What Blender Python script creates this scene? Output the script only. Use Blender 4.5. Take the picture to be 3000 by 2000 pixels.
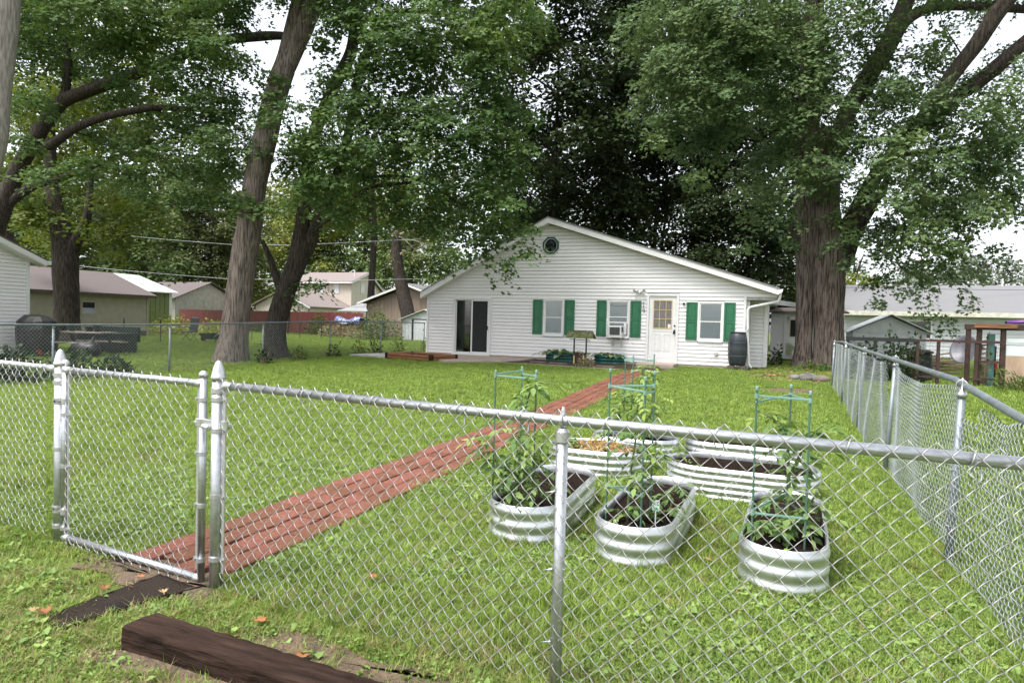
import bpy, math, random
import numpy as np
from mathutils import Vector, Matrix
for _o in list(bpy.data.objects): bpy.data.objects.remove(_o)
SC = bpy.context.scene
COL = SC.collection
# ------------------------------------------------------------------ camera
cam_d = bpy.data.cameras.new('camera'); cam = bpy.data.objects.new('camera', cam_d); COL.objects.link(cam)
_psi, _roll, _pit = math.atan(760/1900), math.radians(1.55), math.atan(54/1900)
_f = Vector((-math.sin(_psi)*math.cos(_pit), math.cos(_psi)*math.cos(_pit), -math.sin(_pit)))
_r = Vector((math.cos(_psi), math.sin(_psi), 0)); _u = _r.cross(_f)
_r2 = _r*math.cos(_roll)+_u*math.sin(_roll); _u2 = -_r*math.sin(_roll)+_u*math.cos(_roll)
cam.matrix_world = Matrix(((_r2.x,_u2.x,-_f.x,0),(_r2.y,_u2.y,-_f.y,0),(_r2.z,_u2.z,-_f.z,1.5),(0,0,0,1)))
cam_d.sensor_width = 36; cam_d.sensor_fit = 'HORIZONTAL'; cam_d.lens = 22.8; cam_d.clip_start = .05; cam_d.clip_end = 2000
SC.camera = cam
# ------------------------------------------------------------------ sky and sun (bright overcast)
SUN_EL, SUN_AZ = math.radians(64), math.radians(215)      # azimuth of the sun, clockwise from +Y
W = bpy.data.worlds.new('World'); SC.world = W; W.use_nodes = True
_n, _l = W.node_tree.nodes, W.node_tree.links
_n.clear()
_sky = _n.new('ShaderNodeTexSky'); _sky.sky_type = 'NISHITA'; _sky.sun_disc = False
_sky.sun_elevation = SUN_EL; _sky.sun_rotation = SUN_AZ; _sky.air_density = 1.0; _sky.dust_density = 3.0; _sky.ozone_density = 1.0
_hs = _n.new('ShaderNodeHueSaturation'); _hs.inputs['Saturation'].default_value = .28; _hs.inputs['Value'].default_value = 1.0
_bg = _n.new('ShaderNodeBackground'); _bg.inputs['Strength'].default_value = .15
_ow = _n.new('ShaderNodeOutputWorld')
_l.new(_sky.outputs[0], _hs.inputs['Color']); _l.new(_hs.outputs[0], _bg.inputs['Color']); _l.new(_bg.outputs[0], _ow.inputs['Surface'])
sun_d = bpy.data.lights.new('sun', 'SUN'); sun_d.energy = 1.5; sun_d.angle = math.radians(25); sun_d.color = (1, .97, .93)
sun = bpy.data.objects.new('sun', sun_d); COL.objects.link(sun)
_sd = Vector((math.sin(SUN_AZ)*math.cos(SUN_EL), math.cos(SUN_AZ)*math.cos(SUN_EL), math.sin(SUN_EL)))
sun.rotation_euler = _sd.to_track_quat('Z', 'Y').to_euler(); sun.location = (0, -10, 40)
SC.view_settings.view_transform = 'Standard'; SC.view_settings.look = 'None'
SC.view_settings.exposure = 1.45; SC.view_settings.gamma = 1; SC.view_settings.use_curve_mapping = False
SC.render.engine = 'CYCLES'
SC.cycles.max_bounces = 4; SC.cycles.diffuse_bounces = 2; SC.cycles.glossy_bounces = 2; SC.cycles.transparent_max_bounces = 8; SC.cycles.transmission_bounces = 4
SC.cycles.caustics_reflective = False; SC.cycles.caustics_refractive = False

# ------------------------------------------------------------------ helpers
PI = math.pi
def gz(y):
    t = min(max((y-9)/11.5, 0), 1); return .2*t*t*(3-2*t)
def gza(y):
    t = np.clip((y-9)/11.5, 0, 1); return .2*t*t*(3-2*t)

class MB:
    def __init__(s): s.v = []; s.f = []
    def add(s, vs, fs):
        b = len(s.v); s.v += [tuple(p) for p in vs]; s.f += [tuple(i+b for i in q) for q in fs]; return s
    def box(s, x0, x1, y0, y1, z0, z1):
        return s.add([(x0,y0,z0),(x1,y0,z0),(x1,y1,z0),(x0,y1,z0),(x0,y0,z1),(x1,y0,z1),(x1,y1,z1),(x0,y1,z1)],
                     [(0,3,2,1),(4,5,6,7),(0,1,5,4),(1,2,6,5),(2,3,7,6),(3,0,4,7)])
    def obox(s, c, ax, ay, az):      # centre and half-axis vectors
        c, ax, ay, az = map(Vector, (c, ax, ay, az))
        P = [c+ax*i+ay*j+az*k for k in (-1,1) for (i,j) in ((-1,-1),(1,-1),(1,1),(-1,1))]
        return s.add(P, [(0,3,2,1),(4,5,6,7),(0,1,5,4),(1,2,6,5),(2,3,7,6),(3,0,4,7)])
    def beam(s, a, b, w, h, up=(0,0,1)):
        a, b = Vector(a), Vector(b); d = (b-a); m = (a+b)/2; dn = d.normalized(); sd = dn.cross(Vector(up)).normalized(); uu = sd.cross(dn)
        return s.obox(m, d/2, sd*w/2, uu*h/2)
    def tube(s, pts, r, n=8, caps=True):
        pts = [Vector(p) for p in pts]; k = len(pts)
        if not hasattr(r, '__len__'): r = [r]*k
        b = len(s.v); ref = None
        for i, p in enumerate(pts):
            d = (pts[min(i+1,k-1)]-pts[max(i-1,0)])
            d = d.normalized() if d.length > 1e-9 else Vector((0,0,1))
            if ref is None: ref = Vector((1,0,0)) if abs(d.x) < .8 else Vector((0,1,0))
            u = (ref-d*ref.dot(d)).normalized(); w = d.cross(u); ref = u
            for j in range(n):
                a = 2*PI*j/n; s.v.append(tuple(p+(u*math.cos(a)+w*math.sin(a))*r[i]))
        for i in range(k-1):
            for j in range(n):
                j2 = (j+1) % n; s.f.append((b+i*n+j, b+i*n+j2, b+(i+1)*n+j2, b+(i+1)*n+j))
        if caps:
            s.f.append(tuple(b+j for j in reversed(range(n)))); s.f.append(tuple(b+(k-1)*n+j for j in range(n)))
        return s
    def lathe(s, prof, c=(0,0,0), n=20):     # prof: (radius, z)
        b = len(s.v)
        for r, z in prof:
            for j in range(n):
                a = 2*PI*j/n; s.v.append((c[0]+r*math.cos(a), c[1]+r*math.sin(a), c[2]+z))
        for i in range(len(prof)-1):
            for j in range(n):
                j2 = (j+1) % n; s.f.append((b+i*n+j, b+i*n+j2, b+(i+1)*n+j2, b+(i+1)*n+j))
        s.f.append(tuple(b+j for j in reversed(range(n)))); s.f.append(tuple(b+(len(prof)-1)*n+j for j in range(n)))
        return s
    def prism(s, poly, o, u, w, t):          # 2D polygon in plane (o,u,w), extruded by vector t
        o, u, w, t = map(Vector, (o, u, w, t)); k = len(poly)
        A = [o+u*a+w*c for a, c in poly]
        return s.add(A+[p+t for p in A], [tuple(range(k)), tuple(range(2*k-1, k-1, -1))]+[(i, i+k, (i+1) % k+k, (i+1) % k) for i in range(k)])
    def mesh(s, name):
        me = bpy.data.meshes.new(name); me.from_pydata(s.v, [], s.f); return me
    def build(s, name, m, parent=None, smooth=False, bevel=0, fix=False):
        me = s.mesh(name)
        if fix:
            import bmesh
            bm = bmesh.new(); bm.from_mesh(me); bmesh.ops.recalc_face_normals(bm, faces=bm.faces); bm.to_mesh(me); bm.free()
        return link(name, me, m, parent, smooth, bevel)

def link(name, me, m, parent=None, smooth=False, bevel=0):
    o = bpy.data.objects.new(name, me); COL.objects.link(o)
    if m is not None and not me.materials: me.materials.append(m)
    if smooth: me.polygons.foreach_set('use_smooth', [True]*len(me.polygons))
    if parent is not None:
        o.parent = parent
        if not parent.get('_local'): o.matrix_parent_inverse = Matrix.Translation(-root_loc(parent))
    if bevel:
        b = o.modifiers.new('bevel', 'BEVEL'); b.width = bevel; b.segments = 2; b.limit_method = 'ANGLE'; b.angle_limit = math.radians(40)
    return o
_RL = {}
def root_loc(p): return _RL.get(p.name, Vector((0,0,0)))
def thing(name, label, cat, loc=(0,0,0), group=None, local=False, kind=None):
    o = bpy.data.objects.new(name, None); COL.objects.link(o); o.empty_display_size = .1
    o.location = loc
    if local: LOCAL.add(o.name)
    else: _RL[o.name] = Vector(loc)
    if label: o['label'] = label
    if cat: o['category'] = cat
    if group: o['group'] = group
    if kind: o['kind'] = kind
    return o
LOCAL = set()
def tag(o, label, cat, group=None, kind=None):
    if label: o['label'] = label
    if cat: o['category'] = cat
    if group: o['group'] = group
    if kind: o['kind'] = kind
    return o
def struct(o): o['kind'] = 'structure'; return o
def dup(root, loc, rotz=0, label=None, scale=1, parent=None):
    r = root.copy(); COL.objects.link(r); r.location = loc; r.rotation_euler = (0,0,rotz); r.scale = (scale,)*3
    if label: r['label'] = label
    for ch in list(root.children):
        c = ch.copy(); COL.objects.link(c); c.parent = r
        for g in list(ch.children):
            d = g.copy(); COL.objects.link(d); d.parent = c
    return r
def npmesh(name, V, F, att=None):
    """V (n,3) float, F (m,k) int with k fixed; att: dict name->(n,) float per vertex"""
    me = bpy.data.meshes.new(name); V = np.ascontiguousarray(V, np.float32); F = np.ascontiguousarray(F, np.int32)
    m, k = F.shape
    me.vertices.add(len(V)); me.vertices.foreach_set('co', V.ravel())
    me.loops.add(m*k); me.loops.foreach_set('vertex_index', F.ravel())
    me.polygons.add(m); me.polygons.foreach_set('loop_start', np.arange(0, m*k, k, dtype=np.int32)); me.polygons.foreach_set('loop_total', np.full(m, k, np.int32))
    for a, arr in (att or {}).items():
        t = me.attributes.new(a, 'FLOAT', 'POINT'); t.data.foreach_set('value', np.ascontiguousarray(arr, np.float32))
    me.update(calc_edges=True); return me

# ------------------------------------------------------------------ materials
def mat(name, col, rough=.6, metal=0., col2=None, var=.12, scale=6., bump=0., bscale=40., rnd=0., stretch=None, spec=.5, detail=5., contrast=None, trans=0., attr=None):
    m = bpy.data.materials.new(name); m.use_nodes = True; n, l = m.node_tree.nodes, m.node_tree.links
    p = n['Principled BSDF']; p.inputs['Roughness'].default_value = rough; p.inputs['Metallic'].default_value = metal
    p.inputs['Specular IOR Level'].default_value = spec
    tc = n.new('ShaderNodeTexCoord'); mp = n.new('ShaderNodeMapping'); l.new(tc.outputs['Object'], mp.inputs['Vector'])
    if stretch: mp.inputs['Scale'].default_value = stretch
    nz = n.new('ShaderNodeTexNoise'); nz.inputs['Scale'].default_value = scale; nz.inputs['Detail'].default_value = detail; l.new(mp.outputs[0], nz.inputs['Vector'])
    c1 = tuple(col)+(1,); c2 = (tuple(col2)+(1,)) if col2 else tuple(max(0, c*(1-2*var)) for c in col)+(1,)
    ra = n.new('ShaderNodeValToRGB'); lo, hi = contrast or (.35, .65)
    ra.color_ramp.elements[0].position = lo; ra.color_ramp.elements[0].color = c2; ra.color_ramp.elements[1].position = hi; ra.color_ramp.elements[1].color = c1
    l.new(nz.outputs['Fac'], ra.inputs[0]); out = ra.outputs[0]
    if rnd or attr:
        hs = n.new('ShaderNodeHueSaturation'); l.new(out, hs.inputs['Color'])
        if attr:
            oi = n.new('ShaderNodeAttribute'); oi.attribute_name = attr; so = oi.outputs['Fac']
        else:
            oi = n.new('ShaderNodeObjectInfo'); so = oi.outputs['Random']
        mr = n.new('ShaderNodeMapRange'); mr.inputs['To Min'].default_value = 1-(rnd or .3); mr.inputs['To Max'].default_value = 1+(rnd or .3)
        l.new(so, mr.inputs['Value']); l.new(mr.outputs[0], hs.inputs['Value'])
        mh = n.new('ShaderNodeMapRange'); mh.inputs['To Min'].default_value = .5+.02*(1 if attr else .4); mh.inputs['To Max'].default_value = .5-.025*(1 if attr else .4)
        l.new(so, mh.inputs['Value']); l.new(mh.outputs[0], hs.inputs['Hue']); out = hs.outputs[0]
    l.new(out, p.inputs['Base Color'])
    if bump:
        n2 = n.new('ShaderNodeTexNoise'); n2.inputs['Scale'].default_value = bscale; n2.inputs['Detail'].default_value = 6; l.new(mp.outputs[0], n2.inputs['Vector'])
        b = n.new('ShaderNodeBump'); b.inputs['Strength'].default_value = bump; b.inputs['Distance'].default_value = .02; l.new(n2.outputs['Fac'], b.inputs['Height']); l.new(b.outputs[0], p.inputs['Normal'])
    if trans:
        tr = n.new('ShaderNodeBsdfTranslucent'); mx = n.new('ShaderNodeMixShader'); mx.inputs[0].default_value = trans
        br = n.new('ShaderNodeHueSaturation'); br.inputs['Value'].default_value = 1.6; br.inputs['Saturation'].default_value = 1.1; br.inputs['Hue'].default_value = .485; l.new(out, br.inputs['Color']); l.new(br.outputs[0], tr.inputs['Color'])
        l.new(p.outputs[0], mx.inputs[1]); l.new(tr.outputs[0], mx.inputs[2]); l.new(mx.outputs[0], n['Material Output'].inputs['Surface'])
    return m
def glassmat(name, tint=(.9,.95,.95), refl=.12):
    m = bpy.data.materials.new(name); m.use_nodes = True; n, l = m.node_tree.nodes, m.node_tree.links
    n.remove(n['Principled BSDF']); t = n.new('ShaderNodeBsdfTransparent'); t.inputs[0].default_value = tuple(tint)+(1,)
    g = n.new('ShaderNodeBsdfGlossy'); g.inputs['Roughness'].default_value = .03
    lw = n.new('ShaderNodeFresnel'); lw.inputs[0].default_value = 1.5
    ad = n.new('ShaderNodeMath'); ad.operation = 'ADD'; ad.use_clamp = True; ad.inputs[1].default_value = refl; l.new(lw.outputs[0], ad.inputs[0])
    mx = n.new('ShaderNodeMixShader'); l.new(ad.outputs[0], mx.inputs[0]); l.new(t.outputs[0], mx.inputs[1]); l.new(g.outputs[0], mx.inputs[2]); l.new(mx.outputs[0], n['Material Output'].inputs['Surface'])
    return m
M = {}
M['galv'] = mat('galvanised_steel', (.53,.545,.56), .36, .9, var=.10, scale=30, bump=.05, bscale=200)
M['wire'] = mat('galvanised_wire', (.50,.49,.49), .45, .65, var=.06, scale=20)
M['oldgalv'] = mat('weathered_galvanised', (.24,.27,.285), .5, .5, col2=(.17,.20,.21), scale=10)
M['oldwire'] = mat('weathered_wire', (.30,.335,.33), .5, .45, var=.15, scale=10)
M['alu'] = mat('cast_aluminium', (.58,.58,.59), .42, .85, var=.05, scale=30)
M['bedsteel'] = mat('bed_steel', (.72,.74,.75), .40, .9, col2=(.50,.52,.51), scale=9, bump=.06, bscale=45, contrast=(.28,.62), detail=8)
M['shadesheath'] = mat('lap_shade_sheathing', (.48,.48,.47), .9)  # grey sheathing doubles as the painted lap shadow in the siding gaps
M['white'] = mat('white_vinyl', (.78,.765,.75), .5, 0, col2=(.74,.725,.705), scale=1.5, rnd=.015)
M['trim'] = mat('white_trim', (.72,.715,.70), .45, 0, var=.03, scale=3)
M['shaded_offwhite'] = mat('shaded_white', (.72,.72,.69), .5, 0, col2=(.66,.66,.62), scale=2, rnd=.02)  # white vinyl greyed to paint in the alcove's shade; plain off-white elsewhere
M['greypaint'] = mat('grey_siding', (.56,.58,.60), .55, 0, var=.05, scale=2, rnd=.02)
M['shutter'] = mat('green_shutter', (.018,.15,.065), .42, 0, var=.1, scale=5, bump=.1, bscale=120)
M['boxgreen'] = mat('blackish_green_plastic', (.010,.020,.014), .6, 0, var=.2)
M['dkgreen'] = mat('dark_green_frame', (.012,.07,.045), .4, 0, var=.1)
M['tealbed'] = mat('dark_green_steel', (.008,.075,.062), .3, .3, var=.12, scale=6)
M['glass'] = glassmat('window_glass', (.88,.92,.93), .05)
M['dkglass'] = glassmat('dark_glass', (.5,.55,.55), -.025)
M['blind'] = mat('blind', (.80,.82,.84), .8, 0, var=.06, scale=2)
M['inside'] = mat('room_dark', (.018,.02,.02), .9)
M['curtain'] = mat('teal_curtain', (.05,.085,.08), .9, 0, var=.3, scale=3, stretch=(6,6,.3))
M['screen'] = mat('insect_screen', (.012,.013,.014), .75, 0, var=.2)
M['black'] = mat('black_plastic', (.016,.017,.018), .5, 0, var=.2, scale=5)
M['barrel'] = mat('rain_barrel', (.035,.042,.050), .42, 0, var=.15, scale=5, bump=.05)
M['roof'] = mat('grey_shingle', (.215,.215,.22), .9, 0, col2=(.14,.14,.145), scale=30, stretch=(1,1,3), contrast=(.2,.8))
M['brownroof'] = mat('brown_shingle', (.150,.124,.119), .95, 0, col2=(.10,.083,.08), scale=30, stretch=(1,1,3), contrast=(.2,.8))
M['pinkroof'] = mat('pale_brown_shingle', (.26,.215,.20), .95, 0, col2=(.19,.155,.147), scale=20, stretch=(1,1,3), contrast=(.2,.8))
M['whiteroof'] = mat('white_metal_roof', (.85,.86,.88), .4, .1, var=.03)
M['tan'] = mat('tan_siding', (.36,.33,.245), .6, 0, var=.06, scale=3, rnd=.03)
M['greenmetal'] = mat('green_metal_siding', (.17,.21,.075), .5, 0, var=.08, scale=3, rnd=.04)
M['beige'] = mat('beige_panel', (.44,.42,.36), .7, 0, var=.1, scale=3, rnd=.03)
M['cream'] = mat('cream_siding', (.62,.55,.47), .6, 0, var=.04, scale=3, rnd=.02)
M['brownwood'] = mat('brown_panel', (.27,.205,.155), .7, 0, var=.12, scale=4, stretch=(1,1,.15), rnd=.05)
M['redfence'] = mat('red_fence', (.17,.045,.032), .75, 0, var=.18, scale=8, stretch=(1,1,.15), rnd=.12)
M['shedwhite'] = mat('shed_metal', (.62,.65,.65), .5, .1, var=.06, scale=4, rnd=.02)
M['brick'] = mat('red_paver', (.215,.094,.062), 1, 0, col2=(.135,.064,.045), scale=38, bump=.6, bscale=120, rnd=.2, contrast=(.3,.7), spec=.1)
M['bark'] = mat('maple_bark', (.165,.135,.115), .95, 0, col2=(.040,.031,.026), scale=9, stretch=(3,3,.22), bump=1., bscale=16, contrast=(.38,.58), detail=8, spec=.08)
M['darkbark'] = mat('dark_bark', (.085,.072,.06), .95, 0, col2=(.028,.023,.019), scale=9, stretch=(3,3,.35), bump=1., bscale=16, contrast=(.35,.65), detail=8, spec=.08)
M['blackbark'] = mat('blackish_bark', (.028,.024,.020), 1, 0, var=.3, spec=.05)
M['bark1'] = mat('grey_maple_bark', (.215,.178,.152), .95, 0, col2=(.060,.047,.040), scale=9, stretch=(3,3,.22), bump=1., bscale=16, contrast=(.36,.60), detail=8, spec=.08)
M['palebark'] = mat('pale_bark', (.33,.30,.27), .95, 0, col2=(.17,.15,.13), scale=9, stretch=(3,3,.4), bump=.8, bscale=16, spec=.08)
M['soil'] = mat('garden_soil', (.026,.016,.011), 1, 0, col2=(.009,.006,.005), scale=30, bump=1., bscale=70, spec=.08)
M['mulch'] = mat('mulch', (.10,.068,.048), 1, 0, col2=(.04,.027,.02), scale=25, bump=1., bscale=60, spec=.08)
M['concrete'] = mat('patio_concrete', (.40,.325,.265), .9, 0, col2=(.31,.25,.205), scale=2.5, bump=.2, bscale=80)
M['palecon'] = mat('pale_concrete', (.48,.45,.43), .9, 0, col2=(.38,.355,.33), scale=4, bump=.2, bscale=80)
M['tie'] = mat('railway_tie', (.046,.028,.021), .95, 0, col2=(.014,.009,.007), scale=9, stretch=(.35,3,3), bump=1., bscale=12, contrast=(.3,.68), detail=9, spec=.08)
M['timber'] = mat('landscape_timber', (.27,.115,.042), .75, 0, col2=(.15,.06,.025), scale=9, stretch=(.3,3,3), bump=.4, bscale=14)
M['rubber'] = mat('black_mat', (.014,.014,.015), .95, 0, col2=(.034,.026,.021), scale=5, bump=.8, bscale=90, contrast=(.5,.75), spec=.08)
M['greywood'] = mat('weathered_wood', (.30,.26,.215), .9, 0, col2=(.17,.145,.12), scale=6, stretch=(.4,3,3), bump=.4)
M['rustwood'] = mat('rusty_brown_wood', (.060,.030,.022), .8, 0, col2=(.028,.015,.012), scale=8, rnd=.1)
M['stake'] = mat('green_stake', (.075,.16,.115), .45, 0, var=.12, scale=12)
M['stakelight'] = mat('mint_plastic', (.19,.33,.27), .4, 0, var=.08, scale=12)
M['rock'] = mat('field_stone', (.19,.185,.18), .95, 0, col2=(.09,.085,.08), scale=5, bump=.6, bscale=14)
M['darkmetal'] = mat('dark_metal', (.05,.05,.052), .5, .4, var=.2)
M['brass'] = mat('yellow_mullion', (.62,.47,.20), .5, 0, var=.05)
M['tarpblue'] = mat('blue_tarp', (.06,.09,.26), .45, 0, col2=(.45,.48,.55), scale=5, contrast=(.4,.46))
M['canvas'] = mat('white_canvas', (.85,.83,.80), .7, 0, var=.03)
M['purple'] = mat('purple_plastic', (.11,.025,.19), .35, 0, var=.1)
M['dish'] = mat('grey_dish', (.11,.11,.125), .45, .2, var=.08)
M['bluegreen'] = mat('bluegreen_plastic', (.075,.18,.165), .5, 0, var=.08)
M['red'] = mat('red_plastic', (.45,.02,.02), .5)
M['straw'] = mat('straw', (.50,.35,.13), .9, 0, col2=(.28,.17,.06), scale=8, attr='c', rnd=.3)
M['flagstone'] = mat('flagstone', (.19,.155,.125), .95, 0, var=.2, scale=5)
M['orange'] = mat('dry_leaf', (.34,.12,.04), .8, 0, col2=(.20,.07,.03), scale=20, rnd=.2)
M['yellowleaf'] = mat('pale_leaf', (.42,.28,.14), .8, 0, col2=(.28,.16,.08), scale=20)
M['moss'] = mat('mossy_shingle', (.085,.10,.025), 1, 0, col2=(.20,.19,.15), scale=14, contrast=(.35,.55), bump=.8)
M['skirt'] = mat('dark_block_base', (.11,.085,.072), .9, 0, var=.2)
M['tomfruit'] = mat('green_tomato', (.20,.32,.05), .3, 0, var=.1)
M['cableblack'] = mat('power_cable', (.04,.04,.04), .6)
M['cablegrey'] = mat('grey_cable', (.48,.50,.52), .5)
M['twig'] = mat('dry_twig', (.28,.20,.13), .9, 0, var=.2)
# foliage (attribute c = each leaf's own tint)
def leaf(name, c1, c2, trans=.30, rough=.62, rnd=.35): return mat(name, c1, rough, 0, col2=c2, scale=.5, attr='c', rnd=rnd, trans=trans, spec=.22)
M['maple'] = leaf('maple_leaf', (.092,.155,.046), (.066,.122,.038))
M['maple2'] = leaf('bright_maple_leaf', (.120,.180,.068), (.088,.145,.056))
M['oak'] = leaf('olive_leaf', (.115,.155,.028), (.080,.12,.024))
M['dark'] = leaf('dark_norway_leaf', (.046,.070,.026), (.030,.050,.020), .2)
M['far'] = leaf('far_leaf', (.125,.18,.050), (.085,.135,.042), .15)
M['faryel'] = leaf('yellow_far_leaf', (.24,.27,.06), (.16,.20,.048), .2)
M['conifer'] = leaf('conifer_leaf', (.15,.185,.072), (.10,.13,.052), .1)
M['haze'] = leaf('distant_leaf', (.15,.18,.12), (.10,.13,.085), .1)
M['tomleaf'] = leaf('tomato_leaf', (.18,.275,.085), (.13,.215,.068), .25)
M['tomnew'] = leaf('young_tomato_leaf', (.20,.29,.07), (.15,.23,.055), .3)
M['hosta'] = leaf('hosta_leaf', (.36,.40,.20), (.09,.16,.055), .2)
M['shrub'] = leaf('shrub_leaf', (.10,.15,.035), (.06,.105,.028), .2)
M['vine'] = leaf('vine_leaf', (.030,.055,.018), (.020,.040,.015), .15)
M['drygrass'] = leaf('dry_stem', (.30,.27,.15), (.20,.19,.10), .15)
M['stem'] = mat('plant_stem', (.13,.19,.06), .6, 0, var=.15)
def grassmat(name, c1, c2, trans=.25):
    m = mat(name, c1, .6, 0, col2=c2, scale=.8, rnd=.28, trans=trans, spec=.3); return m
M['grass'] = grassmat('grass_blade', (.215,.30,.058), (.16,.245,.047))
M['weed'] = grassmat('weed_leaf', (.22,.315,.085), (.16,.25,.066))
M['dryblade'] = grassmat('dry_blade', (.30,.25,.11), (.22,.17,.08))
# ------------------------------------------------------------------ ground
def make_ground():
    xs = np.unique(np.concatenate([np.linspace(-220,-20,21), np.linspace(-20,8,141), np.linspace(8,160,20)]))
    ys = np.unique(np.concatenate([np.linspace(-30,0,6), np.linspace(0,12,61), np.linspace(12,24,31), np.linspace(24,60,13), np.linspace(60,300,13)]))
    XX, YY = np.meshgrid(xs, ys); rng = np.random.default_rng(3)
    ZZ = gza(YY)+rng.normal(0, .006, XX.shape)*((np.abs(XX) < 19) & (YY < 18) & (YY > .5))
    ZZ += .10*np.exp(-(((XX-1.2)/1.6)**2+((YY-23.3)/2.2)**2))          # raised soil round the big maple
    ny, nx = XX.shape; V = np.stack([XX, YY, ZZ], -1).reshape(-1, 3)
    i = np.arange((ny-1)*(nx-1)); r, c = i//(nx-1), i % (nx-1); a = r*nx+c
    F = np.stack([a, a+1, a+nx+1, a+nx], -1)
    m = bpy.data.materials.new('lawn_ground'); m.use_nodes = True; n, l = m.node_tree.nodes, m.node_tree.links; p = n['Principled BSDF']
    p.inputs['Roughness'].default_value = .95; p.inputs['Specular IOR Level'].default_value = .1
    tc = n.new('ShaderNodeTexCoord')
    def noise(sc, d=6):
        z = n.new('ShaderNodeTexNoise'); z.inputs['Scale'].default_value = sc; z.inputs['Detail'].default_value = d; l.new(tc.outputs['Object'], z.inputs['Vector']); return z
    def ramp(src, a, ca, b, cb):
        q = n.new('ShaderNodeValToRGB'); e = q.color_ramp.elements; e[0].position, e[0].color = a, ca+(1,); e[1].position, e[1].color = b, cb+(1,); l.new(src, q.inputs[0]); return q
    g = ramp(noise(9).outputs['Fac'], .3, (.070,.100,.022), .7, (.125,.172,.036))
    s = ramp(noise(26).outputs['Fac'], .3, (.045,.032,.020), .7, (.11,.085,.052))
    k = ramp(noise(1.4, 8).outputs['Fac'], .40, (0,0,0), .72, (.55,.55,.55))
    mx = n.new('ShaderNodeMix'); mx.data_type = 'RGBA'; l.new(k.outputs[0], mx.inputs[0]); l.new(g.outputs[0], mx.inputs[6]); l.new(s.outputs[0], mx.inputs[7]); l.new(mx.outputs[2], p.inputs['Base Color'])
    b = n.new('ShaderNodeBump'); b.inputs['Strength'].default_value = .8; b.inputs['Distance'].default_value = .03; l.new(noise(45).outputs['Fac'], b.inputs['Height']); l.new(b.outputs[0], p.inputs['Normal'])
    o = link('ground', npmesh('ground', V, F), m, None, smooth=True); struct(o)
make_ground()
def patch(name, poly, m, dz=.006, jit=.06, sub=6, seed=1, kind='structure', flat=None):
    """irregular sheet laid on the ground"""
    rnd = random.Random(seed); P = []
    k = len(poly)
    for i in range(k):
        a, b = Vector(poly[i]), Vector(poly[(i+1) % k])
        for j in range(sub):
            q = a.lerp(b, j/sub); P.append((q.x+rnd.uniform(-jit, jit), q.y+rnd.uniform(-jit, jit)))
    cx = sum(p[0] for p in P)/len(P); cy = sum(p[1] for p in P)/len(P)
    zf = (lambda y: flat) if flat is not None else (lambda y: gz(y)+dz)
    mb = MB(); R = 4
    vs = [(cx, cy, zf(cy))]
    for r in range(1, R+1):
        vs += [(cx+(x-cx)*r/R, cy+(y-cy)*r/R, zf(cy+(y-cy)*r/R)+(-.012 if r == R and flat is None else 0)) for x, y in P]
    n = len(P); fs = [(0, 1+i, 1+(i+1) % n) for i in range(n)]
    for r in range(R-1):
        a, b = 1+r*n, 1+(r+1)*n
        fs += [(a+i, b+i, b+(i+1) % n, a+(i+1) % n) for i in range(n)]
    mb.add(vs, fs); o = mb.build(name, m, None, smooth=True); o['kind'] = kind; return o
M['dirt'] = mat('bare_dirt', (.15,.105,.066), 1, 0, col2=(.075,.055,.035), scale=18, bump=1, bscale=60)
M['leaflitter'] = mat('leaf_litter', (.17,.10,.055), 1, 0, col2=(.075,.085,.03), scale=14, bump=1, bscale=40)
patch('bare_soil', [(-3.9,2.62),(-3.0,2.45),(-2.6,2.5),(-2.7,2.75),(-3.7,2.85)], M['dirt'], .014, .06, 5, 2)
patch('bare_soil', [(-2.85,1.78),(-1.6,1.78),(-1.1,1.95),(-1.2,2.06),(-2.7,2.02)], M['dirt'], .014, .05, 5, 13)
patch('bare_soil', [(-2.3,2.15),(-1.2,2.2),(-1.1,2.42),(-2.2,2.45)], M['dirt'], .014, .06, 5, 3)
patch('bare_soil', [(-4.2,1.95),(-3.6,1.8),(-3.55,2.0),(-4.2,2.15)], M['dirt'], .014, .06, 5, 4)
patch('bare_soil', [(-.2,15.6),(.9,15.2),(1.25,15.6),(.9,16.5),(.1,16.4)], M['dirt'], .014, .12, 5, 5)
patch('leaf_litter', [(-.6,19.3),(.2,18.4),(1.5,17.6),(1.7,20),(2.2,23.6),(.4,23.2),(-.3,21.3)], M['leaflitter'], .015, .2, 6, 6)
mulch = patch('mulch_bed', [(-8.05,19.25),(-7,19.35),(-5.4,19.0),(-4.2,18.8),(-3.4,18.75),(-3.0,20),(-2.95,21.9),(-7.9,21.95)], M['mulch'], .03, .06, 5, 7)
# ------------------------------------------------------------------ patio, edging, step
def slab(name, poly, z0, z1, m, jit=0):
    return struct(MB().prism(poly, (0,0,z0), (1,0,0), (0,1,0), (0,0,z1-z0)).build(name, m, None, bevel=.01, fix=True))
slab('patio', [(-13.35,20.1),(-12.1,18.75),(-9.45,18.45),(-8.1,19.45),(-7.85,20.85),(-7.85,21.97),(-13.35,21.97)], .1, .262, M['concrete'])
pb = MB().prism([(-13.55,18.75),(-12.08,18.72),(-12.06,20.0),(-13.3,20.2)], (0,0,.19), (1,0,0), (0,1,0), (0,0,.085)).build('paving_slab', M['palecon'], None, bevel=.008, fix=True)
tag(pb, 'pale grey flat slab at the left end of the patio', 'paving slab')
st = MB().box(-4.05,-2.86,20.95,21.965,.12,.315).build('door_step', M['concrete'], None, bevel=.015)
tag(st, 'brown concrete step below the white entry door', 'step')
st2 = MB().box(-4.0,-2.75,20.2,20.93,.12,.235).build('lower_step', M['flagstone'], None, bevel=.015)
tag(st2, 'dark weathered lower step in front of the concrete door step', 'step')
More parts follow.
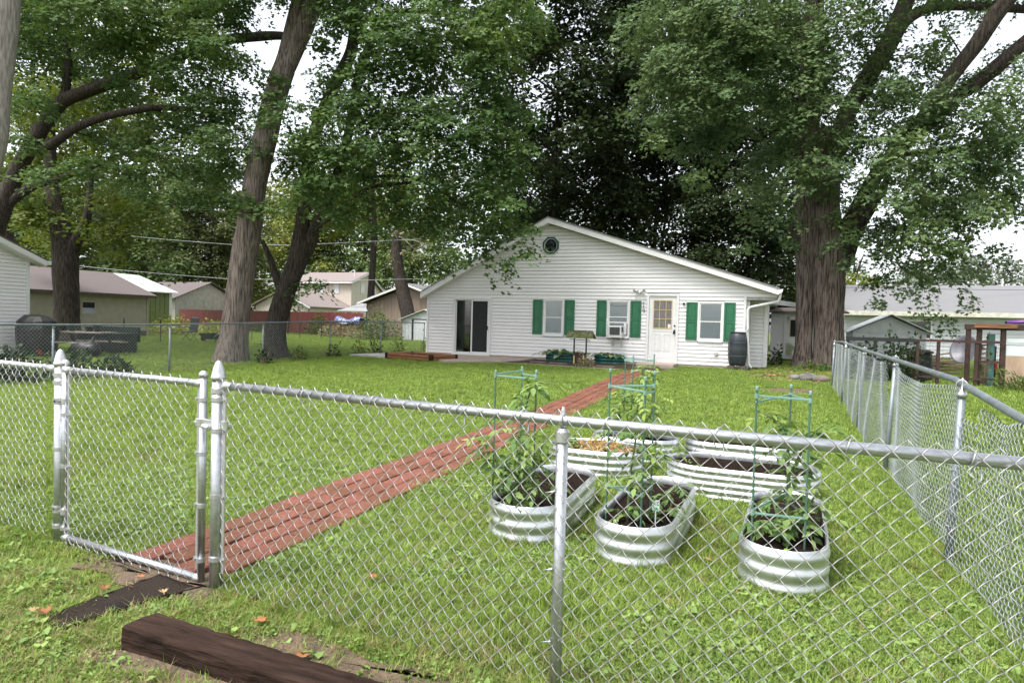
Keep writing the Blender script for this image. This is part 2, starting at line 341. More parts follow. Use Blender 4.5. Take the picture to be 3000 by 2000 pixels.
o = MB().prism([(-3.75,18.75),(-3.3,18.62),(-2.95,18.7),(-2.9,19.0),(-3.5,19.1),(-3.8,19.0)], (0,0,.17), (1,0,0), (0,1,0), (0,0,.06)).build('flat_stone', M['palecon'], None, bevel=.01, fix=True)
tag(o, 'pale flat stone where the brick path meets the steps', 'stone')
for i, (x, y, w, d, r, lab) in enumerate([(-7.15,20.2,.55,.3,.1,'flat grey stone in the mulch, leftmost below the left green planter'),(-6.35,20.0,.6,.28,-.12,'flat brown stone in the mulch left of the little wishing well'),(-4.75,19.6,.65,.3,-.2,'flat brown stone in the mulch right of the little wishing well')]):
    c, s = math.cos(r), math.sin(r); rr = random.Random(i)
    poly = [(x+c*a*w/2-s*b*d/2+rr.uniform(-.03,.03), y+s*a*w/2+c*b*d/2+rr.uniform(-.03,.03)) for a, b in ((-1,-.7),(-.5,-1),(.6,-1),(1,-.4),(.9,.8),(-.3,1),(-.9,.7))]
    tag(MB().prism(poly, (0,0,.18), (1,0,0), (0,1,0), (0,0,.075)).build('stepping_stone', M['flagstone'], None, bevel=.012, fix=True), lab, 'stone', 'flat stones in the mulch bed')
ed = thing('garden_edging', 'low mossy timber edging along the mulch bed before the house', 'edging', (-5.5,19,.2))
for a, b in (((-8.0,19.2,.2),(-6.9,19.33,.2)),((-6.88,19.33,.2),(-5.45,19.0,.2)),((-5.43,19.0,.2),(-4.1,18.78,.2))):
    MB().beam(a, b, .08, .08).build('edging_board', M['greywood'], ed, bevel=.01)
tb = thing('timber_bed', 'low raised bed of stacked brown round-edged timbers on the patio', 'raised bed', (-10.9,19,.2))
TB = [(-12.0,18.72),(-10.05,18.22),(-9.78,19.4),(-11.72,19.9)]
def dlog(a, b, z, parent, m=M['timber']):
    a, b = Vector((a[0],a[1],z)), Vector((b[0],b[1],z)); d = (b-a).normalized(); s = d.cross(Vector((0,0,1)))
    prof = [(-.035,-.045),(.035,-.045),(.055,-.02),(.055,.02),(.035,.045),(-.035,.045),(-.055,.02),(-.055,-.02)]
    MB().prism(prof, a, s, Vector((0,0,1)), b-a).build('timber', m, parent, bevel=.006, fix=True)
for z in (.255, .347):
    for i in range(4):
        a, b = Vector(TB[i]), Vector(TB[(i+1) % 4]); d = (b-a).normalized()*.062; dlog(a+d, b-d, z, tb)
for x, y in TB: MB().box(x-.06,x+.06,y-.06,y+.06,.17,.40).build('corner_block', M['tie'], tb, bevel=.008)
MB().prism([(x*.97-.33,y*.97+.57) for x, y in TB], (0,0,.2), (1,0,0), (0,1,0), (0,0,.13)).build('soil', M['soil'], tb, fix=True)
# ------------------------------------------------------------------ brick path: two columns of pavers
path = thing('brick_path', None, None, (-3.3,10,0), kind='structure')
pbase = patch('path_bed', [(-3.60,2.62),(-2.83,2.6),(-3.04,7.05),(-3.10,13),(-3.16,18.6),(-3.9,18.5),(-3.83,13),(-3.77,7.5)], M['dirt'], .012, .015, 5, 9)
PV = []
for v in range(8):
    rr = random.Random(v+20); w, d = .0885, .108
    mb = MB(); P = []
    for a, b in ((-1,-1),(0,-1),(1,-1),(1,0),(1,1),(0,1),(-1,1),(-1,0)): P.append((a*w+rr.uniform(-.004,.004), b*d+rr.uniform(-.004,.004)))
    vs = [(x,y,-.03) for x,y in P]+[(x,y,.014+rr.uniform(-.002,.002)) for x,y in P]+[(x*.93,y*.94,.021) for x,y in P]+[(0,0,.022+rr.uniform(-.002,.002))]
    fs = [(i,(i+1)%8,8+(i+1)%8,8+i) for i in range(8)]+[(8+i,8+(i+1)%8,16+(i+1)%8,16+i) for i in range(8)]+[(16+i,16+(i+1)%8,24) for i in range(8)]
    mb.add(vs, fs); me = mb.mesh('paver'); me.materials.append(M['brick']); PV.append(me)
rr = random.Random(5); s = 2.74
while s < 18.45:
    t = (s-2.9)/15.5; xl, xr = -3.575-.31*t, -2.835-.33*t
    for c in range(4):
        y = s+(.11 if c % 2 else 0)+.108; x = xl+(xr-xl)*((c+.5)/4)+(.010 if c > 1 else -.002)
        o = bpy.data.objects.new('paver', PV[rr.randrange(8)]); COL.objects.link(o); o.parent = path
        o.matrix_parent_inverse = Matrix.Translation((3.3,-10,0))
        o.location = (x+rr.uniform(-.003,.003), y, gz(y)+.010+rr.uniform(-.003,.003)+.004*math.sin(y*3)); o.rotation_euler = (rr.uniform(-.02,.02), rr.uniform(-.02,.02), .02+rr.uniform(-.02,.02)+(PI if rr.random() < .5 else 0))
    s += .2245
# ------------------------------------------------------------------ house
HD = 22.0
H = thing('house', 'white vinyl-sided single-storey house with low gable and green shutters', 'house', (-6.3,22,.2))
OPEN = [(-11.2,-9.66,.2,2.41),(-7.61,-6.83,1.09,2.40),(-5.29,-4.50,1.10,2.385),(-3.935,-2.875,.2,2.612),(-2.275,-1.45,1.075,2.372)]
PK = (-7.53, 5.06)
def xl_at(z): return -12.35 if z <= 2.44 else -12.35+(z-2.44)/(PK[1]-2.44)*(PK[0]+12.35)
def xr_at(z): return -.80 if z < 2.535 else .12+(z-2.64)/(PK[1]-2.64)*(PK[0]-.12) if z > 2.64 else .12
# wall backing (parts of one wall), leaving the sliding door open
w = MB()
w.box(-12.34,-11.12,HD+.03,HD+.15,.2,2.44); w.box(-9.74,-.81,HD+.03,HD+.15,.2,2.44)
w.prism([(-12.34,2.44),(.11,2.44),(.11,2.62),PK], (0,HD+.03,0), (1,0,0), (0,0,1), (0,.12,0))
wall = w.build('front_wall', M['shadesheath'], H, fix=True)
MB().box(-12.34,-12.2,HD+.15,33,.2,2.5).build('side_wall', M['white'], H)
ROWH = .124
octc = (-7.40, 4.29, .335)
def siding(parent, z0, z1, xl, xr, opens, y, m, rowh, extra=None, name='siding_board'):
    z = z0
    while z < z1-1e-4:
        zt = min(z+rowh, z1); zm = (z+zt)/2
        segs = [(xl(zm), xr(zm))]
        ops = [(a, b) for a, b, c, d in opens if c < zm < d]
        if extra:
            e = extra(zm)
            if e: ops.append(e)
        for a, b in ops:
            ns = []
            for p, q in segs:
                if b <= p or a >= q: ns.append((p, q)); continue
                if a > p: ns.append((p, a))
                if b < q: ns.append((b, q))
            segs = ns
        for p, q in segs:
            if q-p < .02: continue
            el = (xl(zt-.002)-xl(z+.002)) if abs(p-xl(zm)) < 1e-6 else 0; er = (xr(zt-.002)-xr(z+.002)) if abs(q-xr(zm)) < 1e-6 else 0
            if abs(el) > .6: el = 0
            if abs(er) > .6: er = 0
            p0, p1, q0, q1 = p-el/2, p+el/2, q-er/2, q+er/2
            zc = zt-rowh*.09  # board stops short; gap added to draw the lap shadow line
            MB().add([(p0,y+.028,z),(q0,y+.028,z),(q0,y-.014,z),(p0,y-.014,z),(p1,y+.028,zc),(q1,y+.028,zc),(q1,y+.004,zc),(p1,y+.004,zc)],
                     [(0,1,2,3),(7,6,5,4),(3,2,6,7),(1,0,4,5),(2,1,5,6),(0,3,7,4)]).build(name, m, parent)
        z += rowh
def octx(zm):
    dz = abs(zm-octc[1]); R = octc[2]*.97
    if dz > R: return None
    hx = R if dz < R*.414 else R-(dz-R*.414)
    return (octc[0]-hx, octc[0]+hx)
siding(wall, .30, 5.0, xl_at, xr_at, OPEN, HD, M['white'], ROWH, octx)
for x in (-12.36, -.86):
    MB().box(x, x+.075, HD-.03, HD+.04, .28, 2.5 if x < -5 else 2.535).build('corner_trim', M['trim'], H, bevel=.004)
MB().box(-12.3,-.85,HD+.0,HD+.14,.12,.3).build('foundation', M['concrete'], H)
# roof
FL, FP, FR = Vector((-12.5,0,2.56)), Vector((-7.45,0,5.24)), Vector((.14,0,2.78))
Y0, Y1 = 21.68, 33.0
def slope_slab(name, a, b, y0, y1, up, th, m, parent):
    mb = MB(); dz = Vector((0,0,th)); u = Vector((0,0,up))
    P = [Vector((a.x,y0,a.z))+u, Vector((b.x,y0,b.z))+u, Vector((b.x,y1,b.z))+u, Vector((a.x,y1,a.z))+u]
    return mb.add(P+[p+dz for p in P], [(0,3,2,1),(4,5,6,7),(0,1,5,4),(1,2,6,5),(2,3,7,6),(3,0,4,7)]).build(name, m, parent, fix=True)
rf = slope_slab('roof', FL+Vector((-.03,0,-.016)), FP, Y0-.025, Y1, .004, .035, M['roof'], H)
slope_slab('roof', FP, FR+Vector((.04,0,-.013)), Y0-.025, Y1, .004, .035, M['roof'], H)
def fascia(a, b, vh, name='rake_board'):
    MB().add([(a.x,Y0,a.z-vh),(b.x,Y0,b.z-vh),(b.x,Y0,b.z),(a.x,Y0,a.z),(a.x,Y0+.03,a.z-vh),(b.x,Y0+.03,b.z-vh),(b.x,Y0+.03,b.z),(a.x,Y0+.03,a.z)],
             [(0,1,2,3),(7,6,5,4),(0,4,5,1),(3,2,6,7),(1,5,6,2),(0,3,7,4)]).build(name, M['trim'], H, fix=True)
fascia(FL, FP, .20); fascia(FP, FR, .185)
slope_slab('soffit', FL+Vector((0,0,-.20)), FP+Vector((0,0,-.20)), Y0+.03, HD+.03, 0, .03, M['trim'], H)
slope_slab('soffit', FP+Vector((0,0,-.185)), FR+Vector((0,0,-.185)), Y0+.03, HD+.03, 0, .03, M['trim'], H)
MB().box(-.80,.11,HD+.03,33,2.53,2.56).build('soffit', M['trim'], H)
MB().add([(.14,Y0,2.60),(.26,Y0,2.68),(.28,Y0,2.77),(.14,Y0,2.77),(.14,Y1,2.60),(.26,Y1,2.68),(.28,Y1,2.77),(.14,Y1,2.77)],[(0,1,2,3),(7,6,5,4),(0,4,5,1),(1,5,6,2),(2,6,7,3),(3,7,4,0)]).build('gutter', M['trim'], H, fix=True)
ds = MB(); DP = [(.20,21.86,2.68),(.195,21.88,2.50),(.15,21.9,2.40),(.02,21.92,2.365),(-.62,21.93,2.215),(-.70,21.93,2.18),(-.735,21.93,2.08),(-.70,21.93,1.2),(-.655,21.93,.44),(-.63,21.9,.36),(-.56,21.85,.29)]
ds.tube(DP, .042, 8).build('downspout', M['trim'], H, smooth=True)
# alcove at the right corner
MB().box(-.81,-.69,HD+.15,23.3,.2,2.53).build('alcove_side_wall', M['shaded_offwhite'], H)
aw = MB().box(-.69,-.14,23.33,23.45,.2,2.53).build('alcove_wall', M['shaded_offwhite'], H)
siding(aw, .24, 2.53, lambda z: -.68, lambda z: -.26, [], 23.3, M['shaded_offwhite'], .125)
MB().box(-.26,-.125,23.27,23.4,.2,2.53).build('corner_trim', M['shaded_offwhite'], H, bevel=.004)
MB().box(-.26,-.13,23.45,33,.2,2.53).build('side_wall', M['white'], H)
MB().beam((-.2,23.42,2.47),(.95,25.4,2.40),.05,.16).build('rear_rake_board', M['trim'], H)
# openings
def frame(x0, x1, z0, z1, wd, y0, y1, mb=None):
    mb = mb or MB()
    mb.box(x0,x0+wd,y0,y1,z0,z1); mb.box(x1-wd,x1,y0,y1,z0,z1); mb.box(x0+wd,x1-wd,y0,y1,z1-wd,z1); mb.box(x0+wd,x1-wd,y0,y1,z0,z0+wd); return mb
def window(x0, x1, z0, z1, zm=None):
    zm = zm or (z0+z1)/2-.02
    f = frame(x0, x1, z0, z1, .065, HD-.04, HD+.02).build('window', M['trim'], H, bevel=.004)
    g = MB().box(x0+.03,x1-.03,HD-.055,HD+.0,z0-.03,z0+.012).build('sill', M['trim'], f, bevel=.004)
    a, b = x0+.066, x1-.066
    up = frame(a, b, zm, z1-.066, .03, HD-.022, HD+.0).build('upper_sash', M['trim'], f)
    lo = frame(a, b, z0+.066, zm+.03, .034, HD-.034, HD-.0225).build('lower_sash', M['trim'], f)
    MB().box(a+.03,b-.03,HD-.012,HD-.008,zm+.03,z1-.096).build('pane', M['glass'], f)
    MB().box(a+.034,b-.034,HD-.029,HD-.026,z0+.1,zm-.004).build('pane', M['glass'], f)
    bl = MB()
    bl.box(a, b, HD+.004, HD+.012, z0+.066, z1-.066); bl.build('blind', M['blind'], f)
    return f
window(-7.61,-6.83,1.09,2.40); w2 = window(-5.29,-4.50,1.10,2.385, 1.79); window(-2.275,-1.45,1.075,2.372)
MB().box(-5.22,-4.57,HD-.037,HD-.0352,1.60,1.64).build('sash_rail', M['trim'], w2)
MB().tube([(-5.2,HD-.006,2.21),(-5.0,HD-.006,2.17),(-4.8,HD-.006,2.17),(-4.6,HD-.006,2.2)], .008, 5).build('cord', M['black'], w2)
for x0, x1, dz in ((-8.01,-7.645,0),(-6.816,-6.454,0),(-5.656,-5.318,.002),(-4.478,-4.12,.002),(-2.637,-2.282,-.02),(-1.442,-1.103,-.02)):
    z0, z1 = 1.125+dz, 2.365+dz
    s_ = frame(x0, x1, z0, z1, .05, HD-.048, HD-.016); s_.box(x0+.05,x1-.05,HD-.048,HD-.016,(z0+z1)/2-.06,(z0+z1)/2-.005); s_.box(x0+.05,x1-.05,HD-.03,HD-.0165,z0+.05,z1-.05)
    sh = s_.build('shutter', M['shutter'], H, bevel=.004)
    for za, zb, arch in ((z0+.07,(z0+z1)/2-.08,0),((z0+z1)/2+.015,z1-.075,1)):
        poly = [(x0+.075,za),(x1-.075,za),(x1-.075,zb)]+([((x0+x1)/2+.05,zb+.022),((x0+x1)/2-.05,zb+.022)] if arch else [])+[(x0+.075,zb)]
        MB().prism(poly, (0,HD-.042,0), (1,0,0), (0,0,1), (0,.012,0)).build('panel', M['shutter'], sh, bevel=.008, fix=True)
# octagonal window
def octpoly(R): return [(octc[0]+R*math.cos(PI/8+i*PI/4)*1.082, octc[1]+R*math.sin(PI/8+i*PI/4)*1.082) for i in range(8)]
def octring(ro, ri, y0, y1):
    mb = MB(); A, B = octpoly(ro), octpoly(ri)
    for y in (y0, y1): mb.v += [(x,y,z) for x,z in A]+[(x,y,z) for x,z in B]
    for i in range(8):
        j = (i+1) % 8; mb.f += [(i,j,8+j,8+i),(16+j,16+i,24+i,24+j),(i,16+i,16+j,j),(8+j,24+j,24+i,8+i)]
    return mb
ow = octring(.335,.30,HD-.03,HD+.02).build('octagon_window', M['trim'], H, fix=True)
octring(.298,.236,HD-.052,HD+.0).build('frame', M['dkgreen'], ow, fix=True)
octring(.2355,.222,HD-.045,HD+.01).build('inner_bead', M['trim'], ow, fix=True)
MB().prism(octpoly(.222), (0,HD+.0,0), (1,0,0), (0,0,1), (0,.004,0)).build('pane', M['dkglass'], ow, fix=True)
mb = MB()
for d in (-.075,.075): mb.box(octc[0]+d-.006,octc[0]+d+.006,HD-.008,HD-.001,octc[1]-.215,octc[1]+.215)
mb.build('mullion', M['dkgreen'], ow)
mb = MB()
for d in (-.075,.075): mb.box(octc[0]-.215,octc[0]+.215,HD-.0125,HD-.0085,octc[1]+d-.006,octc[1]+d+.006)
mb.build('mullion', M['dkgreen'], ow)
MB().prism(octpoly(.225), (0,HD+.022,0), (1,0,0), (0,0,1), (0,.004,0)).build('dark_backing', M['inside'], ow, fix=True)
# sliding glass door
sd = frame(-11.2,-9.66,.262,2.41,.075,HD-.045,HD+.06).build('sliding_door', M['trim'], H, bevel=.004)
MB().box(-11.22,-9.64,HD-.09,HD-.045,.263,.315).build('threshold', M['trim'], sd)
p1 = frame(-11.124,-10.42,.338,2.334,.035,HD+.02,HD+.05).build('fixed_panel', M['trim'], sd)
p2 = frame(-10.46,-9.737,.338,2.334,.055,HD-.03,HD+.005).build('sliding_panel', M['trim'], sd)
MB().box(-11.088,-10.456,HD+.033,HD+.037,.375,2.298).build('pane', M['glass'], sd)
MB().box(-10.404,-9.793,HD-.014,HD-.010,.395,2.278).build('screen', M['screen'], sd)
MB().box(-9.786,-9.76,HD-.06,HD-.031,1.22,1.36).build('handle', M['black'], sd)
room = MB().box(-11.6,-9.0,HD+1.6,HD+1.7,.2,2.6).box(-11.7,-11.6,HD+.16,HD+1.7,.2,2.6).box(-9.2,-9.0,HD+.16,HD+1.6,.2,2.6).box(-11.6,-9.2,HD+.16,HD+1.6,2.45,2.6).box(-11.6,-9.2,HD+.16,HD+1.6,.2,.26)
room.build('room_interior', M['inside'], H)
cu = MB(); nseg = 36
for i in range(nseg+1):
    t = i/nseg; x = -11.1+.27*t; y = HD+.12+.02*math.sin(t*30); cu.v += [(x,y,.30),(x+.015*math.sin(t*9)+.16*(1-t),y,.75),(x+.02,y,1.3),(x+.02,y,2.38)]
for i in range(nseg):
    for k in range(3): cu.f.append((i*4+k,(i+1)*4+k,(i+1)*4+k+1,i*4+k+1))
cu.build('curtain', M['curtain'], sd, smooth=True)
# entry door
ca = MB(); ca.box(-3.935,-3.855,HD-.045,HD+.02,.2,2.612); ca.box(-2.955,-2.875,HD-.045,HD+.02,.2,2.612); ca.box(-3.855,-2.955,HD-.045,HD+.02,2.532,2.612)
dr = ca.build('entry_door', M['trim'], H, bevel=.004)
MB().box(-3.85,-2.96,HD-.03,HD+.02,.315,.475).build('door_sill', M['trim'], dr)
dl = frame(-3.85,-2.96,.48,2.525,.13,HD-.005,HD+.025); dl.box(-3.72,-3.09,HD-.005,HD+.025,1.36,1.44); dl.box(-3.72,-3.09,HD+.004,HD+.025,.61,1.36)
slabd = dl.build('door_leaf', M['trim'], dr)
for a, b in ((-3.66,-3.44),(-3.35,-3.13)):
    frame(a, b, .70, 1.28, .03, HD-.006, HD+.0035).build('panel_moulding', M['trim'], slabd, bevel=.008)
    MB().box(a+.05,b-.05,HD-.003,HD+.0035,.75,1.23).build('panel', M['trim'], slabd, bevel=.002)
frame(-3.72,-3.09,1.44,2.40,.028,HD-.014,HD+.0).build('glazing_frame', M['brass'], slabd)
mb = MB()
for x in (-3.51,-3.30): mb.box(x-.009,x+.009,HD-.008,HD+.001,1.468,2.372)
mb.build('mullion', M['brass'], slabd)
mb = MB()
for z in (1.775, 2.08): mb.box(-3.692,-3.118,HD-.0115,HD-.0085,z-.009,z+.009)
mb.build('mullion', M['brass'], slabd)
PG = mat('door_pane_curtain', (.20,.19,.18), .25, 0, col2=(.11,.105,.10), scale=40, stretch=(1,1,.2))
for xa, xb in ((-3.692,-3.519),(-3.501,-3.309),(-3.291,-3.118)):
    for za, zb in ((1.468,1.766),(1.784,2.071),(2.089,2.372)): MB().box(xa,xb,HD+.002,HD+.006,za,zb).build('pane', PG, slabd)
MB().box(-3.225,-3.13,HD-.0165,HD-.0145,1.475,1.60).build('sticker', mat('pink_sticker', (.75,.55,.52), .6, 0, col2=(.8,.78,.75), scale=30), slabd)
MB().lathe([(.0,0),(.028,.0),(.028,.02),(.018,.03),(0,.03)], (0,0,0), 12).build('tmp_lock', M['darkmetal'])
lk = bpy.data.objects['tmp_lock']; lk.name = 'lock'; lk.parent = slabd; lk.location = (-3.0,HD-.006,1.56); lk.rotation_euler = (PI/2,0,0)
hb = MB().box(-3.03,-2.975,HD-.03,HD-.006,1.28,1.42); hb.tube([(-3.0,HD-.03,1.36),(-3.0,HD-.075,1.36),(-3.03,HD-.075,1.345),(-3.03,HD-.06,1.28)], .012, 6); hb.build('handle', M['black'], slabd)
# house number, floodlight, outlet, sensor
NM = mat('number_metal', (.20,.21,.22), .5, .4)
MB().tube([(-4.075,HD-.03,2.30),(-4.045,HD-.03,2.335),(-4.045,HD-.03,2.235)], .009, 6).build('house_number', NM, H)
MB().tube([(-4.07,HD-.03,2.185),(-4.04,HD-.03,2.215),(-4.04,HD-.03,2.12)], .009, 6).build('house_number', NM, H)
MB().tube([(-4.04+.032*math.cos(a),HD-.03,2.065+.032*math.sin(a)) for a in [i*PI/6 for i in range(13)]]+[(-4.012,HD-.03,2.02),(-4.04,HD-.03,1.985)], .009, 6).build('house_number', NM, H)
fl = thing('floodlight', 'twin white security floodlight above and left of the entry door', 'floodlight', (-4.2,HD,2.68))
MB().box(-4.25,-4.12,HD-.05,HD-.012,2.64,2.76).build('base', M['trim'], fl, bevel=.01)
MB().box(-4.21,-4.16,HD-.11,HD-.05,2.60,2.66).build('motion_sensor', M['trim'], fl, bevel=.01)
for sx in (-1, 1):
    c = Vector((-4.185+sx*.125, HD-.13, 2.69)); d = Vector((sx*.55,-.75,-.35)).normalized(); q = d.to_track_quat('Z','Y')
    mb = MB().lathe([(.02,-.10),(.035,-.08),(.06,.0),(.075,.05),(.068,.05),(.05,.0),(.0,-.02)], (0,0,0), 14)
    mb.v = [tuple(c+q @ Vector(p)) for p in mb.v]; mb.build('lamp_head', M['trim'], fl, smooth=True)
    MB().tube([(-4.185+sx*.05,HD-.04,2.70), c-d*.09], .012, 6).build('arm', M['trim'], fl)
ot = MB().box(-1.70,-1.60,HD-.06,HD-.012,.63,.73).build('power_outlet', M['palecon'], None, bevel=.01); tag(ot, 'grey weatherproof power outlet on the white wall beside the rain barrel', 'outlet')
cb = MB().tube([(-1.66,HD-.06,.64),(-1.75,HD-.09,.55),(-1.95,HD-.08,.38),(-2.25,HD-.07,.30),(-2.4,HD-.05,.27)], .008, 6).build('extension_cable', M['cablegrey'], None, smooth=True); tag(cb, 'thin grey cord hanging from the power outlet to the ground', 'cord')
sn = MB().box(-2.76,-2.69,HD-.06,HD-.012,2.255,2.32).build('doorbell_camera', M['darkmetal'], None, bevel=.012); tag(sn, 'small dark sensor on the wall between door and right window', 'sensor')
# window air conditioner
ac = thing('air_conditioner', 'white window air conditioner hanging out of the middle window', 'air conditioner', (-4.92,21.8,1.1))
MB().box(-5.14,-4.70,21.60,HD-.04,1.135,1.50).build('casing', M['trim'], ac, bevel=.012)
GR = mat('ac_grille', (.16,.165,.16), .6, .2, var=.25, scale=60)
frame(-5.115,-4.725,1.165,1.475,.02,21.592,21.60).build('grille_frame', M['trim'], ac)
MB().box(-5.095,-4.745,21.596,21.602,1.185,1.455).build('grille', GR, ac)
mb = MB()
for i in range(16): mb.box(-5.095,-4.745,21.591,21.5955,1.19+i*.0165,1.194+i*.0165)
mb.build('fins', M['darkmetal'], ac)
mb = MB()
for i in range(9): mb.box(-4.70,-4.695,21.66+i*.025,21.672+i*.025,1.30,1.46)
mb.build('side_vents', M['darkmetal'], ac)
MB().box(-5.17,-4.66,21.58,21.98,1.105,1.133).build('shelf', M['trim'], ac, bevel=.006)
for x in (-5.05,-4.74):
    MB().beam((x,21.70,1.10),(x,21.98,.83),.035,.035,(1,0,0)).build('bracket', M['trim'], ac)
MB().box(-4.695,-4.57,HD-.034,HD-.02,1.15,1.60).build('side_curtain', M['trim'], ac)
# rain barrel on blocks
rb = thing('rain_barrel', 'black plastic rain barrel at the right corner of the house', 'barrel', (-.98,21.55,.2))
prof = [(.20,.0),(.235,.02),(.262,.10),(.285,.28),(.29,.30),(.282,.315),(.286,.33),(.292,.48),(.292,.56),(.286,.70),(.29,.715),(.281,.73),(.284,.745),(.27,.86),(.245,.97),(.225,1.0),(.215,1.005)]
MB().lathe(prof, (-.98,21.55,.36), 28).build('body', M['barrel'], rb, smooth=True)
MB().lathe([(.225,1.0),(.235,1.0),(.235,1.045),(.215,1.05),(.0,1.05)], (-.98,21.55,.36), 24).build('lid', M['black'], rb)
for x in (-1.16,-.80): MB().box(x-.10,x+.10,21.35,21.75,.15,.355).build('block', M['skirt'], rb, bevel=.008)
MB().tube([(-.70,21.9,1.50),(-.76,21.7,1.42),(-.8,21.62,1.40)], .022, 8).build('hose', M['cablegrey'], rb, smooth=True)
# ------------------------------------------------------------------ chain-link fences
def fabric_arrays(A, B, zt, zb, w, r, d, ns=4, sides=4, side=1, sag=None, knuck=True):
    """woven zig-zag wires between plan points A and B. zt/zb: functions of s giving top/bottom. d: weave depth"""
    A, B = np.array(A, float), np.array(B, float); L = np.linalg.norm(B-A); e = (B-A)/L; nrm = np.array([e[1], -e[0]])*side
    N = int(L/(w/2)); Vs, Fs = [], []; base = 0
    ang = np.arange(sides)*2*np.pi/sides
    for k in range(N):
        xl, xr = k*w/2, (k+1)*w/2; sm = (xl+xr)/2; top, bot = zt(sm), zb(sm)
        m = max(2, int(round((top-bot)/(w/2)))); hh = w/2
        j = np.arange(m*ns+1)/ns; seg = np.minimum(j.astype(int), m-1); fr = j-seg
        left0 = ((seg+k) % 2 == 0)
        xs = np.where(left0, xl+(xr-xl)*fr, xr-(xr-xl)*fr)
        dep = np.where(left0, 1., -1.)*np.sin(np.pi*fr)*d
        ov = np.where(left0, 1., -1.)*(-np.cos(np.pi*fr))*.0
        z = top-j*hh
        if sag is not None:
            dx, dy = sag(xs, z); xs = xs+dx; dep = dep+dy
        P = np.stack([A[0]+e[0]*xs+nrm[0]*dep, A[1]+e[1]*xs+nrm[1]*dep, z], -1)
        T = np.gradient(P, axis=0); T /= np.linalg.norm(T, axis=1)[:, None]
        n3 = np.array([nrm[0], nrm[1], 0.]); U = n3-T*(T@n3)[:, None]; U /= np.linalg.norm(U, axis=1)[:, None]; Wv = np.cross(T, U)
        ring = P[:, None, :]+r*(U[:, None, :]*np.cos(ang)[None, :, None]+Wv[:, None, :]*np.sin(ang)[None, :, None])
        n = len(P); Vs.append(ring.reshape(-1, 3))
        i = np.arange(n-1)[:, None]*sides; q = np.arange(sides)[None, :]; q2 = (q+1) % sides
        Fs.append((np.stack([i+q, i+q2, i+sides+q2, i+sides+q], -1).reshape(-1, 4)+base)); base += n*sides
        if knuck:      # bent-over ends at the top and bottom
            for idx, sg in ((0, 1), (n-1, -1)):
                if idx == n-1 and not knuck == 'both': continue
                p0 = P[idx]; p1 = P[idx+sg*(ns//2 or 1)]; dirv = (p1-p0)/np.linalg.norm(p1-p0)
                a = p0+np.array([nrm[0], nrm[1], 0])*r*1.6+np.array([0, 0, sg*r*.8]); b = a+dirv*.021
                T = dirv; U = n3-T*(T@n3); U /= np.linalg.norm(U); Wv = np.cross(T, U)
                R2 = np.concatenate([c+r*1.05*(U*np.cos(ang)[:, None]+Wv*np.sin(ang)[:, None]) for c in (a, b)])
                Vs.append(R2); qq = np.arange(sides); q3 = (qq+1) % sides
                Fs.append(np.stack([qq, q3, sides+q3, sides+qq], -1)+base); base += 2*sides
    return np.concatenate(Vs), np.concatenate(Fs)
def fabric(name, m, parent, *a, **k):
    V, F = fabric_arrays(*a, **k); return link(name, npmesh(name, V, F), m, parent, smooth=True)
def band(c, r, z, h, m, parent, ear=None, name='band'):
    mb = MB().lathe([(r,0),(r+.004,0),(r+.004,h),(r,h)], (c[0],c[1],z), 18)
    if ear is not None:
        e = Vector((ear[0],ear[1],0)).normalized(); s = Vector((-e.y,e.x,0))
        mb.obox(Vector((c[0],c[1],z+h/2))+e*(r+.017), e*.02, s*.005, Vector((0,0,h/2)))
        mb.tube([Vector((c[0],c[1],z+h/2))+e*(r+.022)-s*.016, Vector((c[0],c[1],z+h/2))+e*(r+.022)+s*.016], .0065, 6)
    return mb.build(name, m, parent)
PA, PB, PC = (-4.24,2.79), (-2.79,2.683), (-.78,2.535)
FE = Vector((PC[0]-PB[0], PC[1]-PB[1], 0)).normalized(); FN = Vector((FE.y,-FE.x,0))
PE = (PC[0]+FE.x*2.0, PC[1]+FE.y*2.0)
FF = thing('chain_link_fence', 'shiny new galvanised chain-link fence across the foreground', 'fence', (PC[0],PC[1],0))
def acorn(c, z, R, m, parent):
    MB().lathe([(R*.96,-.02),(R*1.14,-.02),(R*1.14,.004),(R*1.06,.006),(R*.98,.028),(R*.78,.055),(R*.48,.078),(R*.16,.088),(0,.089)], (c[0],c[1],z), 20).build('post_cap', m, parent, smooth=True)
RT = .0335
for i, c in enumerate((PA, PB)):
    p = MB().tube([(c[0],c[1],-.3),(c[0],c[1],1.17)], RT, 22).build('terminal_post', M['galv'], FF, smooth=True)
    acorn(c, 1.165, RT, M['alu'], p)
    ear = FE if i else -FE
    for z in ((.155,.50,.86,1.03) if i else (.10,.22,.60,.905,1.03)): band(c, RT, z, .024, M['alu'], p, ear)
    band(c, RT, 1.075, .028, M['alu'], p, ear)
    MB().obox((c[0]+ear.x*(RT+.018),c[1]+ear.y*(RT+.018),.62), ear*.009, FN*.003, (0,0,.53)).build('tension_bar', M['wire'], p)
cdisc = Vector((PB[0],PB[1],1.118))+FE*(RT+.03)
MB().tube([cdisc-FE*.012, cdisc+FE*.008, cdisc+FE*.012, cdisc+FE*.045], [.024,.026,.023,.023], 14).build('rail_end', M['alu'], FF, smooth=True)
MB().tube([(PB[0]+FE.x*.07,PB[1]+FE.y*.07,1.12),(PC[0],PC[1],1.108),(PE[0],PE[1],1.112)], .0215, 16).build('top_rail', M['galv'], FF, smooth=True)
cl = Vector((PA[0],PA[1],1.125))-FE*(RT+.03)
MB().tube([cl+FE*.012, cl-FE*.008, cl-FE*.045], [.024,.026,.023], 14).build('rail_end', M['alu'], FF, smooth=True)
PL = (PA[0]-FE.x*3.2, PA[1]-FE.y*3.2)
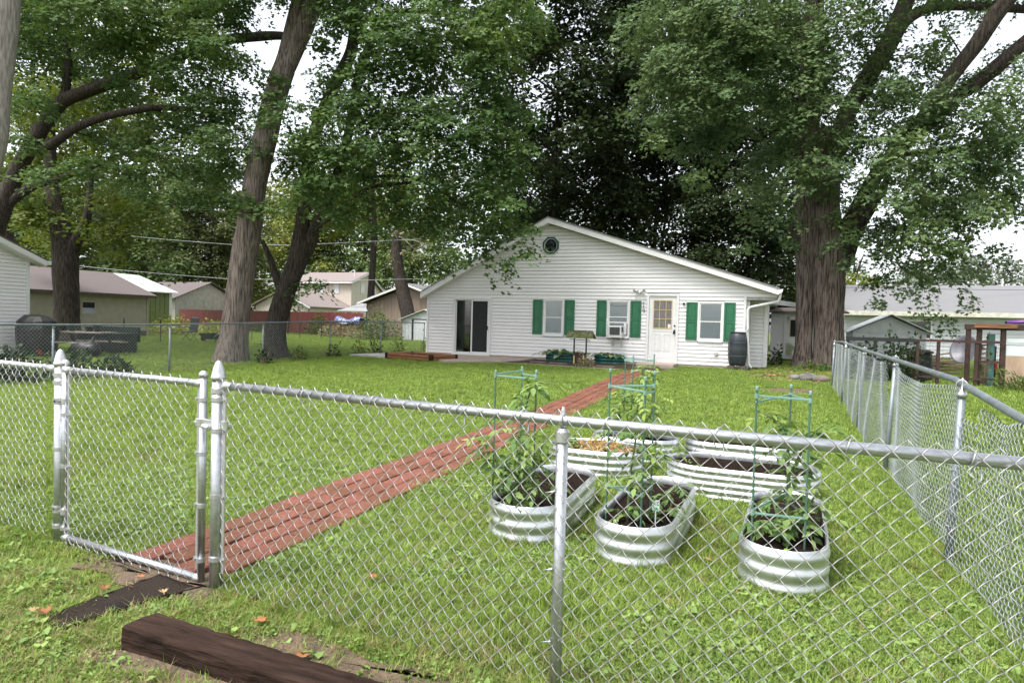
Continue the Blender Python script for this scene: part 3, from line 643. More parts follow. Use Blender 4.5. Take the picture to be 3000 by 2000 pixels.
MB().tube([(PA[0]-FE.x*.07,PA[1]-FE.y*.07,1.125),(PL[0],PL[1],1.14)], .0215, 16).build('top_rail', M['galv'], FF, smooth=True)
lp = MB().tube([(PC[0],PC[1],-.3),(PC[0],PC[1],1.055)], .0245, 18).build('line_post', M['galv'], FF, smooth=True)
lc = MB().lathe([(.0255,1.02),(.029,1.02),(.029,1.062),(.022,1.076)], (PC[0],PC[1],0), 18)
lc.tube([Vector((PC[0],PC[1],1.108))+(FE*math.cos(0)+Vector((0,0,0)))*0+FN*math.cos(a)*.027+Vector((0,0,math.sin(a)*.027)) for a in [i*PI/9 for i in range(19)]], .008, 8, caps=False)
lc.tube([(PC[0],PC[1],1.13),(PC[0],PC[1],1.15),(PC[0],PC[1],1.165)], [.010,.008,.005], 8)
lc.build('loop_cap', M['alu'], lp)
for c in (PE, PL):
    MB().tube([(c[0],c[1],-.3),(c[0],c[1],1.17)], RT, 18).build('corner_post', M['galv'], FF, smooth=True)
def off(p, s, d): return (p[0]+FE.x*s+FN.x*d, p[1]+FE.y*s+FN.y*d)
WW = .081
fabric('chain_link_fabric', M['wire'], FF, off(PB,.062,.026), off(PE,-.03,.026), lambda s: 1.155, lambda s: .02, WW, .0017, .0075, 5, 5)
fabric('chain_link_fabric', M['wire'], FF, off(PL,.03,.026), off(PA,-.062,.026), lambda s: 1.17, lambda s: .02, WW, .0017, .0075, 5, 5)
rr = random.Random(8)
def tie(s, p, z, parent, m=M['alu']):
    c = Vector((p[0],p[1],z))+FE*s
    pts = [c+FN*math.cos(a)*.026+Vector((0,0,math.sin(a)*.026))+FE*(.006*a) for a in [-.9+i*.45 for i in range(12)]]
    pts += [pts[-1]+FN*.012+Vector((0,0,-.045))+FE*.004, pts[-1]+FN*.018+Vector((0,0,-.06))-FE*.012]
    pts = [pts[0]+FN*.014+Vector((0,0,-.03))+FE*.01]+pts
    MB().tube(pts, .0026, 5).build('tie_wire', m, parent, smooth=True)
for s in (.16,.62,1.05,1.52,1.83,2.20,2.62,3.05,3.40): tie(s, PB, 1.113, FF)
for s in (-.16,-.55,-.9): tie(s, PA, 1.127, FF)
for z in (.2,.5,.82):
    MB().tube([Vector((PC[0],PC[1],z))+FE*math.cos(a)*.028-FN*math.sin(a)*.028+FN*.004 for a in [i*PI/8-.3 for i in range(12)]]+[Vector((PC[0],PC[1],z-.01))-FE*.055+FN*.03], .0026, 5).build('tie_wire', M['alu'], lp, smooth=True)
# gate
GT = thing('fence_gate', 'galvanised chain-link walk gate between two domed posts', 'gate', (PA[0],PA[1],0))
ga = Vector((PA[0],PA[1],0))+FE*(RT+.045)+FN*.012; gb = Vector((PB[0],PB[1],0))-FE*(RT+.085)+FN*.0
UP = Vector((0,0,1)); RG = .0205
for c, zt in ((ga,1.165),(gb,1.165)):
    p = MB().tube([c+UP*(.04 if c is ga else .005), c+UP*zt], RG, 16).build('gate_stile', M['galv'], GT, smooth=True)
    MB().lathe([(RG*.9,-.01),(RG*1.18,-.01),(RG*1.18,.006),(RG*.95,.018),(RG*.45,.026),(0,.027)], (c.x,c.y,zt), 16).build('stile_cap', M['alu'], p, smooth=True)
    ear = FE if c is ga else -FE
    for z in ((.10,.50,.83) if c is ga else (.125,.43,.72,1.02)): band(c, RG, z, .022, M['alu'], p, ear)
    MB().obox(c+ear*(RG+.016)+UP*.60, ear*.008, FN*.003, UP*.52).build('tension_bar', M['wire'], p)
MB().tube([ga+UP*1.125+FE*.015, gb+UP*1.120-FE*.015], .0195, 14).build('top_frame', M['galv'], GT, smooth=True)
MB().tube([ga+UP*.055+FE*.015, gb+UP*.03-FE*.015], .0205, 14).build('bottom_frame', M['galv'], GT, smooth=True)
for c, z, s in ((ga,1.125,1),(gb,1.12,-1),(ga,.055,1),(gb,.03,-1)):
    MB().tube([c+UP*z, c+UP*z+FE*.035*s, c+UP*z+FE*.05*s], [.024,.024,.0215], 14).build('corner_elbow', M['alu'], GT, smooth=True)
fabric('chain_link_fabric', M['wire'], GT, tuple((ga+FE*.045+FN*.024).xy), tuple((gb-FE*.045+FN*.024).xy), lambda s: 1.165-.006*s, lambda s: .02-.02*s, WW, .0017, .0075, 5, 5, knuck='both')
for s in (.10,.34,.62,.86): tie(s, (ga.x,ga.y), 1.118, GT)
for z, zz in ((.91,1.0),(.20,.5)):
    h = MB(); band(ga, RG, z, .034, M['alu'], GT, -FE, 'hinge'); band(Vector((PA[0],PA[1],0)), RT, z+.002, .03, M['alu'], FF, FE, 'hinge_band')
la = MB(); lz = .905
la.obox(gb+UP*lz+FE*.0+FN*.0, FE*.032, FN*.026, UP*.022)
la.obox(gb+UP*lz+FE*.055+FN*.022, FE*.05, FN*.004, UP*.024); la.obox(gb+UP*lz+FE*.055-FN*.022, FE*.05, FN*.004, UP*.024)
la.tube([gb+UP*(lz-.012)+FE*.035+FN*.03, gb+UP*(lz-.016)+FE*.10+FN*.045], .012, 10)
la.tube([gb+UP*lz-FE*.03+FN*.03, gb+UP*lz-FE*.03-FN*.03], .010, 8)
la.build('latch', M['alu'], GT, bevel=.003)
ks = MB(); kb = Vector((PB[0],PB[1],0)); ks.obox(kb+UP*lz+FE*(RT+.028)+FN*.012, FE*.022, FN*.004, UP*.024); ks.tube([kb+UP*lz+FE*(RT+.02)-FN*.03, kb+UP*lz+FE*(RT+.05)-FN*.01], .012, 8); ks.build('latch_keeper', M['alu'], FF, bevel=.003)
# loops under the gate
lo = MB(); Lg = (gb-ga).length; k = 0
while .05+k*WW < Lg-.06:
    s = .05+k*WW+.02; c = ga+FE*s+FN*.030+UP*(.055-.025*s/Lg-.012)
    lo.tube([c+FE*.012*math.sin(a)-UP*(.025-.025*math.cos(a)) + FN*(.004*math.sin(a*2)) for a in [i*2*PI/10 for i in range(11)]], .0020, 5, caps=False); k += 1
lo.build('wire_loops', M['wire'], GT, smooth=True)
# old fence on the right
RF = thing('chain_link_fence', 'sagging weathered chain-link fence running back along the right side of the yard', 'fence', (1.25,8,0))
RPX = lambda y: 1.15+.02*(y-5)
RY = [5.0,8.04,11.1,14.15,17.25]
rz = lambda y: np.interp(y, [2.4,4.0,5.3,7.5,11,13.6,15.8,17.3], [1.02,1.10,1.19,1.21,1.235,1.26,1.285,1.25])
TOPP = [.0,.06,-.035,-.05,-.06]
for i, y in enumerate(RY):
    x = RPX(y); z0 = gz(y); lean = [.05,.17,.17,.07,.02][i]
    p = MB().tube([(x-.03,y,z0-.3),(x+lean*.25,y,rz(y)-.045)], .0245 if i < 3 else .02, 14).build('line_post', M['oldgalv'], RF, smooth=True)
    zc = rz(y)-.045
    MB().lathe([(.028,-.03),(.03,-.03),(.03,0),(.02,.008),(.01,.02),(.004,.07),(.009,.09),(0,.10)], (x+lean*.25,y,zc), 12).build('loop_cap', M['alu'], p, smooth=True)
    MB().tube([(x+lean*.25+.03*math.cos(a),y+.02*math.sin(a*.5),zc+.05+.035*math.sin(a)) for a in [j*PI/6 for j in range(13)]], .004, 5).build('tie_wire', M['alu'], p, smooth=True)
    if i < 4:
        for zz in (.25,.62): MB().lathe([(.0265,0),(.029,.002),(.0265,.004)], (x-.03+(lean*.25+.03)*zz/1.15,y,z0+zz), 10).build('tie_wire', M['wire'], p)
ys = [2.45,3.2,4.0,5.3,7.5,9.5,11,13.6,15.8,17.0,17.4]
rail = MB().tube([(RPX(y)+.035+(.03 if 13 < y < 17 else 0),y,float(rz(y))) for y in ys], .0225, 14).build('top_rail', M['oldgalv'], RF, smooth=True)
def sagf(amp, seed):
    r_ = np.random.default_rng(seed); a, b, c = r_.uniform(0, 6, 3)
    def f(x, z): return (.012*np.sin(3*z+a)+.01*np.sin(2.1*x+b), amp*(np.sin(1.6*x+a)*np.sin(2.2*z+b)+.5*np.sin(5*x+c)))
    return f
secs = [(2.5,5.0,lambda s: 1.09+.02*math.sin(s*2)-(.10 if s > 2.15 else 0)-.05*math.exp(-((s-1.6)/.3)**2),.03),(5.0,8.04,lambda s: 1.165-.075*math.sin(PI*min(max(s/3.0,0),1))**1.5,.03),(8.04,11.1,lambda s: 1.185-.04*math.sin(PI*s/3.05),.05),(11.1,14.15,lambda s: 1.20,.04),(14.15,17.3,lambda s: 1.23,.03)]
for i, (y0, y1, zt, amp) in enumerate(secs):
    fabric('chain_link_fabric', M['oldwire'], RF, (RPX(y0)+.01,y0), (RPX(y1)+.01,y1), zt, lambda s, y0=y0: gz(y0+s)+.02, .07 if i < 3 else .08, .0021, .010, 4 if i < 2 else 3, 4, side=1, sag=sagf(amp, i+3))
# side-yard fence on the left
LF = thing('chain_link_fence', 'grey chain-link fence between the lawn and the neighbouring yard on the left', 'fence', (-13.9,15,0))
LY = [5.9,8.98,11.8,14.98,18.1,21.2,24.5]
for y in LY:
    p = MB().tube([(-13.9,y,gz(y)-.3),(-13.9+.03,y,gz(y)+1.16)], .024, 12).build('line_post', M['oldgalv'], LF, smooth=True)
    MB().lathe([(.026,-.03),(.028,0),(.018,.01),(.006,.05),(0,.06)], (-13.87,y,gz(y)+1.16), 10).build('loop_cap', M['oldgalv'], p, smooth=True)
MB().tube([(-13.86,y,gz(y)+1.205) for y in (3.5,6,9,11.8,14,16,18.1,20,21.2,24.5)], .021, 12).build('top_rail', M['oldgalv'], LF, smooth=True)
for i in range(6):
    y0, y1 = LY[i], LY[i+1]
    fabric('chain_link_fabric', M['oldwire'], LF, (-13.88,y0), (-13.88,y1), lambda s, y0=y0: gz(y0+s)+1.19, lambda s, y0=y0: gz(y0+s)+.02, .08, .0022, .006, 2, 3, side=1, sag=None, knuck=False)
# ------------------------------------------------------------------ leaf tools
T_MAPLE = (np.array([(0,0,0),(-.50,.42,.06),(.50,.42,.06),(0,1,.0),(-.13,.50,-.05),(.13,.50,-.05)],float), np.array([(0,5,3),(0,3,4),(0,4,1),(0,2,5)]))
T_KITE = (np.array([(0,0,0),(.34,.45,.05),(0,1,0),(-.34,.45,.05)],float), np.array([(0,1,2),(0,2,3)]))
T_LEAFLET = (np.array([(0,0,0),(.24,.28,.05),(.20,.62,.04),(0,1,-.06),(-.20,.62,.04),(-.24,.28,.05),(0,.45,-.02)],float), np.array([(0,1,6),(1,2,6),(2,3,6),(3,4,6),(4,5,6),(5,0,6)]))
T_NEEDLE = (np.array([(-.10,0,0),(.10,0,0),(.05,1,0),(-.05,1,0)],float), np.array([(0,1,2),(0,2,3)]))
def leaves(P, D, Nn, S, C, T):
    D = D/np.linalg.norm(D, axis=1)[:, None]; Nn = Nn-D*np.sum(D*Nn, 1)[:, None]; Nn /= (np.linalg.norm(Nn, axis=1)[:, None]+1e-9); U = np.cross(D, Nn)
    tv, tf = T; k = len(tv)
    V = P[:, None, :]+S[:, None, None]*(U[:, None, :]*tv[None, :, 0, None]+D[:, None, :]*tv[None, :, 1, None]+Nn[:, None, :]*tv[None, :, 2, None])
    F = tf[None]+(np.arange(len(P))*k)[:, None, None]
    return V.reshape(-1, 3), F.reshape(-1, 3), np.repeat(C, k)
def crown_mesh(name, clumps, m, parent, size, lai=2.6, seed=0, T=T_MAPLE, flat=.8, spr=22, droop=.5, tintclump=.35):
    """leafy sprays: each spray is a drooping, slightly domed fan of leaves on the outside of a clump"""
    rng = np.random.default_rng(seed); Ps, Ds, Ns, Ss, Cs = [], [], [], [], []
    sr = size*2.5
    for (cx, cy, cz, r) in clumps:
        n = int(lai*PI*r*r/(.42*size*size*spr))+1
        d = rng.normal(size=(n, 3)); d[:, 2] += .15; d /= np.linalg.norm(d, axis=1)[:, None]
        rad = r*rng.random(n)**.40
        c = np.array([cx, cy, cz])+d*rad[:, None]*np.array([1, 1, flat])
        out = d.copy(); out[:, 2] = 0; out += rng.normal(0, .35, (n, 3))*np.array([1, 1, 0]); out /= (np.linalg.norm(out, axis=1)[:, None]+1e-6)
        t = out.copy(); t[:, 2] = -droop*rng.uniform(.3, 1.5, n); t /= np.linalg.norm(t, axis=1)[:, None]
        nv = np.tile([0, 0, 1.], (n, 1))+out*droop*rng.uniform(.2, 1.1, n)[:, None]+rng.normal(0, .18, (n, 3)); nv -= t*np.sum(t*nv, 1)[:, None]; nv /= np.linalg.norm(nv, axis=1)[:, None]
        sd = np.cross(t, nv); ss = sr*rng.uniform(.7, 1.35, n)
        ct = np.clip(.5+rng.normal(0, tintclump*.30)+rng.normal(0, .12, n), 0, 1)
        for j in range(spr):
            a = rng.uniform(0, 2*PI, n); q = np.sqrt(rng.random(n)); u = q*np.cos(a); v = q*np.sin(a)
            pos = c+(t*(u*1.15)[:, None]+sd*(v*.8)[:, None])*ss[:, None]+nv*rng.normal(0, .10, n)[:, None]*ss[:, None]
            pos[:, 2] -= .30*q*q*ss
            dr = t*(u+.55)[:, None]+sd*(v*1.1)[:, None]+rng.normal(0, .30, (n, 3)); dr[:, 2] -= .30*q
            Ps.append(pos); Ds.append(dr); Ns.append(nv+rng.normal(0, .30, (n, 3))); Ss.append(size*rng.uniform(.6, 1.25, n)); Cs.append(np.clip(ct+rng.normal(0, .14, n), 0, 1))
    V, F, C = leaves(np.concatenate(Ps), np.concatenate(Ds), np.concatenate(Ns), np.concatenate(Ss), np.concatenate(Cs), T)
    return link(name, npmesh(name, V, F, {'c': C}), m, parent)
def smooth_path(pts, step=.22):
    P = np.array(pts, float); d = np.r_[0, np.cumsum(np.linalg.norm(np.diff(P[:, :3], axis=0), axis=1))]
    n = max(4, int(d[-1]/step)+1); s = np.linspace(0, d[-1], n)
    # Catmull-like: gaussian smoothing of linear interpolation
    Q = np.stack([np.interp(s, d, P[:, i]) for i in range(P.shape[1])], -1)
    for _ in range(2):
        Q[1:-1] = .25*Q[:-2]+.5*Q[1:-1]+.25*Q[2:]
    return Q
def trunk_arrays(pts, sides=14, rough=.05, seed=0, step=.22):
    rng = np.random.default_rng(seed); Q = smooth_path(pts, step); n = len(Q); P = Q[:, :3]; R = Q[:, 3]
    T = np.gradient(P, axis=0); T /= np.linalg.norm(T, axis=1)[:, None]
    ref = np.array([0, 1., .1]); U = ref-T*(T@ref)[:, None]; U /= np.linalg.norm(U, axis=1)[:, None]; Wv = np.cross(T, U)
    a = np.arange(sides)*2*np.pi/sides
    col = rng.normal(0, rough, sides); prof = np.empty((n, sides))
    for i in range(n):
        col = col*.93+rng.normal(0, rough*.37, sides); prof[i] = col
    prof = .25*np.roll(prof, 1, 1)+.5*prof+.25*np.roll(prof, -1, 1)
    rr_ = R[:, None]*(1+prof*1.4)
    V = P[:, None]+rr_[..., None]*(U[:, None]*np.cos(a)[None, :, None]+Wv[:, None]*np.sin(a)[None, :, None])
    i = np.arange(n-1)[:, None]*sides; q = np.arange(sides)[None]; q2 = (q+1) % sides
    F = np.stack([i+q, i+q2, i+sides+q2, i+sides+q], -1).reshape(-1, 4)
    return V.reshape(-1, 3), F
def wood(name, paths, m, parent, sides=14, rough=.05, seed=0, step=.22):
    Vs, Fs, b = [], [], 0
    for i, p in enumerate(paths):
        V, F = trunk_arrays(p, sides, rough, seed+i, step); Vs.append(V); Fs.append(F+b); b += len(V)
    return link(name, npmesh(name, np.concatenate(Vs), np.concatenate(Fs)), m, parent, smooth=True)
def twigs(limbs, clumps, seed=0, r0=.03, frac=1.):
    """branches: every clump hangs from the nearest limb or from a clump already reached"""
    rng = np.random.default_rng(seed); L = np.concatenate([smooth_path(p, .4) for p in limbs]); out = []; todo = [np.array(c) for c in clumps]
    cost = lambda c: np.linalg.norm((L[:, :3]-c[:3])*np.array([1, 1, 1.2]), axis=1)+1.5*np.maximum(0, c[2]-L[:, 2])*(c[2] < 6)
    while todo:
        best = [float(cost(c).min()) for c in todo]; k = int(np.argmin(best)); cl = todo.pop(k); c, r = cl[:3], cl[3]; i = int(np.argmin(cost(c))); a = L[i]
        ln = np.linalg.norm(a[:3]-c); rb = min(a[3]*.7, r0*(.7+.12*ln)); mid = (a[:3]+c)/2+rng.normal(0, .09*ln, 3)+np.array([0, 0, .16*ln])
        if ln > .4*r:
            out.append([tuple(a[:3])+(rb,), tuple(mid)+(rb*.8,), tuple(c)+(rb*.55,)])
        L = np.concatenate([L, np.array([list(c)+[rb*.6], list(mid)+[rb*.8]])])
        for k in range(5):
            e = c+rng.normal(0, .55*r, 3)*np.array([1, 1, .7]); out.append([tuple(c)+(rb*.45,), tuple((c+e)/2+rng.normal(0, .08*r, 3)+np.array([0, 0, .08*r]))+(rb*.3,), tuple(e)+(rb*.15,)])
    return out
def tree(label, loc, paths, clumps, leafm, barkm, size, lai=2.6, seed=0, group=None, sides=14, T=T_MAPLE, twig=True, name='maple_tree', droop=.5, rough=.05, spr=22, flat=.8, r0=.03, top=None, nt=0):
    t = thing(name, label, 'tree', loc, group)
    wood('trunk', paths[:nt] if nt else paths, barkm, t, sides, rough, seed)
    if nt: wood('limbs', paths[nt:], M['darkbark'], t, sides, rough, seed+9)
    if twig:
        tw = twigs(paths, clumps, seed, r0)
        if tw: wood('branches', tw, M['darkbark'], t, 5, .02, seed, .35)
    if clumps: crown_mesh('crown', clumps, leafm, t, size, lai, seed, T, droop=droop, spr=spr, flat=flat)
    if top: crown_mesh('upper_crown', top, leafm, t, .32, 2.6, seed+50, T_KITE, droop=droop)
    return t
# ------------------------------------------------------------------ galvanised raised beds
def stadium(L, Wd, n=14):
    R = Wd/2; a = L/2-R; P = []
    for i in range(n+1): t = -PI/2+PI*i/n; P.append((a+R*math.cos(t), R*math.sin(t), math.cos(t), math.sin(t)))
    for k in (.6,.2,-.2,-.6): P.append((a*k, R, 0, 1))
    for i in range(n+1): t = PI/2+PI*i/n; P.append((-a+R*math.cos(t), R*math.sin(t), math.cos(t), math.sin(t)))
    for k in (-.6,-.2,.2,.6): P.append((a*k, -R, 0, -1))
    return P
def bed(label, c, rot, L, Wd, h, ribs, m=M['bedsteel'], soil_z=None, group='galvanised oval raised beds', name='raised_bed', z0=0, soilm=None, amp=.0065):
    t = thing(name, label, 'raised bed', (c[0],c[1],z0), group); P = stadium(L, Wd); k = len(P); cr, sr = math.cos(rot), math.sin(rot)
    def pt(p, off, z): x, y = p[0]+p[2]*off, p[1]+p[3]*off; return (c[0]+cr*x-sr*y, c[1]+sr*x+cr*y, z0+z)
    mb = MB(); rows = []
    nz = ribs*8
    for i in range(nz+1): rows.append((amp*math.sin(2*PI*ribs*i/nz-PI/2), h*i/nz-.03+.03*i/nz))
    rows += [(-amp-.004, h+.004), (-amp-.010, h+.002), (-amp-.012, h-.01)]
    for i in range(nz, -1, -4): rows.append((amp*math.sin(2*PI*ribs*i/nz-PI/2)-.014, h*i/nz-.012))
    for o_, z in rows: mb.v += [pt(p, o_, z) for p in P]
    for i in range(len(rows)-1):
        for j in range(k): mb.f.append((i*k+j, i*k+(j+1) % k, (i+1)*k+(j+1) % k, (i+1)*k+j))
    mb.build('wall', m, t, smooth=True)
    for j in (2, k//2-1, k//2+3, k-3):
        p = P[j]
        bo = MB()
        for q in range(ribs): b_ = pt(p, amp+.001, h*(q+.5)/ribs); bo.lathe([(0,-.004),(.006,-.004),(.006,.004),(0,.004)], b_, 6)
        bo.build('bolts', M['wire'], t)
    sz = soil_z if soil_z is not None else h-.06; so = MB(); rr = random.Random(int(c[0]*100))
    so.v.append((c[0],c[1],z0+sz+.02))
    for q in (.4,.75,1.0): so.v += [pt((p[0]*q,p[1]*q,p[2],p[3]), -.02 if q == 1 else 0, sz+(rr.uniform(-.008,.02) if q < 1 else 0)) for p in P]
    so.f += [(0,1+i,1+(i+1) % k) for i in range(k)]
    for q in range(2): so.f += [(1+q*k+i,1+(q+1)*k+i,1+(q+1)*k+(i+1) % k,1+q*k+(i+1) % k) for i in range(k)]
    so.build('soil', soilm or M['soil'], t, smooth=True)
    return t
bed('galvanised oval raised bed with a tomato plant, left one of the front three', (-1.60,4.82), PI/2+.03, 1.46, .56, .25, 3)
bed('galvanised oval raised bed with plant tag, middle one of the front three', (-.78,4.75), PI/2-.02, 1.52, .51, .25, 3)
bed('galvanised oval raised bed with bushy tomato, right one of the front three', (.13,4.72), PI/2-.04, 1.52, .50, .25, 3)
bed('galvanised oval raised bed heaped with straw and dry vines', (-1.66,6.60), -.02, .98, .70, .25, 4)
bed('galvanised oval raised bed of bare dark soil behind the right tomato', (-.22,6.36), -.02, 1.34, .78, .26, 5, soil_z=.21)
bed('galvanised oval raised bed with a staked plant, farthest back on the left', (-1.42,7.45), -.02, .98, .62, .25, 4)
bed('galvanised oval raised bed, farthest back on the right behind the bare soil one', (-.26,7.68), -.02, 1.25, .68, .25, 4)
for lab, x0, x1 in (('dark green corrugated planter of hostas left of the wishing well', -7.28,-6.05),('dark green corrugated planter of hostas right of the wishing well', -5.55,-4.52)):
    bed(lab, ((x0+x1)/2,21.45), 0, x1-x0, .6, .29, 3, M['tealbed'], group='dark green corrugated planters', name='planter', z0=.22, amp=.012)
# straw heap
def strands(name, c, rx, ry, n, m, parent, seed, L=.16, h=.06, r=.0025):
    rng = random.Random(seed); mb = MB(); cs = []
    for i in range(n):
        a = rng.uniform(0,2*PI); q = math.sqrt(rng.random()); p = Vector((c[0]+rx*q*math.cos(a), c[1]+ry*q*math.sin(a), c[2]+h*(1-q*q)*rng.uniform(.2,1)))
        d = Vector((rng.uniform(-1,1),rng.uniform(-1,1),rng.uniform(-.25,.35))).normalized()*L*rng.uniform(.4,1); s = Vector((-d.y,d.x,0))*rng.uniform(-.5,.5)
        k = len(mb.v); mb.tube([p-d/2, p+s*.5+Vector((0,0,.01)), p+d/2], r, 3, caps=False); cs += [rng.random()]*(len(mb.v)-k)
    o = mb.build(name, m, parent); t = o.data.attributes.new('c','FLOAT','POINT'); t.data.foreach_set('value', cs); return o
sh = strands('straw_heap', (-1.62,6.6,.20), .40, .27, 420, M['straw'], None, 3, .2, .10, .0035); tag(sh, 'tangle of orange straw and withered vines in the left middle bed', 'straw', kind='stuff')
# ------------------------------------------------------------------ tomato cages
def cage(label, S, zb, zt, lev):
    t = thing('tomato_cage', label, 'plant cage', (S[0][0],S[0][1],zb), 'green stake tomato cages')
    for (x, y), z in zip(S, zt):
        s_ = MB().tube([(x,y,zb-.1),(x,y,z)], .0062, 8)
        for q in range(int((z-zb)/.035)): s_.lathe([(.0062,0),(.0074,.003),(.0062,.006)], (x,y,zb+.035*q), 6)
        p = s_.build('stake', M['stake'], t)
        MB().lathe([(.0085,0),(.0095,.004),(.0095,.02),(.006,.026)], (x,y,z-.012), 8).build('stake_tip', M['stakelight'], p)
    for z, dz in lev:
        for i in range(3):
            a, b = Vector(S[i]+(z+dz[i],)), Vector(S[(i+1) % 3]+(z+dz[i]-.012,)); d = (b-a).normalized()
            MB().beam(a-d*.012, b+d*.012, .008, .013).build('crossbar', M['stakelight'], t, bevel=.002)
            MB().lathe([(.011,-.014),(.012,-.014),(.012,.014),(.011,.014)], tuple(a), 8).build('clip', M['stakelight'], t)
cage('mint green stake cage around the left front tomato plant', ((-1.81,4.23),(-1.51,4.25),(-1.72,4.52)), .2, (1.15,1.165,1.165), ((1.125,(0,.01,.02)),(.48,(0,0,0))))
cage('mint green stake cage around the middle front tomato plant', ((-1.0,4.30),(-.74,4.17),(-.72,4.40)), .2, (1.20,1.165,1.19), ((1.085,(.01,-.01,.02)),(.42,(0,0,0))))
cage('mint green stake cage around the right front tomato plant', ((-.07,4.14),(.225,4.20),(.13,4.62)), .2, (1.15,1.135,1.135), ((1.10,(.005,-.01,-.02)),(.40,(0,0,.03))))
cage('mint green stake cage in the farthest left bed, in line with the door', ((-1.58,7.55),(-1.46,7.40),(-1.24,7.50)), .2, (1.14,1.155,1.18), ((1.10,(0,.02,.02)),))
# ------------------------------------------------------------------ tomato plants
def compound(rng, base, d, L, tint, out, lsz):
    """one pinnate leaf: appends leaflets"""
    d = d/np.linalg.norm(d); up = np.array([0,0,1.]); s = np.cross(d, up); s /= (np.linalg.norm(s)+1e-6)
    pts = []
    for t in (.35,.6,.8,1.0):
        p = base+d*L*t+np.array([0,0,-.45*L*t*t]); pts.append(p)
    for i, p in enumerate(pts):
        dd = d+np.array([0,0,-.9*(.35+.22*i)])
        if i == 3: out.append((p, dd+rng.normal(0,.15,3), lsz*1.1, tint))
        else:
            for sg in (-1, 1): out.append((p, dd*.5+s*sg+rng.normal(0,.2,3)+np.array([0,0,-.3]), lsz*rng.uniform(.7,1.0), tint))
    return [base]+pts
def tomato(label, c, zb, stems, seed, nleaf, lsz=.075, young=0, spread=.16):
    t = thing('tomato_plant', label, 'tomato plant', (c[0],c[1],zb)); rng = np.random.default_rng(seed)
    st = MB(); out, outy = [], []; rach = MB()
    for path in stems:
        Q = smooth_path([p+(.009*(1-.6*i/len(path)),) for i, p in enumerate(path)], .05); st.tube([tuple(q[:3]) for q in Q], [q[3] for q in Q], 6)
        n = int(nleaf*len(Q)/max(1, sum(len(smooth_path([p+(.01,) for p in s_], .05)) for s_ in stems)))
        for i in range(n):
            u = rng.random()**.8; q = Q[min(len(Q)-1, int(u*len(Q)))]; a = rng.uniform(0, 2*PI); d = np.array([math.cos(a), math.sin(a), rng.uniform(-.1,.6)])
            tgt = outy if (young and u > young) else out
            pts = compound(rng, q[:3].copy(), d, spread*rng.uniform(.5,1.2), rng.random(), tgt, lsz*rng.uniform(.7,1.15))
            rach.tube([tuple(p) for p in pts], .002, 3, caps=False)
    st.build('stems', M['stem'], t, smooth=True); rach.build('leaf_stalks', M['stem'], t)
    for nm, L, m in (('leaves', out, M['tomleaf']), ('young_leaves', outy, M['tomnew'])):
        if not L: continue
        P = np.array([l[0] for l in L]); D = np.array([l[1] for l in L]); S = np.array([l[2] for l in L]); C = np.array([l[3] for l in L])
        V, F, A = leaves(P, D, np.tile([0,0,1.],(len(P),1))+rng.normal(0,.35,(len(P),3)), S, C, T_LEAFLET); link(nm, npmesh(nm, V, F, {'c': A}), m, t)
    return t
tomato('tall tomato plant arching out of its cage, in the left front bed', (-1.62,4.25), .2, [[(-1.62,4.3,.2),(-1.66,4.25,.5),(-1.6,4.25,.8),(-1.55,4.2,1.0),(-1.47,4.15,1.12),(-1.38,4.12,1.10)],[(-1.6,4.2,.2),(-1.72,4.15,.45),(-1.80,4.15,.7)],[(-1.6,4.25,.2),(-1.48,4.2,.5),(-1.42,4.2,.72)],[(-1.66,4.2,.3),(-1.68,4.1,.5),(-1.62,4.05,.62)]], 3, 105, .074, .86, .18)
tomato('thin tomato plant with a green fruit, in the middle front bed', (-.80,4.3), .2, [[(-.85,4.28,.2),(-.84,4.27,.5),(-.80,4.25,.8),(-.76,4.25,1.02)],[(-.84,4.27,.45),(-.70,4.2,.62),(-.62,4.2,.74)]], 5, 50, .066, .80, .16)
tomato('low leafy seedlings in the soil of the middle front bed', (-.7,4.8), .2, [[(-.72,4.35,.2),(-.68,4.3,.27),(-.60,4.3,.30)],[(-.7,4.9,.2),(-.68,4.9,.3),(-.6,4.95,.33)],[(-.62,4.6,.2),(-.6,4.6,.31)]], 6, 18, .06, 0, .14)
tomato('bushy tomato plant with hanging fruit, in the right front bed', (.12,4.35), .2, [[(.12,4.4,.2),(.14,4.4,.5),(.12,4.35,.8),(.05,4.35,.94),(-.02,4.33,.98)],[(.12,4.35,.2),(.02,4.3,.36),(.04,4.2,.30)],[(.12,4.4,.2),(.24,4.35,.42),(.30,4.3,.55)],[(.14,4.4,.6),(.24,4.4,.86),(.30,4.38,.92)],[(.1,4.5,.2),(.05,4.6,.38),(.02,4.7,.40)]], 7, 100, .072, .90, .17)
tomato('tomato plant in the farthest left bed behind the straw one', (-1.42,7.45), .2, [[(-1.42,7.45,.2),(-1.4,7.45,.6),(-1.38,7.42,.9),(-1.33,7.4,1.05)],[(-1.42,7.45,.2),(-1.55,7.4,.55),(-1.60,7.4,.75)],[(-1.4,7.45,.2),(-1.25,7.4,.5),(-1.15,7.4,.7)]], 9, 90, .075, .92, .19)
tomato('sprawling vine spilling from the left middle bed beside the line post', (-1.9,6.5), .2, [[(-1.85,6.6,.22),(-1.95,6.4,.34),(-2.05,6.3,.25)],[(-1.7,6.8,.22),(-1.6,6.9,.38),(-1.4,6.95,.36)]], 11, 24, .085, 0, .16)
tomato('small green weeds in the bare soil bed', (-.7,6.4), .2, [[(-.70,6.35,.21),(-.68,6.35,.25)],[(-.6,6.2,.21),(-.58,6.2,.24)]], 12, 6, .035, 0, .07)
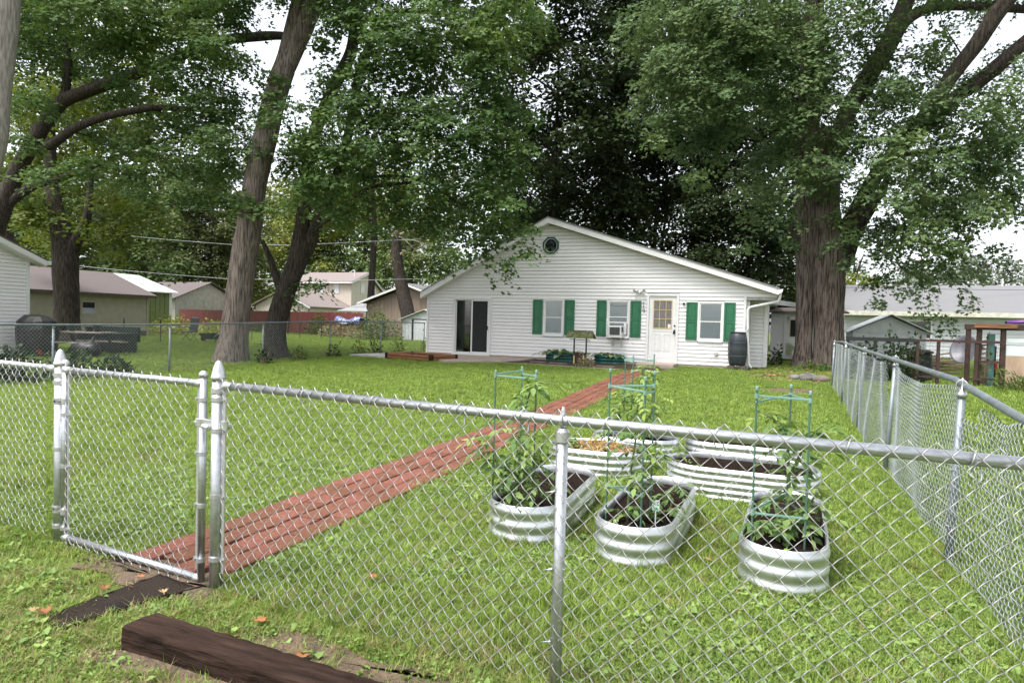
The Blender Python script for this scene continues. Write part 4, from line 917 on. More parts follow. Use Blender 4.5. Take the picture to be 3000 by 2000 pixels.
for i, (x, y, z, r, lab) in enumerate(((-.69,4.2,.71,.030,'round green tomato hanging in the middle front plant'),(-.685,4.22,.655,.020,'small green tomato below the big one in the middle front plant'),(.125,4.12,.205,.018,'pale green fallen tomato on the soil of the right front bed'))):
    mb = MB().lathe([(0,-r*.85),(r*.5,-r*.8),(r*.9,-r*.4),(r,0),(r*.92,r*.4),(r*.6,r*.75),(r*.2,r*.78),(0,r*.7)], (x,y,z), 12); mb.tube([(x,y,z+r*.7),(x+.004,y,z+r*1.3)], .003, 5); tag(mb.build('tomato', M['tomfruit'], None, smooth=True), lab, 'tomato', 'green tomatoes')
pt_ = thing('plant_tag', 'white and green plant tag stuck in the middle front bed', 'plant tag', (-.66,4.25,.2))
MB().box(-.688,-.640,4.27,4.273,.30,.37).build('card', mat('tag_card', (.75,.78,.76), .5, 0, col2=(.05,.35,.16), scale=60, contrast=(.45,.5)), pt_)
MB().box(-.668,-.660,4.27,4.2725,.18,.30).build('stick', M['trim'], pt_)
# hostas
def hosta(label, c, z, seed, n=26, L=.26):
    t = thing('hosta_plant', label, 'hosta'); t.location = (c[0],c[1],z); _RL[t.name] = Vector((c[0],c[1],z)); rng = np.random.default_rng(seed)
    P, D, Nn, S, C = [], [], [], [], []
    for i in range(n):
        a = rng.uniform(0, 2*PI); el = rng.uniform(.0, 1.1); d = np.array([math.cos(a)*math.cos(el), math.sin(a)*math.cos(el), math.sin(el)*.7-.1])
        P.append(np.array([c[0],c[1],z])+d*L*rng.uniform(.3,.65)+np.array([rng.normal(0,.10),rng.normal(0,.04),0])); D.append(d+np.array([0,0,-.5])); Nn.append(np.array([0,0,1.])+rng.normal(0,.25,3)); S.append(L*rng.uniform(.5,.85)); C.append(rng.random())
    T = (np.array([(0,0,0),(.30,.3,.06),(.26,.65,.05),(0,1,-.05),(-.26,.65,.05),(-.30,.3,.06),(0,.5,-.03)],float), T_LEAFLET[1])
    V, F, A = leaves(np.array(P), np.array(D), np.array(Nn), np.array(S), np.array(C), T); link('leaves', npmesh('leaves', V, F, {'c': A}), M['hosta'], t)
for i, (x, lab) in enumerate(((-7.1,'variegated hosta at the left end of the left green planter'),(-6.75,'tall variegated hosta, second from the left in the left green planter'),(-6.4,'variegated hosta in the right half of the left green planter'),(-6.15,'small variegated hosta at the right end of the left green planter'),(-5.4,'variegated hosta at the left end of the right green planter'),(-5.05,'upright variegated hosta in the middle of the right green planter'),(-4.7,'low variegated hosta at the right end of the right green planter'))):
    hosta(lab, (x,21.4), .50, 30+i, 26 if i != 3 else 14, (.34,.40,.34,.24,.26,.34,.22)[i])
# wishing well
ww = thing('wishing_well', 'small mossy-roofed wooden wishing well ornament before the planters', 'garden ornament', (-5.82,20.6,.2))
for x in (-6.03,-5.62): MB().box(x-.022,x+.022,20.58,20.62,.2,1.12).build('post', M['darkmetal'], ww)
for sgn in (-1, 1):
    a = Vector((-5.82,20.6,1.30)); MB().prism([(-.40,0),(.40,0),(.48,-.30),(-.48,-.30)], a, (1,0,0), Vector((0,sgn*.62,.78)), Vector((0,sgn*.018,.02))).build('roof_panel', M['moss'], ww, fix=True)
MB().tube([(-6.18,20.55,1.02),(-5.48,20.55,1.0)], .014, 6).build('winch_bar', M['greywood'], ww)
MB().lathe([(.14,0),(.165,.02),(.17,.14),(.18,.16),(.17,.18),(.175,.33),(.19,.35),(.17,.36),(.15,.34),(0,.30)], (-5.82,20.6,.22), 16).build('bucket', M['rustwood'], ww)
for x in (-5.98,-5.66): MB().box(x-.02,x+.02,20.44,20.47,.2,.50).build('slat', M['brass'], ww)
def shrub(name, label, c, rx, rz, m, n, size, seed, T=T_KITE, cat='shrub', group=None, stems=8, hz=0, kind=None):
    t = thing(name, label, cat, (c[0],c[1],c[2]), group); rng = np.random.default_rng(seed)
    st = MB()
    for i in range(stems):
        a = rng.uniform(0,2*PI); q = rng.uniform(.2,.8)*rx; e = Vector((c[0]+q*math.cos(a), c[1]+q*math.sin(a), c[2]+rz*rng.uniform(.6,1.4)))
        st.tube([(c[0]+.2*q*math.cos(a),c[1]+.2*q*math.sin(a),c[2]-.02), (Vector(c)+e)/2+Vector(rng.normal(0,.05*rx,3)), e], [.010,.007,.004], 5)
    st.build('stems', M['twig'], t)
    d = rng.normal(size=(n,3)); d /= np.linalg.norm(d,axis=1)[:,None]; d[:,2] = np.abs(d[:,2])*1.0
    rad = rng.random(n)**.45; lump = 1+.28*np.sin(d[:,0]*5+seed)*np.cos(d[:,1]*4+seed*2)
    P = np.array(c)+d*(rad*lump)[:,None]*np.array([rx,rx,rz*1.5])+np.array([0,0,hz])
    D = d+rng.normal(0,.6,(n,3)); V, F, A = leaves(P, D, np.tile([0,0,1.],(n,1))+rng.normal(0,.6,(n,3)), size*rng.uniform(.6,1.3,n), rng.random(n), T)
    link('foliage', npmesh('foliage', V, F, {'c': A}), m, t); return t
shrub('dried_shrub', 'small dry brownish plant in front of the wishing well', (-5.25,19.15,.2), .30, .26, M['drygrass'], 500, .06, 41)
# ------------------------------------------------------------------ foreground timber and mat
tie_ = MB(); rng = np.random.default_rng(2); NX = 40
prof = [(-.080,-.09),(-.081,.0),(-.078,.056),(-.066,.070),(.0,.073),(.064,.071),(.078,.058),(.081,.0),(.080,-.09)]
rows = []
for i in range(NX+1):
    t = i/NX; x = -2.60+1.60*t; y = 2.080-.045*t; z = .052-.012*t
    for a, b in prof:
        k = rng.normal(0,.0022); tie_.v.append((x+(.03*(1 if a > 0 else -.4) if i == 0 else 0)*0+.055*(a/.075)*(1-t)*.45, y+a*(1-.18*t)+k, z+b+k*.8+.0015*math.sin(t*14+a*40)))
n = len(prof)
for i in range(NX):
    for j in range(n-1): tie_.f.append((i*n+j, i*n+j+1, (i+1)*n+j+1, (i+1)*n+j))
tie_.f.append(tuple(range(n-1,-1,-1))); tie_.f.append(tuple(NX*n+j for j in range(n)))
tag(tie_.build('wooden_beam', M['tie'], None, smooth=False, bevel=.006, fix=True), 'weathered dark brown timber beam lying in the foreground grass', 'timber')
mt = MB(); NXm, NYm = 10, 14
for j in range(NYm+1):
    for i in range(NXm+1):
        u, v = i/NXm, j/NYm; x = -3.215+.205*u+.15*v*v*(u*1.0)+.02*v; y = 2.05-.035*u+.62*v-.02*math.sin(u*3)
        mt.v.append((x, y, .020+.004*math.sin(u*7+v*5)+rng.normal(0,.0015)))
for j in range(NYm):
    for i in range(NXm): a = j*(NXm+1)+i; mt.f.append((a,a+1,a+NXm+2,a+NXm+1))
o = mt.build('rubber_mat', M['rubber'], None, smooth=True); o.modifiers.new('solid','SOLIDIFY').thickness = .012; tag(o, 'frayed black rubber mat strip lying in front of the gate', 'mat')
# fallen leaves
LV = [(0,0),(.10,.16),(.34,.10),(.28,.30),(.50,.42),(.30,.52),(.34,.78),(.13,.70),(0,1),(-.13,.70),(-.34,.78),(-.30,.52),(-.50,.42),(-.28,.30),(-.34,.10),(-.10,.16)]
def fallen(label, x, y, z, s, rot, m, curl=.3):
    mb = MB(); c, q = math.cos(rot), math.sin(rot)
    vs = [(0,.45)]+LV; mb.add([(x+s*(c*a-q*(b-.45)), y+s*(q*a+c*(b-.45)), z+.006+s*curl*(a*a*1.6+(b-.45)**2*.5)) for a, b in vs], [(0,1+i,1+(i+1) % 16) for i in range(16)])
    mb.tube([(x+s*(c*0-q*(-.45)),y+s*(q*0+c*(-.45)),z+.006+s*curl*.1),(x-s*(-q*.75),y-s*c*.75,z+.004)], .0015, 4)
    o = mb.build('fallen_leaf', m, None); o.modifiers.new('solid','SOLIDIFY').thickness = .001; tag(o, label, 'leaf', 'fallen leaves on the ground')
for a in (('curled reddish fallen leaf at the left end of the black mat',-3.235,2.06,.03,.075,1.2,M['orange'],1.0),('pale orange fallen leaf just left of the black mat end',-3.30,2.055,.03,.05,.2,M['yellowleaf'],.8),
          ('orange fallen leaf in the grass near the lower left corner',-3.43,1.93,.03,.07,2.4,M['orange'],.4),('reddish fallen leaf in the grass above the black mat',-3.22,2.36,.04,.06,.6,M['orange'],.8),
          ('orange fallen leaf at the far end of the black mat',-3.21,2.555,.03,.055,2.0,M['orange'],.5),('pale mushroom-coloured leaf beside the mat below the gate latch',-2.93,2.47,.03,.05,1.0,M['yellowleaf'],.8),
          ('bright orange fallen leaf behind the wooden beam',-1.84,2.255,.03,.075,.3,M['orange'],.5),('dull orange fallen leaf right of the domed gate post',-2.24,2.43,.03,.07,1.9,M['orange'],.5),
          ('orange leaf on the left edge of the brick path',-3.62,4.3,.04,.06,.4,M['orange'],.4),('small orange leaf on the lawn inside the fence, right of the path start',-2.05,3.1,.035,.06,2.2,M['orange'],.6),('pale leaf on the lawn between the middle and right front beds',-.33,4.25,.035,.06,1.2,M['yellowleaf'],.6)): fallen(*a)
# ------------------------------------------------------------------ trees: crown clumps (x, y, z, radius) in metres
C_T2 = [(-11.3,15.6,10.2,1.16),(-9.6,15.3,9.1,1.2),(-8.7,16.5,9.8,1.35),(-7.4,16.3,8.9,1.21),(-6.8,16.3,9.8,1.01),(-10.6,16.1,8.1,1.28),(-9.8,17.7,8.8,1.36),(-7.9,16.9,7.8,1.07),(-7.2,16.9,7.3,0.67),(-6.6,16.4,6.4,0.46),(-12.1,16.3,7.7,0.92),(-10.4,15.7,6.8,1.06),(-8.8,15.6,6.6,1.02),(-7.7,16.2,6.3,0.89),(-7.0,16.3,5.8,0.6),(-7.0,17.1,5.5,0.43),(-13.2,16.9,6.8,0.91),(-12.0,17.1,6.1,0.96),(-10.4,17.3,6.3,0.83),(-8.4,16.2,5.5,0.76),(-12.4,15.4,5.1,0.59),(-11.7,16.6,5.1,0.62),(-10.7,17.0,5.1,0.67),(-9.3,17.5,4.9,0.72),(-8.1,16.9,4.9,0.74),(-6.9,16.2,4.5,0.6),(-6.4,16.8,4.1,0.45),(-8.4,16.7,4.0,0.54),(-7.4,16.6,3.8,0.52),(-6.3,16.3,3.3,0.33),(-6.9,16.6,3.1,0.28),(-6.9,16.2,2.7,0.17),(-9.9,17.7,4.4,0.47),(-14.1,16.7,6.3,0.65),(-7.7,16.6,3.4,0.25),(-8.1,16.3,3.1,0.21),(-13.9,16.8,2.5,0.28),(-12.8,16.1,2.4,0.25),(-11.3,17.5,12.1,1.49),(-8.7,17.0,11.6,1.48),(-12.1,16.2,4.7,0.41),(-12.4,15.9,8.5,0.6),(-6.9,16.8,6.3,0.38),(-6.2,16.6,7.1,0.23),(-6.1,16.3,3.6,0.18),(-10.6,15.7,4.0,0.39),(-10.6,17.2,4.6,0.42),(-11.5,14.7,6.8,0.56),(-10.8,15.0,7.5,0.66),(-11.9,14.4,6.2,0.46),(-11.0,14.7,6.0,0.56),(-11.6,14.4,5.3,0.46),(-10.8,15.3,8.6,0.57),(-10.5,15.4,9.5,0.66),(-11.0,14.7,5.1,0.42),(-9.6,15.5,7.2,0.75),(-8.4,15.7,7.1,0.74),(-9.3,15.9,8.9,0.76),(-7.7,16.0,8.2,0.74),(-8.0,15.6,6.1,0.64),(-7.2,15.9,6.7,0.55),(-8.7,15.3,5.3,0.55),(-10.2,14.9,6.0,0.55),(-12.2,14.4,5.1,0.37),(-12.6,14.4,4.5,0.32),(-11.6,14.8,4.4,0.32),(-7.2,15.8,5.0,0.45),(-6.5,16.0,4.6,0.33)]
C_T1 = [(-13.9,15.1,8.4,0.42),(-13.9,15.1,8.0,0.36),(-14.1,15.0,7.5,0.3),(-13.7,15.2,7.8,0.34),(-14.6,14.7,4.8,0.4),(-14.2,14.9,4.8,0.34),(-14.4,14.8,4.5,0.24),(-12.7,14.4,7.1,0.52),(-12.3,14.6,6.5,0.57),(-14.0,16.2,6.3,0.63),(-12.7,15.4,7.7,0.4),(-15.8,15.2,10.8,0.88),(-16.4,14.7,10.2,0.82),(-14.5,15.0,11.2,1.2),(-13.8,17.9,11.5,0.79),(-12.9,15.1,11.3,1.36),(-12.1,16.3,11.6,1.12),(-15.0,14.2,9.0,0.59),(-15.7,15.6,10.6,0.53),(-12.3,15.6,9.4,0.45),(-14.2,15.0,6.4,0.3),(-16.3,15.8,7.9,0.59),(-15.4,14.4,6.7,0.6),(-15.9,15.1,6.1,0.63)]
C_LT = [(-25.1,15.1,11.9,1.09),(-20.0,13.2,10.5,1.13),(-18.6,13.6,10.3,1.12),(-18.2,14.6,10.5,1.16),(-19.0,16.9,12.1,1.06),(-23.2,14.4,9.8,0.92),(-19.5,14.1,9.7,0.84),(-18.9,14.8,9.8,0.81),(-17.1,14.7,8.8,0.83),(-17.3,16.0,9.1,0.67),(-20.7,12.6,7.7,0.71),(-22.1,15.3,9.8,0.7),(-21.5,16.5,9.1,0.91),(-22.6,16.3,7.5,0.86),(-20.2,16.1,7.4,0.94),(-19.7,17.4,7.9,0.92),(-15.3,14.6,6.3,0.6),(-17.8,14.9,6.2,0.8),(-19.3,17.6,6.4,0.8),(-20.9,16.0,6.2,0.71),(-22.5,13.6,6.8,0.55),(-25.2,15.1,5.7,0.49),(-23.1,14.5,10.9,1.03),(-20.0,16.7,8.5,0.6),(-19.4,14.3,8.8,0.64),(-15.9,15.3,9.5,0.63),(-18.9,15.2,5.4,0.55),(-16.8,14.5,5.2,0.52),(-16.8,15.7,5.2,0.49),(-18.2,18.0,6.5,0.49),(-17.3,15.4,10.0,0.65),(-15.6,14.5,9.7,0.5),(-14.9,14.9,9.0,0.51),(-16.3,15.0,8.0,0.62),(-17.7,17.4,9.2,0.53),(-15.7,16.1,6.9,0.43),(-16.3,15.5,7.5,0.53),(-16.6,14.5,7.7,0.51),(-18.1,18.2,8.2,0.49),(-16.5,16.0,5.1,0.44),(-16.7,14.9,4.9,0.42),(-19.1,13.2,5.7,0.61),(-20.3,12.7,5.4,0.51)]
C_L3 = [(-28.2,17.7,5.8,1.13),(-29.6,20.3,7.0,1.25),(-25.7,18.6,5.3,1.12),(-23.8,18.6,5.3,0.82),(-28.8,19.4,5.0,0.9),(-25.8,19.1,4.7,0.72),(-32.9,20.9,5.3,0.99),(-28.6,17.2,5.2,0.84),(-28.0,19.9,4.4,0.61),(-31.1,20.2,4.4,0.64),(-29.9,18.5,7.5,1.18),(-30.7,21.8,8.7,1.49),(-29.3,19.2,9.2,1.5),(-25.6,19.2,6.6,1.0),(-25.1,20.4,5.9,0.89),(-26.0,17.9,9.9,1.51),(-29.8,18.7,10.5,1.63),(-25.3,19.4,8.9,1.43),(-29.2,21.6,4.0,0.49)]
C_T3 = [(-4.3,22.4,11.6,1.15),(-3.1,22.0,11.6,1.29),(-1.7,21.3,11.2,1.28),(-0.5,22.4,11.4,1.32),(-2.9,21.4,9.9,1.14),(-1.7,21.8,10.1,1.13),(-0.5,22.3,9.9,1.14),(-4.2,22.5,9.6,0.8),(-2.7,21.2,8.7,1.01),(-1.5,21.4,8.7,1.0),(-0.4,24.1,9.3,1.1),(0.6,22.2,9.2,0.93),(-4.6,22.6,8.9,0.55),(-3.4,21.5,8.1,0.67),(-2.4,23.2,8.2,0.77),(-1.3,23.0,8.1,0.56),(-3.0,22.7,7.3,0.53),(-1.8,23.0,7.2,0.46),(-2.6,22.1,6.3,0.42),(-2.2,21.2,6.3,0.31),(-3.6,20.9,7.4,0.41),(0.1,24.1,7.7,0.77),(-0.7,23.9,7.3,0.54),(-0.3,24.1,6.4,0.65),(0.3,22.7,5.2,0.54),(-0.3,23.4,5.7,0.45),(-0.8,23.5,5.3,0.33),(0.6,22.2,6.3,0.59),(-0.9,23.5,4.3,0.26),(1.3,22.5,9.8,0.93),(1.6,22.7,8.8,0.88),(1.5,22.7,7.5,0.73),(2.1,22.4,7.1,0.63),(1.4,22.9,6.1,0.5),(2.1,23.2,5.3,0.43),(2.1,22.0,4.4,0.32),(3.3,24.7,8.9,0.88),(4.1,25.0,9.5,0.82),(2.7,23.6,10.9,1.02),(1.7,22.0,11.0,0.91),(4.7,25.1,10.6,0.63),(3.2,22.1,7.0,0.78),(4.4,25.1,6.9,0.92),(5.2,24.5,7.6,0.84),(5.5,22.8,7.9,0.75),(6.1,23.4,8.7,0.63),(7.0,25.2,8.3,0.81),(4.2,23.8,5.7,0.78),(5.3,24.8,6.1,0.89),(6.4,25.8,6.7,0.92),(6.6,23.7,6.5,0.77),(3.2,21.6,5.3,0.52),(3.7,24.6,4.7,0.7),(3.9,22.0,4.4,0.68),(5.4,25.2,5.0,0.81),(5.7,23.0,5.2,0.63),(7.1,25.7,5.6,0.55),(3.0,23.8,3.8,0.41),(3.0,24.0,3.1,0.34),(3.1,23.4,2.5,0.24),(3.8,24.3,3.7,0.42),(3.9,23.2,2.8,0.23),(4.8,24.4,3.7,0.43),(5.2,24.0,4.0,0.48),(6.1,25.3,3.6,0.32),(5.8,24.9,2.7,0.24),(5.8,24.4,2.3,0.17),(4.5,24.0,2.9,0.21),(4.4,23.1,2.3,0.23),(4.8,23.2,1.9,0.21),(5.1,24.3,1.6,0.19),(6.4,24.4,4.2,0.32),(6.9,25.9,10.7,0.56),(5.8,24.7,11.5,0.4),(4.5,22.8,10.5,0.38),(-2.3,22.0,12.8,1.46),(-0.0,24.0,13.5,1.65),(2.1,22.9,12.5,1.4),(4.1,22.3,12.0,1.36),(6.5,25.7,13.1,1.25),(1.7,22.8,4.2,0.24),(2.2,22.3,3.7,0.3),(0.9,22.3,8.3,0.7),(1.0,22.2,10.4,0.81),(0.4,22.4,8.1,0.71),(1.8,22.3,6.4,0.58),(1.1,21.9,6.6,0.46),(2.5,22.9,7.8,0.7),(2.8,24.6,9.8,0.85),(2.3,22.2,5.8,0.45),(3.0,21.9,6.3,0.63),(3.8,23.8,8.0,0.68),(1.7,22.9,5.1,0.29),(0.5,23.3,4.3,0.3),(-1.0,22.5,6.0,0.37),(-1.9,23.3,8.1,0.64),(-3.3,22.6,9.1,0.64),(-0.9,21.7,10.5,0.94),(-2.7,23.2,11.4,1.03),(-3.5,21.0,9.9,0.71),(4.5,23.2,8.5,0.78),(5.7,25.3,9.6,0.77),(4.1,23.4,8.0,0.79),(6.3,25.4,7.7,0.83),(4.5,22.7,6.6,0.76),(5.9,25.4,7.1,0.84),(6.2,23.4,7.1,0.76),(3.6,22.3,5.7,0.7),(4.7,23.7,5.3,0.8),(5.5,23.6,5.3,0.71),(6.5,24.6,5.8,0.67),(3.2,24.4,5.0,0.56),(3.9,24.1,5.2,0.62),(4.3,22.1,4.1,0.56),(5.3,23.4,4.3,0.52),(3.2,23.3,4.2,0.48),(4.1,23.8,3.6,0.43),(5.2,24.6,3.5,0.36),(3.3,23.4,3.1,0.31),(4.2,23.1,3.2,0.28),(3.2,22.5,8.8,0.64),(4.1,24.7,10.5,0.56),(6.8,24.3,9.7,0.52),(2.9,23.9,6.1,0.55),(2.8,24.5,4.6,0.37)]
C_D4 = [(-17.4,47.0,14.5,2.57),(-15.3,48.7,14.6,2.47),(-11.4,47.7,15.5,2.13),(-8.8,49.6,15.0,2.49),(-7.7,50.6,15.5,2.72),(-4.2,51.0,15.5,2.64),(-0.4,55.3,17.4,2.63),(1.6,53.4,14.9,2.09),(-19.0,46.9,13.1,2.61),(-15.6,49.2,11.6,2.71),(-11.5,48.9,11.5,2.58),(-10.1,51.9,12.4,2.75),(-6.4,52.2,12.5,2.15),(-4.5,50.3,12.1,1.97),(-0.0,52.2,11.7,2.1),(2.6,56.6,12.7,2.08),(-17.0,45.4,9.1,2.07),(-16.7,48.0,9.9,2.63),(-13.4,49.3,9.1,1.96),(-10.8,51.1,11.3,2.12),(-7.4,50.5,11.0,2.33),(-3.9,54.4,10.1,2.67),(-1.4,52.5,9.6,1.95),(1.0,55.4,9.4,2.25),(-17.1,46.1,6.9,2.04),(-15.9,49.2,7.3,2.0),(-12.4,50.0,6.1,2.77),(-9.1,51.8,6.6,2.36),(-5.6,50.4,7.9,1.97),(-4.0,54.0,6.4,2.47),(-1.2,54.2,7.1,2.15),(1.4,54.9,8.6,2.28),(-17.8,48.2,4.5,2.87),(-16.7,49.2,3.3,2.91),(-12.1,49.8,4.3,2.45),(-9.3,50.4,4.9,2.77),(-7.6,50.8,4.6,1.95),(-4.8,53.5,4.2,2.21),(-0.2,54.3,5.2,2.7),(1.6,54.1,3.4,1.87)]
C_D1 = [(-16.0,36.1,22.2,1.42),(-14.0,36.9,22.5,1.59),(-12.6,38.3,22.6,1.45),(-12.3,39.9,23.3,1.35),(-10.8,41.5,24.9,1.25),(-17.2,37.3,21.0,1.34),(-14.8,37.1,20.9,1.14),(-12.2,37.7,21.4,1.45),(-12.5,41.7,23.6,1.19),(-9.9,42.7,22.5,1.69),(-17.2,37.3,19.7,1.41),(-13.4,35.8,18.3,1.58),(-13.1,39.2,19.8,1.57),(-10.8,38.7,19.9,1.63),(-9.2,38.7,18.8,1.48),(-18.1,39.6,19.5,1.58),(-14.9,39.7,19.0,1.41),(-12.7,36.5,17.4,1.06),(-11.0,38.3,17.5,1.44),(-8.4,37.4,16.9,1.12),(-16.0,37.8,15.8,1.67),(-14.3,36.0,16.3,1.2),(-11.7,36.6,15.1,1.48),(-11.1,36.9,15.9,1.58),(-9.8,42.6,17.2,1.53),(-15.7,34.6,13.8,1.13),(-14.3,34.9,14.0,1.1),(-12.6,39.8,15.4,1.68),(-11.5,41.4,15.3,1.76),(-9.5,41.2,15.1,1.57),(-17.0,38.9,13.5,1.26),(-15.4,39.7,14.3,1.27),(-13.9,40.2,13.8,1.59),(-10.6,36.1,12.4,1.26),(-8.5,37.8,13.2,1.58),(-16.0,35.2,10.3,1.53),(-13.8,35.8,10.8,1.46),(-13.1,40.9,11.2,1.62),(-11.0,41.2,12.0,1.69),(-9.9,42.2,12.6,1.56),(-16.7,37.3,9.4,1.66),(-15.9,39.3,9.8,1.32),(-12.8,39.1,10.0,1.66),(-11.9,41.1,9.6,1.73),(-8.9,40.5,9.6,1.54),(-15.0,34.5,6.7,1.23),(-14.3,38.2,8.0,1.45),(-13.6,39.7,8.6,1.2),(-11.1,41.9,8.1,1.26),(-9.3,41.8,8.4,1.16)]
C_D2 = [(-11.1,45.2,25.5,1.34),(-9.5,43.4,24.6,1.36),(-6.2,44.3,24.0,1.79),(-5.1,45.5,24.7,1.29),(-9.9,42.8,22.0,1.83),(-8.5,44.2,22.4,1.75),(-7.9,47.8,25.2,2.0),(-5.4,46.7,23.1,1.59),(-10.0,42.4,20.7,1.65),(-8.6,43.2,21.3,1.42),(-5.9,43.0,20.6,1.7),(-4.0,44.6,21.0,1.3),(-10.1,43.9,18.8,1.9),(-10.0,47.1,20.6,1.7),(-7.0,42.7,18.6,1.77),(-4.2,47.3,20.0,1.71),(-9.6,42.0,17.1,1.78),(-8.0,42.6,17.3,1.73),(-7.1,44.0,17.6,1.47),(-4.2,49.4,18.1,1.64),(-11.8,46.0,16.5,2.06),(-8.8,46.9,15.1,1.4),(-6.0,42.8,14.2,1.76),(-5.2,46.1,16.0,1.62),(-11.0,45.6,13.9,1.88),(-7.9,42.8,13.5,1.34),(-7.1,45.7,13.3,1.44),(-5.1,48.6,14.3,1.88),(-10.6,41.6,11.0,1.88),(-9.6,45.4,12.1,1.91),(-5.7,44.2,11.0,1.28),(-4.1,45.3,11.4,1.36),(-10.0,41.3,9.1,1.51),(-9.1,43.5,8.7,1.77),(-7.4,47.2,10.1,1.76),(-4.3,43.8,8.3,1.57),(-10.5,44.9,7.2,1.75),(-8.7,41.8,7.1,1.74),(-7.1,44.4,7.8,1.47),(-4.6,44.8,7.0,1.37),(-10.6,46.1,5.4,2.06),(-8.7,44.3,5.6,1.66),(-6.5,44.7,4.7,1.41),(-5.2,48.6,5.0,1.81)]
C_D3 = [(-4.5,40.0,19.3,1.44),(-2.2,46.8,21.6,1.29),(-0.3,43.1,20.2,1.45),(0.4,43.0,20.3,1.63),(-4.6,45.9,20.7,1.7),(-1.8,40.8,18.2,1.32),(-0.6,41.7,17.6,1.58),(1.1,47.9,21.1,1.52),(-4.7,44.8,17.6,1.84),(-3.0,46.7,17.9,1.87),(-1.3,44.3,18.3,1.35),(1.1,46.2,18.6,1.6),(-4.1,44.2,16.0,1.55),(-2.8,40.9,14.9,1.18),(-0.2,43.1,15.5,1.33),(1.3,42.3,15.4,1.47),(-3.5,43.5,14.4,1.65),(-2.5,45.3,14.6,1.44),(-0.4,45.2,14.1,1.34),(0.9,45.2,14.1,1.58),(-4.1,45.8,12.6,1.37),(-1.9,43.4,11.7,1.75),(-0.6,43.0,12.1,1.32),(1.1,43.6,12.3,1.42),(-4.3,45.1,10.4,1.43),(-1.7,41.7,10.1,1.6),(-0.8,40.9,9.0,1.1),(2.0,45.6,11.3,1.59),(-4.2,42.0,8.7,1.74),(-2.4,42.1,8.4,1.57),(-0.8,41.2,7.6,1.15),(0.9,46.3,8.0,1.48),(-3.6,41.9,5.8,1.35),(-1.9,45.3,7.7,1.44),(-0.1,43.9,6.7,1.73),(1.9,44.4,6.9,1.2),(-4.0,40.3,5.4,1.27),(-2.1,45.9,4.7,1.73),(-0.4,43.4,4.7,1.69),(2.4,47.7,5.9,1.83)]
C_FW = [(-130.9,72.6,22.3,3.09),(-129.5,76.3,23.0,4.27),(-122.3,73.8,19.6,3.83),(-121.2,79.5,22.6,3.55),(-115.5,79.9,21.2,3.35),(-110.4,81.5,21.7,3.64),(-101.7,81.6,21.6,3.04),(-99.3,82.0,20.8,2.93),(-99.3,88.3,24.0,3.49),(-94.0,88.6,21.6,3.88),(-87.4,91.6,22.1,3.16),(-82.9,88.9,21.7,2.84),(-77.4,89.9,21.0,4.03),(-70.6,92.2,22.1,3.14),(-72.1,97.7,24.4,3.42),(-67.6,100.9,23.9,4.38),(-59.4,97.1,22.7,3.29),(-56.9,103.2,22.4,3.89),(-52.2,101.8,22.4,3.32),(-136.3,73.4,16.2,3.77),(-126.7,73.5,14.4,2.92),(-122.8,75.8,16.1,4.14),(-114.2,75.3,14.9,4.17),(-114.9,81.1,17.4,3.97),(-111.0,80.3,18.4,4.16),(-104.3,83.2,18.4,3.62),(-102.8,84.3,16.6,3.23),(-99.0,86.8,16.7,3.73),(-88.8,85.3,15.8,2.74),(-88.5,89.9,17.9,3.58),(-82.8,89.8,18.1,3.2),(-80.4,94.8,16.4,3.18),(-74.6,96.0,18.3,3.75),(-68.6,96.5,19.6,3.66),(-67.2,98.9,16.8,3.26),(-60.9,100.9,17.1,3.05),(-57.7,100.5,17.1,2.82),(-52.0,105.1,20.5,3.27),(-131.7,71.4,10.1,3.26),(-127.4,73.8,11.7,2.98),(-118.2,73.1,13.2,3.05),(-118.8,77.7,13.3,3.62),(-114.4,79.8,13.5,3.71),(-107.4,79.5,14.2,2.78),(-107.3,84.7,13.8,4.04),(-102.0,86.4,14.6,3.8),(-93.0,84.9,14.3,3.61),(-89.2,85.2,13.0,4.02),(-87.1,87.5,12.1,3.96),(-78.7,88.8,12.4,3.79),(-76.0,90.9,12.9,2.87),(-75.4,94.7,11.7,3.28),(-68.4,92.7,13.5,3.4),(-66.7,96.8,13.4,3.06),(-63.6,100.1,13.8,3.23),(-56.4,102.7,12.4,4.17),(-51.9,103.4,12.4,3.56),(-133.6,72.9,8.3,2.98),(-123.7,72.4,5.8,3.11),(-124.1,75.8,8.5,3.08),(-118.6,77.2,9.6,3.33),(-115.6,78.6,7.5,4.19),(-110.1,82.4,10.0,2.94),(-101.8,81.3,9.5,3.11),(-101.6,85.8,9.5,4.2),(-94.9,84.0,8.2,3.99),(-90.4,85.1,8.1,4.21),(-89.3,91.2,10.8,3.16),(-79.1,89.1,9.6,3.16),(-77.0,91.7,9.3,3.94),(-72.8,92.8,8.0,2.9),(-70.4,99.3,8.0,4.34),(-64.7,94.9,10.1,3.19),(-61.9,101.5,10.3,3.0),(-58.2,102.3,10.2,3.52),(-52.2,106.2,8.4,3.48),(-125.3,69.7,2.9,3.32),(-130.7,75.7,1.5,3.34),(-120.8,75.7,2.4,4.19),(-112.8,75.2,3.3,3.84),(-113.5,77.4,2.8,2.97),(-113.9,82.3,2.3,4.21),(-101.3,81.6,4.0,3.31),(-98.5,82.4,4.7,3.83),(-93.1,85.1,4.1,2.96),(-91.5,86.0,4.0,3.85),(-83.3,86.8,5.7,3.59),(-83.1,90.4,4.1,3.81),(-75.3,90.6,5.0,3.59),(-73.2,94.6,5.3,3.68),(-70.4,95.5,3.8,3.7),(-66.7,96.9,6.6,3.98),(-61.3,98.4,4.0,2.87),(-58.4,102.3,3.6,3.45),(-54.0,103.1,5.7,2.95)]
